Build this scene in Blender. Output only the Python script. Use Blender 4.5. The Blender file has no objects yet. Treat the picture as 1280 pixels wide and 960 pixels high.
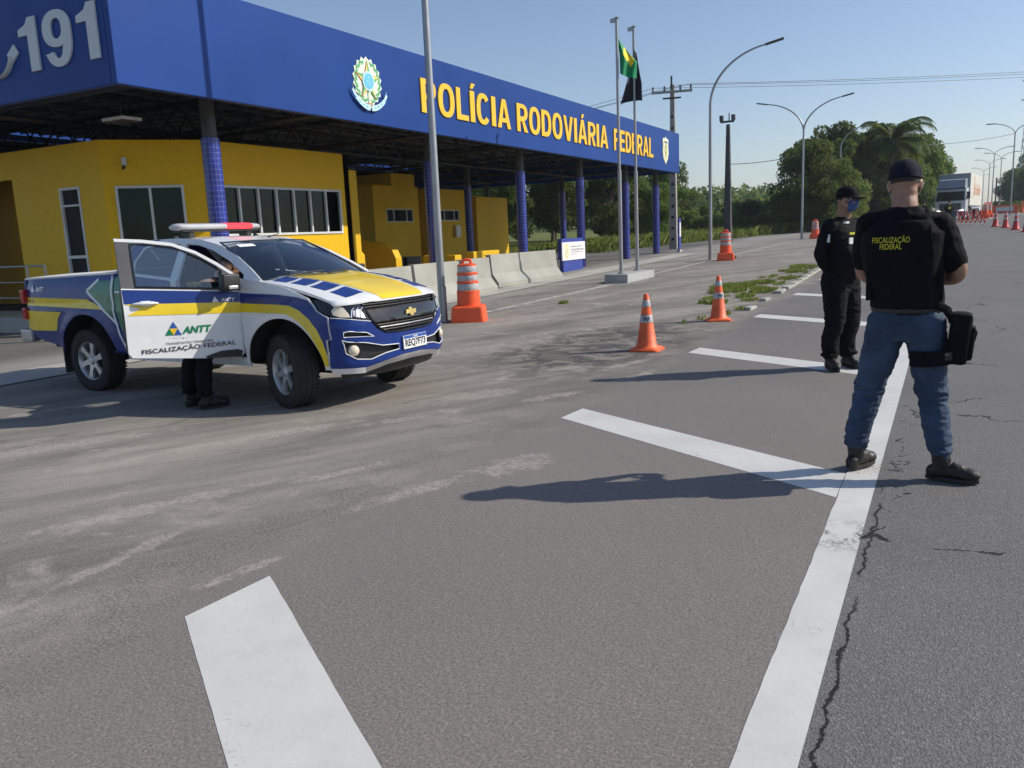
import bpy, bmesh, math, random
import numpy as np
from mathutils import Vector, Matrix, noise as mnoise
R = math.radians
scene = bpy.context.scene
COL = scene.collection

# ------------------------------------------------------------------ camera, sky, sun, exposure
CAM_H, PITCH, ROLL, YAW = 1.46, R(10.2), R(2.5), R(27.966)
cam_d = bpy.data.cameras.new('camera'); cam = bpy.data.objects.new('camera', cam_d); COL.objects.link(cam)
cam_d.sensor_width = 36; cam_d.lens = 28.97; cam_d.clip_end = 6000; cam_d.clip_start = .05
cam.matrix_world = (Matrix.Translation((0, 0, CAM_H)) @ Matrix.Rotation(YAW, 4, 'Z')
                    @ Matrix.Rotation(R(90) - PITCH, 4, 'X') @ Matrix.Rotation(-ROLL, 4, 'Z'))
scene.camera = cam
SUN_EL, SUN_AZ = R(35.5), R(30)                   # azimuth measured from +X towards +Y
w = bpy.data.worlds.new('World'); scene.world = w; w.use_nodes = True
nt = w.node_tree; bg = nt.nodes['Background']
sky = nt.nodes.new('ShaderNodeTexSky'); sky.sky_type = 'NISHITA'; sky.sun_disc = False
sky.sun_elevation = SUN_EL; sky.sun_rotation = R(90) - SUN_AZ
sky.air_density = 1.0; sky.dust_density = .65; sky.ozone_density = 1.7
tint = nt.nodes.new('ShaderNodeMix'); tint.data_type = 'RGBA'; tint.blend_type = 'MULTIPLY'; tint.inputs[0].default_value = 1; tint.inputs[7].default_value = (.99, .97, 1.025, 1)
nt.links.new(sky.outputs[0], tint.inputs[6]); nt.links.new(tint.outputs[2], bg.inputs[0]); bg.inputs[1].default_value = .13
sl = bpy.data.lights.new('sun', 'SUN'); sl.energy = 5.0; sl.angle = R(.53); sl.color = (1, .925, .80)
so = bpy.data.objects.new('sun', sl); COL.objects.link(so)
sd = Vector((math.cos(SUN_EL) * math.cos(SUN_AZ), math.cos(SUN_EL) * math.sin(SUN_AZ), math.sin(SUN_EL)))
so.rotation_euler = sd.to_track_quat('Z', 'Y').to_euler(); so.location = (10, 10, 30)
vs = scene.view_settings
vs.view_transform = 'Standard'; vs.look = 'None'; vs.gamma = 1; vs.exposure = -.04; vs.use_curve_mapping = False

# ------------------------------------------------------------------ materials
class NT:
    def __init__(s, name):
        s.m = bpy.data.materials.new(name); s.m.use_nodes = True; s.t = s.m.node_tree
        s.b = s.t.nodes['Principled BSDF']; s.out = s.t.nodes['Material Output']; s._pos = None
    def n(s, ty, **kw):
        x = s.t.nodes.new(ty)
        for k, v in kw.items(): setattr(x, k, v)
        return x
    def L(s, a, b): s.t.links.new(a, b)
    def put(s, sock, v):
        if hasattr(v, 'links') or hasattr(v, 'is_output'): s.L(v, sock)
        else: sock.default_value = v
    def pos(s, obj=False):
        if obj: return s.n('ShaderNodeTexCoord').outputs['Object']
        if s._pos is None: s._pos = s.n('ShaderNodeNewGeometry').outputs['Position']
        return s._pos
    def xyz(s, v):
        q = s.n('ShaderNodeSeparateXYZ'); s.L(v, q.inputs[0]); return q.outputs
    def math(s, op, a, b=0.0, clamp=False):
        q = s.n('ShaderNodeMath', operation=op, use_clamp=clamp); s.put(q.inputs[0], a); s.put(q.inputs[1], b); return q.outputs[0]
    def noise(s, scale, detail=4, rough=.55, vec=None, dist=0.0, scl=None):
        q = s.n('ShaderNodeTexNoise'); v = vec if vec is not None else s.pos()
        if scl:
            mp = s.n('ShaderNodeMapping', vector_type='TEXTURE'); s.L(v, mp.inputs[0]); mp.inputs['Scale'].default_value = scl[0]; mp.inputs['Rotation'].default_value = scl[1]; v = mp.outputs[0]
        s.L(v, q.inputs['Vector']); q.inputs['Scale'].default_value = scale; q.inputs['Detail'].default_value = detail
        q.inputs['Roughness'].default_value = rough; q.inputs['Distortion'].default_value = dist
        return q.outputs['Fac']
    def ramp(s, f, lo, hi, a=0.0, b=1.0, smooth=False):
        q = s.n('ShaderNodeMapRange', clamp=True)
        if smooth: q.interpolation_type = 'SMOOTHSTEP'
        s.put(q.inputs[0], f)
        for i, v in enumerate((lo, hi, a, b)): q.inputs[i + 1].default_value = v
        return q.outputs[0]
    def mix(s, f, a, b, mode='MIX'):
        q = s.n('ShaderNodeMix', data_type='RGBA', blend_type=mode)
        s.put(q.inputs[0], f)
        for i, v in ((6, a), (7, b)):
            if isinstance(v, tuple): v = v + (1,) if len(v) == 3 else v
            s.put(q.inputs[i], v)
        return q.outputs[2]
    def vor(s, scale, feature='F1', vec=None, rnd=1.0):
        q = s.n('ShaderNodeTexVoronoi', feature=feature); s.L(vec if vec is not None else s.pos(), q.inputs['Vector'])
        q.inputs['Scale'].default_value = scale; q.inputs['Randomness'].default_value = rnd; return q.outputs
    def bump(s, h, strength=.3, dist=.01):
        q = s.n('ShaderNodeBump'); s.L(h, q.inputs['Height']); q.inputs['Strength'].default_value = strength; q.inputs['Distance'].default_value = dist
        s.L(q.outputs[0], s.b.inputs['Normal'])
    def col(s, v): s.put(s.b.inputs['Base Color'], v + (1,) if isinstance(v, tuple) else v)
    def set(s, rough=None, metal=None, spec=None, coat=None):
        if rough is not None: s.put(s.b.inputs['Roughness'], rough)
        if metal is not None: s.b.inputs['Metallic'].default_value = metal
        if spec is not None: s.b.inputs['Specular IOR Level'].default_value = spec
        if coat is not None: s.b.inputs['Coat Weight'].default_value = coat; s.b.inputs['Coat Roughness'].default_value = .08
        return s.m

def simple(name, c, rough=.6, metal=0, spec=.5, coat=None, var=.12, vscale=3.0, bump=0, bscale=40):
    """one base colour with faint large-scale wear and a bit of roughness variation"""
    t = NT(name); p = t.pos(True)
    f = t.noise(vscale, 5, .6, p)
    t.col(t.mix(t.ramp(f, .3, .7), tuple(max(0, x * (1 - var)) for x in c), tuple(min(1, x * (1 + var)) for x in c)))
    t.set(t.ramp(t.noise(vscale * 2.3, 3, .5, p), .3, .7, max(.03, rough - .06), min(1, rough + .06)), metal, spec, coat)
    if bump: t.bump(t.noise(bscale, 3, .6, p), bump)
    return t.m

M = {}
M['white_paint'] = simple('white_car_paint', (.74, .76, .78), .3, coat=.6, var=.05)
M['blue_paint'] = simple('blue_car_paint', (.009, .034, .20), .32, spec=.3, coat=.25, var=.12)
M['yellow_paint'] = simple('yellow_car_film', (.80, .58, .012), .35, coat=.4, var=.08)
M['green_paint'] = simple('green_car_film', (.0, .16, .075), .35, coat=.4, var=.08)
M['white_film'] = simple('white_film', (.78, .8, .82), .4, var=.04)
M['ink'] = simple('dark_ink', (.035, .035, .05), .5, var=.1)
M['ink_grey'] = simple('grey_ink', (.22, .23, .25), .5, var=.1)
M['ink_blue'] = simple('blue_ink', (.03, .10, .38), .4)
M['ink_yellow'] = simple('yellow_ink', (.8, .52, .02), .4)
M['ink_green'] = simple('green_ink', (.0, .2, .08), .4)
M['black_plastic'] = simple('black_plastic', (.018, .018, .02), .45)
M['gloss_black'] = simple('gloss_black', (.012, .013, .016), .12, coat=.5)
M['grey_frame'] = simple('door_frame_grey', (.10, .10, .11), .5)
M['dark'] = simple('dark_interior', (.012, .012, .013), .8)
M['seat'] = simple('seat_fabric', (.03, .03, .033), .9, bump=.2)
M['rubber'] = simple('tyre_rubber', (.022, .021, .02), .85, bump=.3, bscale=25)
M['alloy'] = simple('alloy', (.50, .51, .53), .35, metal=.6)
M['chrome'] = simple('chrome', (.75, .75, .76), .15, metal=1)
M['gold'] = simple('gold_emblem', (.75, .55, .18), .25, metal=.8)
M['silver'] = simple('silver_bumper', (.42, .42, .43), .35, metal=.6)
M['galv'] = simple('galvanised_steel', (.34, .36, .38), .42, metal=.55, var=.15, vscale=1.2)
M['steel_dark'] = simple('dark_steel', (.05, .05, .055), .6, var=.3)
M['truss'] = simple('truss_steel', (.05, .052, .06), .55, metal=.3)
M['roof_sheet'] = simple('roof_sheet', (.17, .175, .18), .5, metal=.3)
M['orange'] = simple('orange_plastic', (.85, .11, .03), .42, var=.14, vscale=4)
M['orange_dirty'] = simple('orange_cone_plastic', (.82, .13, .035), .5, var=.28, vscale=7)
M['red_plastic'] = simple('red_orange_plastic', (.60, .05, .03), .5)
M['sign_white'] = simple('sign_white', (.74, .75, .74), .5, var=.04)
M['sign_blue'] = simple('sign_blue', (.03, .055, .30), .45)
M['fascia_blue'] = simple('fascia_blue', (.013, .052, .235), .42, spec=.15, var=.12, vscale=.35)
M['fascia_yellow'] = simple('fascia_letter_yellow', (.86, .50, .02), .45, var=.04)
M['fascia_grey'] = simple('fascia_letter_grey', (.55, .6, .62), .5, var=.03)
M['frame_white'] = simple('window_frame', (.60, .62, .62), .5)
M['concrete_pole'] = simple('concrete_pole', (.30, .29, .27), .85, var=.2, bump=.2)
M['kerb'] = simple('kerb_concrete', (.42, .41, .38), .9, var=.25, vscale=2, bump=.4)
M['stone'] = simple('broken_kerb_stone', (.36, .35, .315), .9, var=.3, vscale=4, bump=.4)
M['skin'] = simple('skin', (.33, .18, .12), .5, var=.08, vscale=6)
M['skin_dark'] = simple('skin_brown', (.27, .135, .09), .5, var=.08, vscale=6)
M['hair'] = simple('short_hair', (.03, .024, .02), .8, bump=.4, bscale=200)
M['black_cloth'] = simple('black_cloth', (.0045, .005, .007), .9, spec=.2, var=.3, vscale=9, bump=.25, bscale=300)
M['vest'] = simple('vest_cloth', (.0035, .004, .006), .85, spec=.2, var=.3, vscale=7, bump=.3, bscale=220)
M['navy'] = simple('navy_cap', (.008, .010, .022), .85, spec=.25, var=.2, bump=.3, bscale=260)
M['boot'] = simple('black_leather', (.008, .0075, .007), .55, var=.35, vscale=14, bump=.3, bscale=60)
M['sole'] = simple('boot_sole', (.02, .02, .02), .8)
M['mask_blue'] = simple('face_mask_blue', (.04, .075, .22), .8)
M['mask_white'] = simple('face_mask_white', (.6, .6, .62), .8)
M['text_yellow'] = simple('yellow_print', (.62, .60, .03), .6, var=.04)
M['bark'] = simple('bark', (.10, .075, .055), .9, var=.35, vscale=3, bump=.6, bscale=10)
M['truck_white'] = simple('truck_white', (.62, .64, .68), .35, coat=.3)
M['truck_blue'] = simple('truck_blue', (.05, .08, .2), .4)
M['trailer'] = simple('trailer_white', (.68, .67, .62), .5, var=.06, vscale=1)
M['trailer_front'] = simple('trailer_front_grey', (.27, .30, .35), .5)
M['wire'] = simple('wire', (.03, .03, .03), .6)
M['flag_green'] = simple('flag_green', (.0, .26, .10), .7)
M['flag_yellow'] = simple('flag_yellow', (.85, .68, .02), .7)
M['flag_blue'] = simple('flag_blue', (.02, .03, .2), .7)
M['flag_black'] = simple('flag_black', (.008, .009, .02), .8)
M['em_white'] = simple('emblem_cream', (.72, .78, .66), .5, var=.03)
M['em_green'] = simple('emblem_green', (.10, .42, .17), .5)
M['em_blue'] = simple('emblem_sky_blue', (.12, .50, .78), .5)
M['em_pale'] = simple('emblem_pale_blue', (.50, .72, .80), .5)
M['em_yellow'] = simple('emblem_yellow', (.85, .66, .18), .5)
M['em_red'] = simple('emblem_red', (.6, .22, .08), .5)
M['em_gold'] = simple('emblem_dull_gold', (.45, .42, .12), .5)
M['blockgrey'] = simple('painted_grey_block', (.36, .37, .37), .8, var=.15, bump=.3)

def jeans():
    t = NT('blue_denim'); p = t.pos(True)
    f = t.noise(3.2, 4, .6, p); g = t.noise(420, 2, .5, p)
    c = t.mix(t.ramp(f, .35, .72), (.012, .028, .068), (.060, .105, .18))
    c = t.mix(t.ramp(g, .3, .7, 0, .35), c, (.01, .02, .05))
    t.col(c); t.bump(t.noise(260, 2, .5, p), .3); M['denim'] = t.set(.85)
jeans()

def glass(name, tint, gloss=.10, gcol=(.9, .95, 1, 1)):
    t = NT(name); t.t.nodes.remove(t.b)
    tr = t.n('ShaderNodeBsdfTransparent'); tr.inputs[0].default_value = tint + (1,)
    gl = t.n('ShaderNodeBsdfGlossy'); gl.inputs['Roughness'].default_value = .02; gl.inputs[0].default_value = gcol
    fr = t.n('ShaderNodeFresnel'); fr.inputs[0].default_value = 1.5
    mx = t.n('ShaderNodeMixShader'); t.L(t.math('ADD', t.math('MULTIPLY', fr.outputs[0], 1.3), gloss, True), mx.inputs[0])
    t.L(tr.outputs[0], mx.inputs[1]); t.L(gl.outputs[0], mx.inputs[2]); t.L(mx.outputs[0], t.out.inputs[0])
    M[name] = t.m
glass('car_glass', (.70, .80, .83), .05)
glass('windshield_glass', (.80, .86, .86), .03)
glass('pane_glass', (.26, .40, .36), .0, (.28, .36, .38, 1))
M['curtain'] = simple('curtain', (.30, .34, .30), .9)
glass('lamp_glass', (.8, .82, .85), .1)
def winglass():
    t = NT('building_glass'); t.col((.006, .014, .015)); M['building_glass'] = t.set(.07, spec=.35)
winglass()
def emis(name, c, s, base=(.5, .1, .1)):
    t = NT(name); t.col(base); t.b.inputs['Emission Color'].default_value = c + (1,); t.b.inputs['Emission Strength'].default_value = s; M[name] = t.set(.3)
emis('red_beacon', (1, .06, .07), 1.1, (.5, .02, .03))
emis('lamp_lit', (1, .93, .85), 3.0, (.8, .8, .8))
M['red_lens'] = simple('red_lens', (.42, .01, .012), .15, coat=.6)
M['clear_lens'] = simple('clear_lens', (.55, .55, .56), .12, coat=.8)
M['lens_warm'] = simple('warm_lens', (.75, .66, .52), .12, coat=.8)

def reflective_band():
    t = NT('reflective_band'); p = t.pos(True)
    c = t.mix(t.ramp(t.noise(25, 4, .6, p), .35, .6), (.30, .31, .32), (.50, .51, .52)); t.col(c); M['band'] = t.set(.35)
reflective_band()

def tiles(name, c1, grout, size, rough=.25, vary=.25):
    """small square wall tiles: u runs along the wall, v is height; grout lines by maths on position"""
    t = NT(name); o = t.xyz(t.pos(True))
    def line(v):
        fr = t.math('FRACT', t.math('DIVIDE', v, size)); d = t.math('MINIMUM', fr, t.math('SUBTRACT', 1.0, fr)); return t.ramp(d, .03, .07)
    geo = t.n('ShaderNodeNewGeometry'); nn = t.xyz(geo.outputs['Normal'])
    u = t.math('ADD', t.math('MULTIPLY', o[0], t.ramp(t.math('ABSOLUTE', nn[1]), .6, .7)), t.math('MULTIPLY', o[1], t.ramp(t.math('ABSOLUTE', nn[1]), .6, .7, 1, 0)))
    f = t.math('MULTIPLY', line(u), line(o[2]))
    cell = t.n('ShaderNodeTexWhiteNoise'); cx = t.n('ShaderNodeCombineXYZ')
    t.L(t.math('FLOOR', t.math('DIVIDE', u, size)), cx.inputs[0]); t.L(t.math('FLOOR', t.math('DIVIDE', o[2], size)), cx.inputs[1]); t.L(cx.outputs[0], cell.inputs['Vector'])
    a = tuple(x * (1 - vary) for x in c1)
    c = t.mix(cell.outputs['Value'], a, c1); t.col(t.mix(f, grout, c)); t.bump(f, .25, .003)
    M[name] = t.set(rough, spec=.2)
tiles('yellow_tiles', (.78, .475, .012), (.70, .425, .016), .075, .5, .07)
def yellow_wall():
    t = NT('yellow_wall'); t.col(t.mix(t.ramp(t.noise(.8, 5, .6), .3, .7), (.68, .41, .010), (.76, .475, .014))); t.bump(t.noise(60, 3), .15); M['yellow_wall'] = t.set(.6, spec=.3)
yellow_wall()
def blue_tiles():
    t = NT('blue_tiles'); o = t.xyz(t.pos(True))
    ang = t.n('ShaderNodeMath', operation='ARCTAN2'); t.L(o[1], ang.inputs[0]); t.L(o[0], ang.inputs[1])
    def line(v, k):
        fr = t.math('FRACT', t.math('MULTIPLY', v, k)); d = t.math('MINIMUM', fr, t.math('SUBTRACT', 1.0, fr)); return t.ramp(d, .035, .08)
    u = t.math('ADD', ang.outputs[0], 3.1416)
    f = t.math('MULTIPLY', line(u, 14 / 6.2832), line(o[2], 10.5))
    cell = t.n('ShaderNodeTexWhiteNoise'); cx = t.n('ShaderNodeCombineXYZ')
    t.L(t.math('FLOOR', t.math('MULTIPLY', u, 14 / 6.2832)), cx.inputs[0]); t.L(t.math('FLOOR', t.math('MULTIPLY', o[2], 10.5)), cx.inputs[1]); t.L(cx.outputs[0], cell.inputs['Vector'])
    t.col(t.mix(f, (.12, .15, .42), t.mix(cell.outputs['Value'], (.010, .020, .18), (.020, .034, .30)))); t.bump(f, .3, .004)
    M['blue_tiles'] = t.set(.22, spec=.5)
blue_tiles()

# --- ground materials (all in world metres; +Y runs along the road, the main carriageway is at x > -0.4)
def asphalt(name, kind):
    t = NT(name); p = t.pos(); o = t.xyz(p)
    wobn = t.noise(5.5, 6, .7); fine = t.noise(95, 3, .7); mid = t.noise(9, 5, .65); big = t.noise(.55, 5, .6)
    st = t.vor(110)                                         # aggregate grains
    grain = t.ramp(st['Distance'], .1, .6)
    rnd = t.n('ShaderNodeSeparateColor'); t.L(st['Color'], rnd.inputs[0])
    light = t.math('MULTIPLY', t.ramp(rnd.outputs[0], .78, .95), t.ramp(st['Distance'], .42, .28))
    if kind == 'road':
        c = t.mix(t.ramp(big, .3, .7), (.135, .131, .129), (.185, .18, .175))
        c = t.mix(t.ramp(mid, .3, .75, 0, .35), c, (.21, .205, .20))
        c = t.mix(t.ramp(fine, .32, .66, .68, 0), c, (.05, .049, .05)); c = t.mix(t.ramp(t.noise(55, 4, .75), .52, .70, 0, .35), c, (.36, .355, .34))
        c = t.mix(t.math('MULTIPLY', light, t.ramp(t.noise(13, 3), .35, .7, .2, .8)), c, (.38, .37, .355))
        # cracks, running in bands, wide cells broken up by a noise mask
        wv = t.n('ShaderNodeVectorMath', operation='ADD'); t.L(p, wv.inputs[0])
        nz = t.n('ShaderNodeTexNoise'); t.L(p, nz.inputs[0]); nz.inputs['Scale'].default_value = 5; nz.inputs['Detail'].default_value = 6
        sc = t.n('ShaderNodeVectorMath', operation='SCALE'); t.L(nz.outputs['Color'], sc.inputs[0]); sc.inputs['Scale'].default_value = .35; t.L(sc.outputs[0], wv.inputs[1])
        cr = t.vor(.42, 'DISTANCE_TO_EDGE', wv.outputs[0])['Distance']
        wdt = t.ramp(t.noise(2.3, 3), .45, .62, 0, .007)
        crm = t.math('MULTIPLY', t.math('LESS_THAN', cr, wdt), t.ramp(t.noise(30, 3), .38, .48))
        c = t.mix(crm, c, (.012, .011, .011))
        # crack hugging the edge line
        xe = t.math('ADD', o[0], t.math('MULTIPLY', t.math('SUBTRACT', t.noise(7, 6, .7), .5), .10))
        dd = t.math('ABSOLUTE', t.math('SUBTRACT', xe, -.262)); ec = t.math('MULTIPLY', t.ramp(dd, .004, .009, 1, 0), t.ramp(t.noise(1.7, 2), .36, .44))
        ec = t.math('MULTIPLY', ec, t.ramp(o[1], 4.6, 5.4, 1, 0))
        c = t.mix(ec, c, (.01, .009, .009))
        h = t.math('ADD', t.math('MULTIPLY', fine, .6), t.math('MULTIPLY', grain, -.5)); t.col(c); t.bump(h, .55, .006); M[name] = t.set(.82, spec=.35)
        return
    # lot and shoulder in one sheet: the shoulder is smoother and darker, the lot worn and dusty
    fr = t.math('ADD', o[0], t.math('MULTIPLY', t.math('SUBTRACT', t.noise(1.4, 5, .65), .5), .9))
    edge = t.ramp(fr, -2.95, -2.55)                                       # 1 on the shoulder
    nearblend = t.ramp(o[1], 4.0, 9.0)                                    # nearer the camera the two merge softly
    soft = t.ramp(fr, -3.35, -2.5, smooth=True)
    sh = t.n('ShaderNodeMix', data_type='FLOAT'); t.L(nearblend, sh.inputs[0]); t.L(soft, sh.inputs[2]); t.L(edge, sh.inputs[3]); sh = sh.outputs[0]
    c_sh = t.mix(t.ramp(o[1], 4, 13), (.212, .192, .180), (.130, .130, .134))
    c_sh = t.mix(t.ramp(big, .3, .7, 0, .5), c_sh, (.265, .238, .22))
    # worn lot: streaks dragged along the way vehicles pull in, pale dust, dark patches of old tar
    stk = t.noise(.8, 6, .62, scl=((2.6, .62, 1), (0, 0, R(64))), dist=.4)
    stk2 = t.noise(2.6, 5, .6, scl=((4.5, .6, 1), (0, 0, R(58))))
    lot = t.mix(t.ramp(stk, .30, .66), (.150, .139, .126), (.39, .36, .315))
    lot = t.mix(t.ramp(stk2, .45, .70, 0, .45), lot, (.115, .106, .098))
    dust = t.math('MULTIPLY', t.ramp(t.noise(1.15, 7, .66, dist=.8), .56, .68), t.ramp(t.noise(6, 4), .35, .6))
    lot = t.mix(t.math('MULTIPLY', dust, .8), lot, (.50, .46, .41))
    tar = t.math('MULTIPLY', t.ramp(t.noise(.75, 6, .7, dist=.6, scl=((1.7, .8, 1), (0, 0, R(50)))), .60, .70), t.ramp(mid, .3, .55))
    lot = t.mix(t.math('MULTIPLY', tar, .8), lot, (.070, .067, .065))
    lot = t.mix(t.math('MULTIPLY', t.ramp(t.noise(2.2, 7, .7, dist=1.2, scl=((2.0, .6, 1), (0, 0, R(70)))), .58, .66), .55), lot, (.10, .095, .09))
    # paler concrete strip in front of the posts
    cstrip = t.math('MULTIPLY', t.ramp(t.math('ADD', o[0], t.math('MULTIPLY', mid, .25)), -8.95, -8.75, 1, 0), t.ramp(t.noise(.6, 4), .35, .55))
    lot = t.mix(t.math('MULTIPLY', cstrip, .6), lot, (.36, .35, .33))
    # broken surface by the two cones: dark, coarse
    wx = t.math('POWER', t.math('DIVIDE', t.math('SUBTRACT', o[0], -3.9), 1.25), 2.0); wy = t.math('POWER', t.math('DIVIDE', t.math('SUBTRACT', o[1], 10.0), 2.4), 2.0)
    brk = t.math('MULTIPLY', t.ramp(t.math('ADD', wx, wy), .4, 1.5, 1, 0), t.ramp(t.noise(2.6, 7, .72, dist=.8), .44, .54))
    lot = t.mix(t.math('MULTIPLY', brk, .92), lot, (.050, .048, .047))
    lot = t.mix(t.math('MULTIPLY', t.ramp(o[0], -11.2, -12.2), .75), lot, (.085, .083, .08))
    c = t.mix(sh, lot, c_sh)
    # coarse gritty rim where the smoother shoulder begins
    rim = t.math('MULTIPLY', t.ramp(t.math('ABSOLUTE', t.math('ADD', fr, 3.05)), .10, .38, 1, 0), t.ramp(t.noise(3.1, 5, .7), .42, .56))
    c = t.mix(t.math('MULTIPLY', rim, .6), c, t.mix(t.ramp(t.noise(70, 3, .8), .42, .58), (.045, .042, .04), (.34, .31, .28)))
    # sandy residue left in shallow dips
    for k, (px, py, ra, rb, an) in enumerate([(-2.44, 4.51, .34, .17, 66), (-3.15, 6.71, .3, .12, 60), (-3.85, 6.6, .45, .2, 55), (-2.75, 3.84, .42, .09, 70), (-2.8, 2.55, .24, .05, 75), (-3.5, 2.45, .5, .06, 96), (-4.0, 3.1, .8, .10, 66), (-3.1, 8.6, .6, .08, 74), (-3.4, 4.04, .4, .07, 66), (-6.1, 3.8, .9, .15, 58), (-4.7, 4.6, .8, .12, 60), (-3.9, 5.6, .6, .1, 62), (-2.75, 7.9, .5, .08, 80), (-5.3, 9.6, 1.2, .3, 62), (-6.3, 13.4, 1.6, .4, 75), (-5.2, 16.8, 1.8, .5, 80)]):
        dx_, dy_ = t.math('SUBTRACT', o[0], px), t.math('SUBTRACT', o[1], py); ca, sa = math.cos(R(an)), math.sin(R(an))
        uu = t.math('DIVIDE', t.math('ADD', t.math('MULTIPLY', dx_, ca), t.math('MULTIPLY', dy_, sa)), ra); vv = t.math('DIVIDE', t.math('SUBTRACT', t.math('MULTIPLY', dy_, ca), t.math('MULTIPLY', dx_, sa)), rb)
        q = t.math('ADD', t.math('ADD', t.math('MULTIPLY', uu, uu), t.math('MULTIPLY', vv, vv)), t.math('MULTIPLY', t.math('SUBTRACT', wobn, .5), 6.0)); mk = q if k == 0 else t.math('MINIMUM', mk, q)
    c = t.mix(t.math('MULTIPLY', t.math('MULTIPLY', t.ramp(mk, .2, 1.1, 1, 0), t.ramp(t.noise(24, 4, .7), .36, .56)), .7), c, (.48, .44, .395))
    # pale scuffs near the camera
    sc = t.math('MULTIPLY', t.ramp(t.noise(1.9, 6, .6, dist=.5), .64, .72), t.ramp(sh, .85, .4, 0, 1))
    c = t.mix(t.math('MULTIPLY', sc, .55), c, (.44, .40, .36))
    c = t.mix(t.ramp(fine, .32, .62, .62, 0), c, (.05, .047, .044)); c = t.mix(t.ramp(t.noise(60, 4, .75), .52, .70, 0, .35), c, (.42, .39, .36))
    c = t.mix(t.math('MULTIPLY', light, t.ramp(t.noise(13, 3), .35, .7, .1, .6)), c, (.42, .40, .37))
    t.col(c)
    h = t.math('ADD', t.math('ADD', t.math('MULTIPLY', fine, .5), t.math('MULTIPLY', mid, 1.2)), t.math('MULTIPLY', brk, t.noise(22, 4)))
    t.bump(h, .5, .008); M[name] = t.set(.86, spec=.3)
asphalt('road_asphalt', 'road'); asphalt('lot_asphalt', 'lot')

def marking():
    t = NT('road_paint'); p = t.pos()
    f = t.noise(7, 7, .72); g = t.noise(48, 4, .7); q = t.noise(1.5, 4)
    c = t.mix(t.ramp(q, .3, .7), (.53, .53, .515), (.63, .63, .61))
    c = t.mix(t.ramp(f, .48, .72, 0, .3), c, (.42, .41, .39))
    chip = t.math('MULTIPLY', t.ramp(g, .56, .60), t.ramp(t.noise(1.3, 5, .65), .56, .64)); o_ = t.xyz(p)
    e1 = t.ramp(t.math('ABSOLUTE', t.math('SUBTRACT', o_[1], 3.98)), .05, .26, 1, 0); chip = t.math('MAXIMUM', chip, t.math('MULTIPLY', e1, t.math('MULTIPLY', t.ramp(g, .47, .52), t.ramp(t.noise(9, 3), .46, .54))))
    c = t.mix(chip, c, (.13, .125, .12)); t.col(c); t.bump(g, .35, .003); M['paint'] = t.set(.6)
    t = NT('worn_road_paint')
    f = t.noise(6, 7, .7); c = t.mix(t.ramp(f, .40, .56), (.20, .19, .18), (.52, .51, .49)); t.col(c); M['paint_worn'] = t.set(.75)
marking()
def grassm():
    t = NT('grass_ground'); 
    c = t.mix(t.ramp(t.noise(.25, 6, .6), .3, .7), (.10, .13, .035), (.22, .22, .075))
    c = t.mix(t.ramp(t.noise(4, 6, .7), .35, .7, 0, .7), c, (.055, .09, .02)); t.col(c); t.bump(t.noise(9, 5), .6, .05); M['grass_ground'] = t.set(.95, spec=.1)
grassm()
def concrete():
    t = NT('concrete'); 
    c = t.mix(t.ramp(t.noise(.9, 6, .6), .3, .7), (.34, .33, .30), (.46, .45, .41)); c = t.mix(t.ramp(t.noise(12, 5, .7), .5, .75, 0, .4), c, (.22, .21, .19))
    t.col(c); t.bump(t.noise(35, 4), .3, .005); M['concrete'] = t.set(.88, spec=.25)
    t = NT('barrier_concrete')
    c = t.mix(t.ramp(t.noise(1.1, 5, .6), .3, .7), (.28, .28, .25), (.38, .38, .34)); t.col(c); t.bump(t.noise(30, 4), .2, .004); M['barrier'] = t.set(.85)
concrete()
def leafm(name, c1, c2, c3, trans=.42):
    t = NT(name); g = t.n('ShaderNodeNewGeometry'); oi = t.n('ShaderNodeObjectInfo')
    r = t.math('FRACT', t.math('ADD', g.outputs['Random Per Island'], t.math('MULTIPLY', oi.outputs['Random'], .37)))
    c = t.mix(t.ramp(r, 0, .6), c1, c2); c = t.mix(t.ramp(r, .8, 1, 0, .8), c, c3)
    h = t.n('ShaderNodeHueSaturation'); t.L(c, h.inputs['Color']); t.L(t.ramp(oi.outputs['Random'], 0, 1, 1.0, 1.65), h.inputs['Value']); t.L(t.ramp(oi.outputs['Random'], 0, 1, .475, .515), h.inputs['Hue'])
    t.col(h.outputs[0]); t.set(.6, spec=.12)
    tl = t.n('ShaderNodeBsdfTranslucent'); t.L(t.mix(.5, h.outputs[0], (.30, .38, .05)), tl.inputs[0])
    mx = t.n('ShaderNodeMixShader'); mx.inputs[0].default_value = trans
    t.L(t.b.outputs[0], mx.inputs[1]); t.L(tl.outputs[0], mx.inputs[2]); t.L(mx.outputs[0], t.out.inputs[0]); M[name] = t.m
leafm('leaf_dark', (.018, .036, .012), (.036, .068, .020), (.07, .10, .03))
leafm('leaf_mid', (.032, .070, .015), (.075, .135, .028), (.13, .18, .045))
leafm('leaf_pale', (.06, .10, .03), (.12, .165, .05), (.17, .20, .08))
leafm('leaf_far', (.045, .078, .03), (.075, .125, .045), (.12, .16, .06), .3)
leafm('grass_blade', (.075, .115, .025), (.15, .19, .05), (.30, .27, .13), .3)

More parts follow.
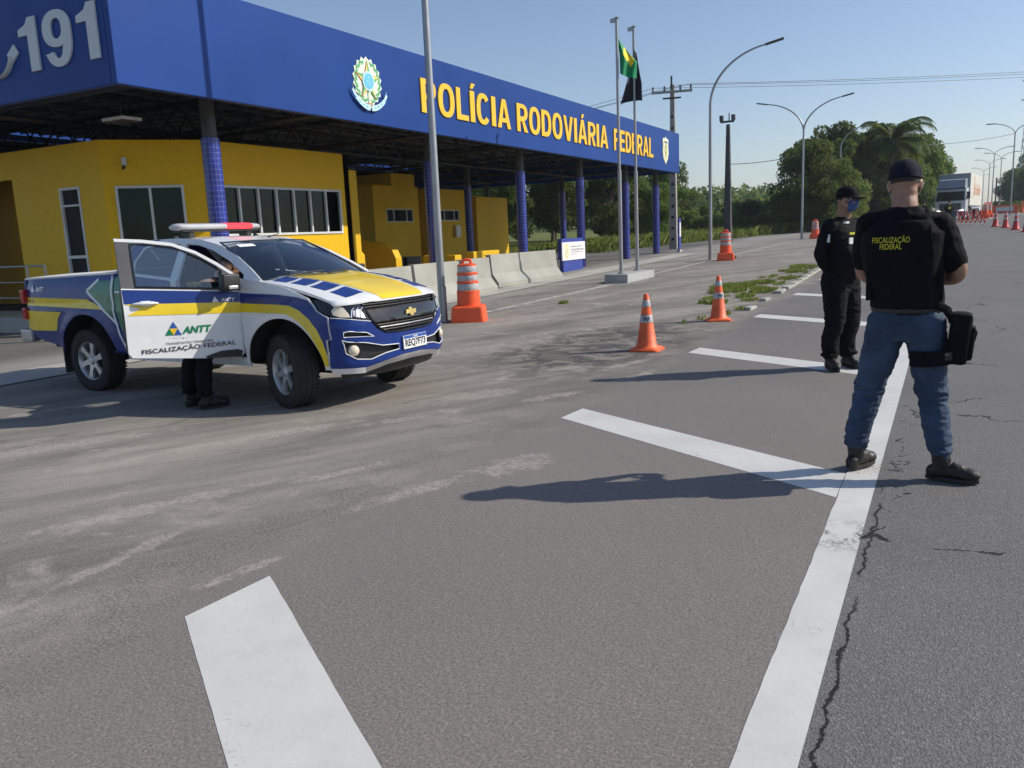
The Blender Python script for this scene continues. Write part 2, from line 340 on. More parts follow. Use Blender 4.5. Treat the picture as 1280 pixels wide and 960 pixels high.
# ------------------------------------------------------------------ object helpers
def tag(o, label=None, cat=None, group=None, kind=None):
    if label: o['label'] = label
    if cat: o['category'] = cat
    if group: o['group'] = group
    if kind: o['kind'] = kind
    return o
def empty(name, loc=(0, 0, 0), rz=0, label=None, cat=None, group=None):
    o = bpy.data.objects.new(name, None); COL.objects.link(o); o.location = loc; o.rotation_euler = (0, 0, rz); o.empty_display_size = .2
    return tag(o, label, cat, group)
def link(name, me, parent=None):
    o = bpy.data.objects.new(name, me); COL.objects.link(o)
    if parent is not None: o.parent = parent
    return o
def copy_tree(o, parent=None):
    c = o.copy(); COL.objects.link(c); c.parent = parent
    for ch in [x for x in bpy.data.objects if x.parent is o]: copy_tree(ch, c)
    return c
class MB:
    """collects shapes, then links them as one mesh object"""
    def __init__(s): s.v = []; s.f = []; s.fm = []; s.mats = []
    def mi(s, mat):
        mat = M[mat] if isinstance(mat, str) else mat
        if mat not in s.mats: s.mats.append(mat)
        return s.mats.index(mat)
    def add(s, vs_, fs_, mat):
        b = len(s.v); s.v += [tuple(p) for p in vs_]; i = s.mi(mat)
        for f in fs_: s.f.append(tuple(b + k for k in f)); s.fm.append(i)
        return s
    def box(s, c, d, mat, rz=0, rx=0, ry=0, taper=1.0):
        m = Matrix.Translation(c) @ Matrix.Rotation(rz, 4, 'Z') @ Matrix.Rotation(ry, 4, 'Y') @ Matrix.Rotation(rx, 4, 'X')
        P = []
        for z in (-.5, .5):
            k = taper if z > 0 else 1
            for x, y in ((-.5, -.5), (.5, -.5), (.5, .5), (-.5, .5)): P.append(m @ Vector((x * d[0] * k, y * d[1] * k, z * d[2])))
        return s.add(P, [(3, 2, 1, 0), (4, 5, 6, 7), (0, 1, 5, 4), (1, 2, 6, 5), (2, 3, 7, 6), (3, 0, 4, 7)], mat)
    def lohi(s, a, b, mat):
        return s.box([(a[i] + b[i]) / 2 for i in range(3)], [abs(b[i] - a[i]) for i in range(3)], mat)
    def tube(s, pts, r, mat, n=8, cap=True, sy=1.0):
        pts = [Vector(p) for p in pts]; rs = r if isinstance(r, (list, tuple)) else [r] * len(pts)
        P = []; F = []; up0 = None
        for i, p in enumerate(pts):
            d = (pts[min(i + 1, len(pts) - 1)] - pts[max(i - 1, 0)]).normalized()
            if up0 is None: up0 = Vector((0, 0, 1)) if abs(d.z) < .9 else Vector((1, 0, 0))
            a = d.cross(up0).normalized(); b = a.cross(d).normalized(); up0 = b
            for k in range(n):
                t = 2 * math.pi * k / n; P.append(p + a * (math.cos(t) * rs[i]) + b * (math.sin(t) * rs[i] * sy))
        for i in range(len(pts) - 1):
            for k in range(n):
                F.append((i * n + k, i * n + (k + 1) % n, (i + 1) * n + (k + 1) % n, (i + 1) * n + k))
        if cap: F.append(tuple(range(n))[::-1]); F.append(tuple((len(pts) - 1) * n + k for k in range(n)))
        return s.add(P, F, mat)
    def lathe(s, prof, mat, n=24, o=(0, 0, 0), axis='Z', m4=None, cap=True):
        P = []; F = []
        m = m4 or Matrix.Identity(4)
        for (r, z) in prof:
            for k in range(n):
                t = 2 * math.pi * k / n; q = Vector((r * math.cos(t), r * math.sin(t), z))
                if axis == 'Y': q = Vector((q.x, q.z, q.y))
                P.append(m @ (q + Vector(o)))
        for i in range(len(prof) - 1):
            for k in range(n): F.append((i * n + k, i * n + (k + 1) % n, (i + 1) * n + (k + 1) % n, (i + 1) * n + k))
        cap = cap and prof[0] != prof[-1]
        if cap and prof[0][0] > 1e-6: F.append(tuple(range(n))[::-1])
        if cap and prof[-1][0] > 1e-6: F.append(tuple((len(prof) - 1) * n + k for k in range(n)))
        return s.add(P, F, mat)
    def prism(s, pts, a, b, mat):
        """polygon pts (3d at both ends given as two lists of points)"""
        n = len(a); P = list(a) + list(b)
        F = [tuple(range(n))[::-1], tuple(range(n, 2 * n))] + [(k, (k + 1) % n, n + (k + 1) % n, n + k) for k in range(n)]
        return s.add(P, F, mat)
    def extr(s, poly, fmap, d0, d1, mat):
        return s.prism(None, [fmap(u, v, d0) for u, v in poly], [fmap(u, v, d1) for u, v in poly], mat)
    def build(s, name, parent=None, smooth=0, bevel=0, loc=None):
        me = bpy.data.meshes.new(name); me.from_pydata(s.v, [], s.f)
        for m in s.mats: me.materials.append(m)
        me.polygons.foreach_set('material_index', s.fm)
        bm = bmesh.new(); bm.from_mesh(me); bmesh.ops.recalc_face_normals(bm, faces=bm.faces)
        if bevel:
            ed = [e for e in bm.edges if len(e.link_faces) == 2 and e.calc_face_angle(0) > R(40)]
            bmesh.ops.bevel(bm, geom=ed, offset=bevel, segments=2, affect='EDGES', profile=.6, clamp_overlap=True)
        bm.to_mesh(me); bm.free()
        if smooth:
            me.polygons.foreach_set('use_smooth', [True] * len(me.polygons)); me.set_sharp_from_angle(angle=R(smooth))
        o = link(name, me, parent)
        if loc: o.location = loc
        return o

def poly_grid(outline, holes=(), step=.06):
    bm = bmesh.new(); ed = []
    for lp in [outline] + list(holes):
        vv = [bm.verts.new((p[0], p[1], 0)) for p in lp]
        ed += [bm.edges.new((vv[i], vv[(i + 1) % len(vv)])) for i in range(len(vv))]
    bmesh.ops.triangle_fill(bm, edges=ed, use_beauty=True)
    xs = [v.co.x for v in bm.verts]; ys = [v.co.y for v in bm.verts]
    if step:
        for ax, (lo, hi) in ((0, (min(xs), max(xs))), (1, (min(ys), max(ys)))):
            k = math.floor(lo / step) + 1
            while k * step + .00137 < hi - .002:
                co = [0, 0, 0]; no = [0, 0, 0]; co[ax] = k * step + .00137; no[ax] = 1
                bmesh.ops.bisect_plane(bm, geom=bm.verts[:] + bm.edges[:] + bm.faces[:], plane_co=co, plane_no=no, dist=1e-5)
                k += 1
    bad = [v for v in bm.verts if not (min(xs) - 1e-3 <= v.co.x <= max(xs) + 1e-3 and min(ys) - 1e-3 <= v.co.y <= max(ys) + 1e-3)]
    if bad: print('poly_grid outliers', len(bad)); bmesh.ops.delete(bm, geom=bad, context='VERTS')
    bmesh.ops.remove_doubles(bm, verts=bm.verts, dist=1e-5)
    return bm
def thicken(bm, t):
    """give an open sheet a back face and rim"""
    bm.normal_update(); vs0 = bm.verts[:]; fs0 = bm.faces[:]; bd = [e for e in bm.edges if len(e.link_faces) == 1]
    bd = [(e.link_loops[0].vert, e.link_loops[0].link_loop_next.vert) for e in bd]
    mp = {v: bm.verts.new(v.co - v.normal * t) for v in vs0}
    for f in fs0:
        nf = bm.faces.new([mp[v] for v in reversed(f.verts)]); nf.material_index = f.material_index
    for a, b in bd: bm.faces.new((b, a, mp[a], mp[b]))
def panel(name, outline, fmap, mat, parent=None, holes=(), step=.06, thick=0.0, smooth=50, out=None):
    bm = poly_grid(outline, holes, step)
    for v in bm.verts: v.co = fmap(v.co.x, v.co.y)
    bmesh.ops.recalc_face_normals(bm, faces=bm.faces)
    if out is not None and len(bm.faces):
        c = sum((f.normal * f.calc_area() for f in bm.faces), Vector())
        if c.dot(Vector(out)) < 0: bmesh.ops.reverse_faces(bm, faces=bm.faces)
    if thick: thicken(bm, thick)
    me = bpy.data.meshes.new(name); bm.to_mesh(me); bm.free(); me.materials.append(M[mat] if isinstance(mat, str) else mat)
    me.polygons.foreach_set('use_smooth', [True] * len(me.polygons)); me.set_sharp_from_angle(angle=R(smooth))
    return link(name, me, parent)

def text_geo(body, w=None, h=None, bold=.0, extrude=.0, space=1.0, shear=0, line=1.0, align='LEFT'):
    cu = bpy.data.curves.new('t', 'FONT'); cu.body = body; cu.size = 1; cu.offset = bold; cu.extrude = extrude; cu.space_character = space; cu.shear = shear
    cu.resolution_u = 4; cu.space_line = line; cu.align_x = align
    o = bpy.data.objects.new('t', cu); COL.objects.link(o)
    dg = bpy.context.evaluated_depsgraph_get(); me = bpy.data.meshes.new_from_object(o.evaluated_get(dg))
    V = np.array([v.co[:] for v in me.vertices]); F = [tuple(p.vertices) for p in me.polygons]
    bpy.data.objects.remove(o); bpy.data.curves.remove(cu); bpy.data.meshes.remove(me)
    lo = V[:, :2].min(0); hi = V[:, :2].max(0); V[:, :2] -= lo; sz = hi - lo
    sx = w / sz[0] if w else (h / sz[1]); sy = h / sz[1] if h else sx
    V[:, 0] *= sx; V[:, 1] *= sy
    return V, F
def text_on(name, body, origin, u, v, w, h, mat, parent, bold=.02, thick=.0, off=.003, space=1.0, shear=0, **kw):
    """lettering as a thin mesh on a plane: origin = lower left corner, u/v unit directions"""
    V, F = text_geo(body, w, h, bold, .5 if thick else 0, space, shear, **kw)
    u = Vector(u); v = Vector(v); n = u.cross(v).normalized(); o = Vector(origin)
    P = [o + u * p[0] + v * p[1] + n * (off + (thick * (p[2] / .5 * .5 + .5) if thick else 0)) for p in V]
    return MB().add(P, F, mat).build(name, parent)

GLYPH_W = dict(P=.62, O=.72, L=.56, I=.22, C=.68, A=.74, R=.66, D=.66, V=.72, F=.56, E=.58)
GLYPH_W.update({'1': .40, '9': .60, 'Í': .22, 'Á': .74, ' ': .30})
def glyph(ch, s=.19):
    """closed outlines (even-odd) of a bold grotesque capital, cap height 1"""
    w = GLYPH_W[ch]; rect = lambda a, b, c, d: [(a, b), (c, b), (c, d), (a, d)]
    def ring(cx_, cy, rx, ry, a0=0, a1=360, n=28, p=.86):
        return [(cx_ + rx * math.copysign(abs(math.cos(R(a0 + (a1 - a0) * k / n))) ** p, math.cos(R(a0 + (a1 - a0) * k / n))), cy + ry * math.copysign(abs(math.sin(R(a0 + (a1 - a0) * k / n))) ** p, math.sin(R(a0 + (a1 - a0) * k / n)))) for k in range(n + 1)]
    if ch in 'IÍ': o = [rect(0, 0, w, 1)]
    elif ch == 'L': o = [[(0, 0), (w, 0), (w, .17), (s, .17), (s, 1), (0, 1)]]
    elif ch == 'E': o = [[(0, 0), (w, 0), (w, .17), (s, .17), (s, .43), (w * .93, .43), (w * .93, .59), (s, .59), (s, .83), (w * .98, .83), (w * .98, 1), (0, 1)]]
    elif ch == 'F': o = [[(0, 0), (s, 0), (s, .42), (w * .9, .42), (w * .9, .58), (s, .58), (s, .83), (w, .83), (w, 1), (0, 1)]]
    elif ch == 'V': o = [[(0, 1), (w * .5 - s * .52, 0), (w * .5 + s * .52, 0), (w, 1), (w - s, 1), (w * .5, .27), (s, 1)]]
    elif ch in 'AÁ': o = [[(0, 0), (w * .5 - s * .55, 1), (w * .5 + s * .55, 1), (w, 0), (w - s, 0), (w - s - .045, .2), (s + .045, .2), (s, 0)], [(s + .085, .35), (w - s - .085, .35), (w * .5, .80)]]
    elif ch == 'O': o = [ring(w / 2, .5, w / 2, .515)[:-1], ring(w / 2, .5, w / 2 - s, .515 - .16)[:-1]]
    elif ch == 'C': o = [ring(w / 2, .5, w / 2, .515, 38, 322) + ring(w / 2, .5, w / 2 - s, .515 - .16, 322, 38)]
    elif ch == 'D': o = [[(0, 0)] + ring(w * .42, .5, w * .58, .5, -90, 90) + [(0, 1)], [(s, .16)] + ring(w * .42, .5, w * .58 - s, .34, -90, 90) + [(s, .84)]]
    elif ch in 'PR':
        r_ = .30; cy = .70; bowl = ring(w * .50, cy, w * .50, r_, 90, -90, 18); o = [[(0, 0), (0, 1)] + bowl + ([(s, .40), (s, 0)] if ch == 'P' else [(w * .66, .42), (w, 0), (w - s * 1.15, 0), (w * .50 - .03, .38), (s, .38), (s, 0)])]
        o.append([(s, .85)] + ring(w * .50, cy, w * .50 - s, .15, 90, -90, 14) + [(s, .55)])
    elif ch == '1': o = [[(w - .20, 0), (w, 0), (w, 1), (w - .16, 1), (w - .22, .88), (0, .80), (0, .68), (w - .20, .68)]]
    elif ch == '9':
        o = [ring(w / 2, .5, w / 2, .515, -165, 180, 30) + ring(w / 2, .655, w / 2, .31, 180, 300, 12) + ring(w / 2, .5, w / 2 - s, .37, -8, -150, 12)]
        o = [[(.01, .24)] + ring(w / 2, .5, w / 2, .515, -150, 0, 16, .9) + ring(w / 2, .68, w / 2, .335, 0, 285, 26, .9) + [(w - s + .01, .40)] + ring(w / 2, .42, w / 2 - s, .28, -20, -140, 10, .9) + [(.19, .27)], ring(w / 2, .68, w / 2 - s * .98, .335 - .15)[:-1]]
    else: o = []
    if ch in 'ÍÁ': o = o + [[(w / 2 - .09, 1.07), (w / 2 + .03, 1.07), (w / 2 + .17, 1.24), (w / 2 - .03, 1.24)]]
    return o
def bold_text(body, w, h, gap=.10, thick=.03):
    """3D letters, cap height h, total width w, as vertices and faces in the XY plane"""
    cu = bpy.data.curves.new('t', 'CURVE'); cu.dimensions = '2D'; cu.fill_mode = 'BOTH'; cu.extrude = thick / 2; x = 0
    for ch in body:
        for lp in glyph(ch):
            sp = cu.splines.new('POLY'); sp.points.add(len(lp) - 1); sp.use_cyclic_u = True
            for q, (a, b) in zip(sp.points, lp): q.co = (x + a, b, 0, 1)
        x += GLYPH_W[ch] + gap
    x -= gap
    o = bpy.data.objects.new('t', cu); COL.objects.link(o); me = bpy.data.meshes.new_from_object(o.evaluated_get(bpy.context.evaluated_depsgraph_get()))
    V = [(v.co.x * w / x, v.co.y * h, v.co.z) for v in me.vertices]; F = [tuple(p.vertices) for p in me.polygons]
    bpy.data.objects.remove(o); bpy.data.curves.remove(cu); bpy.data.meshes.remove(me); return V, F

def terr(y):
    s = y - 8.
    if s <= 0: return 0.
    z = .015 * (math.sqrt(s * s + 36) - 6)
    return z if z < 3.2 else 3.2 + 1.6 * (1 - math.exp(-(z - 3.2) / 1.6)) 
def cx(y):                                     # the road bends gently right far off
    return (y - 210) ** 2 / 1500 if y > 210 else 0.
def sheet(name, xs, ys, mat, dz=0, kind='structure', bend=True):
    """terrain-following sheet; xs is a list or a function y -> list"""
    m = MB(); P = []; n = None
    for y in ys:
        X = xs(y) if callable(xs) else xs; n = len(X)
        for x in X: P.append((x + (cx(y) if bend else 0), y, terr(y) + dz))
    F = [(j * n + i, j * n + i + 1, (j + 1) * n + i + 1, (j + 1) * n + i) for j in range(len(ys) - 1) for i in range(n - 1)]
    m.add(P, F, mat); o = m.build(name, smooth=60); tag(o, kind=kind); return o
def frange(a, b, s):
    n = max(1, int(round((b - a) / s))); return [a + (b - a) * i / n for i in range(n + 1)]
# ------------------------------------------------------------------ ground, lot, road, markings
ys_far = frange(-14, 40, 2) + frange(43, 130, 3)[0:] + frange(140, 420, 12) + frange(460, 1600, 120)
sheet('ground', frange(-900, -60, 60) + frange(-50, 30, 5) + frange(40, 700, 60), ys_far, 'grass_ground', -.035, bend=False)
def lot_x(y):
    if y < 34: xl = -60
    elif y < 41: xl = -60 + (y - 34) / 7 * 44
    else: xl = float(np.interp(y, [41, 52, 64, 78, 90, 110], [-16, -14.2, -10.9, -7.5, -5.0, -4.6]))
    return [xl + (-.28 - xl) * k / 12 for k in range(13)]
ys_road = frange(-14, 4, 2) + frange(4.5, 40, .5) + [y for y in ys_far if 40 < y <= 420]
sheet('lot_pavement', lot_x, ys_road, 'lot_asphalt', 0)
sheet('road', [-.30, 1.0, 3.4, 5.5, 7.4], ys_road, 'road_asphalt', .0022)
rg_ = random.Random(7)
sheet('road_marking', lambda y: [-.47 + rg_.uniform(-.0025, .0025) * (y < 12), -.38, -.297 + rg_.uniform(-.0025, .002) * (y < 12)], frange(-2, 12, .07) + frange(12.5, 130, .5), 'paint', .0018)
def quad_marking(name, a, b, c, d, mat='paint', n=34, dz=.0013, wob=.0016):
    """a-b one end, d-c the other; edges are very slightly uneven like thermoplastic paint"""
    rnd = random.Random(hash(name + str(a[0])) % 99); m = MB(); P = []
    for i in range(n + 1):
        t = i / n
        for p, q in ((a, d), (b, c)):
            x = p[0] + (q[0] - p[0]) * t + rnd.uniform(-wob, wob); y = p[1] + (q[1] - p[1]) * t + rnd.uniform(-wob, wob); P.append((x, y, terr(y) + dz))
    m.add(P, [(2 * i, 2 * i + 1, 2 * i + 3, 2 * i + 2) for i in range(n)], mat)
    return tag(m.build(name), kind='structure')
for k in range(9):      # herringbone stripes on the shoulder, one every 3.65 m
    y = 2.12 + 3.72 * k
    if k == 0: P = ((-2.67, 2.12), (-2.64, 2.57), (-.475, 1.04), (-.475, .58))
    elif k == 1: P = ((-2.70, 5.90), (-2.67, 6.28), (-.475, 5.02), (-.475, 4.55))
    else: P = ((-2.68, y - .02), (-2.65, y + .40), (-.475, y - .80), (-.475, y - 1.24))
    quad_marking('road_marking', *P)
quad_marking('road_marking', (-7.92, 12.6), (-7.80, 12.6), (-7.55, 20.5), (-7.72, 20.5), 'paint_worn', 16)
quad_marking('road_marking', (-7.80, 20.5), (-7.68, 20.5), (-7.52, 46.5), (-7.64, 46.5), 'paint_worn', 20)
for y0 in (40, 52, 64, 76, 88, 100, 112): quad_marking('road_marking', (3.34, y0), (3.48, y0), (3.48 + cx(y0 + 5), y0 + 5), (3.34 + cx(y0 + 5), y0 + 5), n=6, dz=.006)
sheet('road_marking', [6.95, 7.1], frange(20, 300, 5), 'paint', .009)
# pale concrete gutter strip in front of the canopy posts, and the paving under the canopy
sheet('pavement', [-10.65, -10.2, -9.62], frange(1, 36, 1), 'concrete', .012, bend=False)
m = MB(); rr = random.Random(4)                     # remains of the white kerb beside the shoulder
y = 14.2
while y < 27:
    L = rr.uniform(.25, .9) if y < 17.5 else 1.0
    if y > 17.5 or rr.random() < .8:
        m.box((-3.0 + rr.uniform(-.05, .05) * (y < 18) - .02 * (y - 17), y + L / 2, terr(y) + .012), (.14 * (rr.uniform(.7, 1.3) if y < 17.5 else 1), L * .96, .08), 'stone', rz=rr.uniform(-.1, .1) * (y < 18))
    y += L + (rr.uniform(0, .25) if y < 17.5 else .02)
tag(m.build('kerb', bevel=.012), kind='structure')

# low wooded rise on the horizon
def ridge(name, pts, h, depth, mat):
    m = MB(); P = []; n = len(pts); rr = random.Random(5)
    for i, (x, y) in enumerate(pts):
        hh = h[i]; z0 = terr(y) - .5
        P += [(x, y - depth * .5, z0), (x, y - depth * .2, z0 + hh * .75), (x, y, z0 + hh), (x, y + depth, z0)]
    m.add(P, [(i * 4 + k, i * 4 + k + 1, i * 4 + 5 + k, i * 4 + 4 + k) for i in range(n - 1) for k in range(3)], mat)
    return tag(m.build(name, smooth=60), kind='structure')
ridge('hill', [(-330, 300), (-270, 330), (-215, 340), (-160, 345), (-120, 350), (-80, 355), (-45, 360)], [6, 9, 8.5, 9.5, 11, 12, 9], 60, 'grass_ground')
ridge('hill', [(30, 250), (40, 235), (52, 222), (66, 215), (85, 210), (120, 205)], [2, 7, 12, 17, 21, 22], 40, 'grass_ground')

# ------------------------------------------------------------------ canopy
CX0, CX1, CY0, CY1, CZ0, CZ1 = -11.0, -25.5, 8.69, 37.85, 3.93, 5.66
can = empty('canopy', (CX0, CY0, 0), 0, 'long flat station canopy on blue tiled posts with a deep blue fascia and yellow lettering', 'canopy')
can_t = Matrix.Translation((-CX0, -CY0, 0))
def cpart(m, name, parent=can, **k):
    o = m.build(name, parent, **k); 
    if parent is can: o.location = (-CX0, -CY0, 0)
    return o
T = .12
m = MB(); 
for a, b in (((CX0 - T, CY0, CZ0), (CX0, CY1, CZ1)),): m.lohi(a, b, 'fascia_blue')
f_front = cpart(m, 'fascia', bevel=.01)
m = MB().lohi((CX1, CY0 - .003, CZ0 - .003), (CX0 - T - .002, CY0 + T, CZ1), 'fascia_blue'); f_side = cpart(m, 'fascia', bevel=.01)
m = MB().lohi((CX1, CY1 - T, CZ0 + .003), (CX0 - T - .002, CY1, CZ1 - .01), 'fascia_blue'); cpart(m, 'fascia')
m = MB().lohi((CX1 - T, CY0, CZ0), (CX1 - .002, CY1, CZ1), 'fascia_blue'); cpart(m, 'fascia')
m = MB().box(((CX0 + CX1) / 2, (CY0 + CY1) / 2, 5.1), (14.24, CY1 - CY0 - .26, .03), 'roof_sheet', ry=R(1.0))
for k in range(48): m.box(((CX0 + CX1) / 2, CY0 + .5 + k * .595, 5.06), (14.1, .05, .05), 'roof_sheet', ry=R(1.0))
cpart(m, 'roof')
rr = random.Random(8)
for j in range(7):                                        # triangulated roof trusses
    y = CY0 + .9 + j * (CY1 - CY0 - 1.6) / 6; m = MB()
    m.tube([(CX0 - .3, y, 4.12), (CX1 + .2, y, 4.12)], .055, 'truss', 4); m.tube([(CX0 - .3, y, 4.78), (CX1 + .2, y, 4.78)], .055, 'truss', 4)
    for i in range(12):
        a = CX0 - .4 - i * 1.17; m.tube([(a, y, 4.12), (a - .58, y, 4.78)], .028, 'truss', 4); m.tube([(a - .58, y, 4.78), (a - 1.17, y, 4.12)], .028, 'truss', 4)
    cpart(m, 'truss')
for j in range(4):
    x = CX0 - .75 - j * 4.4; m = MB()
    m.tube([(x, CY0 + .2, 4.12), (x, CY1 - .2, 4.12)], .06, 'truss', 4); m.tube([(x, CY0 + .2, 4.80), (x, CY1 - .2, 4.80)], .05, 'truss', 4)
    for i in range(24):
        a = CY0 + .3 + i * 1.19; m.tube([(x, a, 4.12), (x, a + .59, 4.80)], .028, 'truss', 4); m.tube([(x, a + .59, 4.80), (x, a + 1.19, 4.12)], .028, 'truss', 4)
    cpart(m, 'truss')
m = MB()
for j in range(13): m.tube([(CX0 - .6 - j * 1.15, CY0 + .2, 4.93), (CX0 - .6 - j * 1.15, CY1 - .2, 4.93)], .04, 'roof_sheet', 4)
cpart(m, 'purlins')
cols = [(-11.9, 11.2, .165), (-11.9, 18.42, .16), (-11.9, 23.55, .155), (-11.9, 28.3, .155), (-11.9, 33.1, .155), (-11.9, 37.15, .155),
        (-16.3, 36.6, .15), (-20.7, 37.2, .15), (-16.6, 28.3, .15), (-24.6, 20.0, .15), (-24.6, 11.5, .15), (-24.6, 28.3, .15), (-24.6, 36.9, .15)]
for x, y, r in cols:
    z0 = terr(y); m = MB(); m.lathe([(r, 0), (r, 3.42 - z0)], 'blue_tiles', 28)
    c = m.build('column', can, smooth=40); c.location = (x - CX0, y - CY0, z0)
    m = MB(); m.lathe([(r * .8, 3.42 - z0), (r * .8, 4.1 - z0)], 'steel_dark', 12)
    m.build('column_head', c)
# lettering and emblems on the fascia (front face looks along +X)
U, V3 = (0, 1, 0), (0, 0, 1)
def fl(body, y0, y1, z0, z1, **k):
    o = text_on('lettering', body, (CX0, y0, z0), U, V3, y1 - y0, z1 - z0, 'fascia_yellow', can, **k); o.location = (-CX0, -CY0, 0); return o
def fb(body, y0, y1):
    Vv, Ff = bold_text(body, y1 - y0, .765); o = MB().add([(CX0 + .02 + z, y0 + x, 4.375 + y) for x, y, z in Vv], Ff, 'fascia_yellow').build('lettering', can); o.location = (-CX0, -CY0, 0)
fb('POLÍCIA', 16.80, 21.26); fb('RODOVIÁRIA', 21.66, 28.80); fb('FEDERAL', 29.42, 33.98)
Vv, Ff = bold_text('191', 1.86, .80, gap=.14); o = MB().add([(-13.12 + x, CY0 - .022 - z, 4.32 + y) for x, y, z in Vv], Ff, 'fascia_grey').build('lettering', can); o.location = (-CX0, -CY0, 0)
# telephone handset beside the number
m = MB(); hp = []
for k in range(15):
    t = -2.6 + k * .16; hp.append((-13.75 + .42 * math.cos(t), CY0 - .02, 4.75 + .42 * math.sin(t)))
for a, b in zip(hp[:-1], hp[1:]): m.tube([a, b], .07, 'fascia_grey', 6, sy=.3)
m.box((hp[0][0] + .02, CY0 - .022, hp[0][2] + .10), (.16, .03, .24), 'fascia_grey', ry=R(20)); m.box((hp[-1][0] + .03, CY0 - .022, hp[-1][2] + .04), (.24, .03, .17), 'fascia_grey', ry=R(-35))
o = m.build('handset_symbol', can); o.location = (-CX0, -CY0, 0)
def on_fascia(y, z): return lambda u, v, d=0: Vector((CX0 + d, y + u, z + v))
def star(n, r1, r0, rot=math.pi / 2): return [((r1 if k % 2 == 0 else r0) * math.cos(rot + k * math.pi / n), (r1 if k % 2 == 0 else r0) * math.sin(rot + k * math.pi / n)) for k in range(2 * n)]
def disc(r, n=28, cx_=0, cy_=0, k=1): return [(cx_ + r * math.cos(i * 2 * math.pi / n), cy_ + k * r * math.sin(i * 2 * math.pi / n)) for i in range(n)]
em = MB(); F = on_fascia(14.80, 4.78)
em.extr([(u, v * 1.0) for u, v in star(18, .50, .44)], F, .002, .018, 'em_white')
rr = random.Random(3)
for sgn in (-1, 1):                                      # the two leafy branches
    for k in range(15):
        t = R(-78 + k * 10.5); r = .385 + .035 * (k % 2); cxx, cyy = sgn * r * math.cos(t), r * math.sin(t); a = t + R(60 + 40 * (k % 2)); a = a if sgn > 0 else math.pi - a
        em.extr([(cxx + .075 * math.cos(a), cyy + .075 * math.sin(a)), (cxx - .03 * math.sin(a), cyy + .03 * math.cos(a)), (cxx - .075 * math.cos(a), cyy - .075 * math.sin(a)), (cxx + .03 * math.sin(a), cyy - .03 * math.cos(a))], F, .018, .024, 'em_green')
em.extr(star(5, .43, .17), F, .024, .030, 'em_red')
em.extr([(u * .92, v * .92) for u, v in star(5, .43, .16)], F, .030, .036, 'em_yellow')
for k in range(5):
    a = math.pi / 2 + k * 2 * math.pi / 5; em.extr([(0, 0), (.40 * math.cos(a), .40 * math.sin(a)), (.16 * math.cos(a - math.pi / 5), .16 * math.sin(a - math.pi / 5))], F, .036, .040, 'em_green')
em.extr(disc(.205), F, .040, .046, 'em_pale'); em.extr(disc(.155), F, .046, .052, 'em_blue')
for k in range(16):
    a = k * math.pi / 8; em.extr(disc(.010, 6, .180 * math.cos(a), .180 * math.sin(a)), F, .046, .055, 'em_white')
for p in ((0, .08), (.05, 0), (-.05, 0), (0, -.08), (.02, -.035)): em.extr(disc(.014, 6, *p), F, .052, .058, 'em_white')
em.extr([(-.02, -.16), (.02, -.16), (.014, -.55), (-.014, -.55)], F, .056, .062, 'em_white'); em.extr([(-.06, -.44), (.06, -.44), (.06, -.47), (-.06, -.47)], F, .062, .066, 'em_red')
for sgn in (-1, 1):                                      # ribbon
    pts = [(sgn * (.03 + .115 * k), -.60 + .012 * k * k + (.0 if k < 5 else .06)) for k in range(6)]
    top = [(u + sgn * .0, v + .115) for u, v in pts][::-1]; em.extr(pts + [(pts[-1][0] - sgn * .05, pts[-1][1] + .06)] + top, F, .062, .068, 'em_pale')
    for k in range(1, 5): em.extr([(pts[k][0] - .03, pts[k][1] + .045), (pts[k][0] + .03, pts[k][1] + .045 + .006 * k * sgn), (pts[k][0] + .03, pts[k][1] + .075 + .006 * k * sgn), (pts[k][0] - .03, pts[k][1] + .075)], F, .068, .071, 'em_blue')
o = em.build('coat_of_arms', can); o.location = (-CX0, -CY0, 0); o['label'] = 'round coat of arms with a green wreath, star and pale blue ribbon'
em = MB(); F = on_fascia(35.75, 4.80)
shield = [(-.40, .42), (-.27, .50), (-.13, .47), (0, .56), (.13, .47), (.27, .50), (.40, .42), (.36, .18), (.42, -.08), (.30, -.36), (.12, -.48), (0, -.60), (-.12, -.48), (-.30, -.36), (-.42, -.08), (-.36, .18)]
em.extr(shield, F, .002, .02, 'em_white'); em.extr([(u * .8, v * .8) for u, v in shield], F, .02, .025, 'em_yellow'); em.extr([(u * .68, v * .68) for u, v in shield], F, .025, .03, 'em_white')
em.extr(disc(.2, 18, 0, .02), F, .03, .035, 'em_gold'); em.extr(disc(.12, 14, 0, .02), F, .035, .04, 'em_white'); em.extr([(-.05, -.3), (.05, -.3), (.05, .3), (-.05, .3)], F, .04, .045, 'em_gold')
em.extr([(-.22, .30), (.22, .30), (.20, .36), (-.20, .36)], F, .035, .04, 'ink_blue')
o = em.build('shield_emblem', can); o.location = (-CX0, -CY0, 0)
for dx, dy, dz in ((-13.1, 10.35, 3.78),):               # flat floodlight under the canopy edge
    m = MB(); m.box((dx, dy, dz), (.55, .4, .05), 'frame_white')
    for k in range(5): m.box((dx - .22 + .11 * k, dy, dz - .035), (.03, .38, .03), 'steel_dark')
    o = m.build('floodlight'); tag(o, 'slatted white light fitting hung under the canopy above the double window', 'light')
    m = MB(); m.tube([(dx, dy, dz), (dx, dy, 4.12)], .012, 'steel_dark', 6); m.build('rod', o)

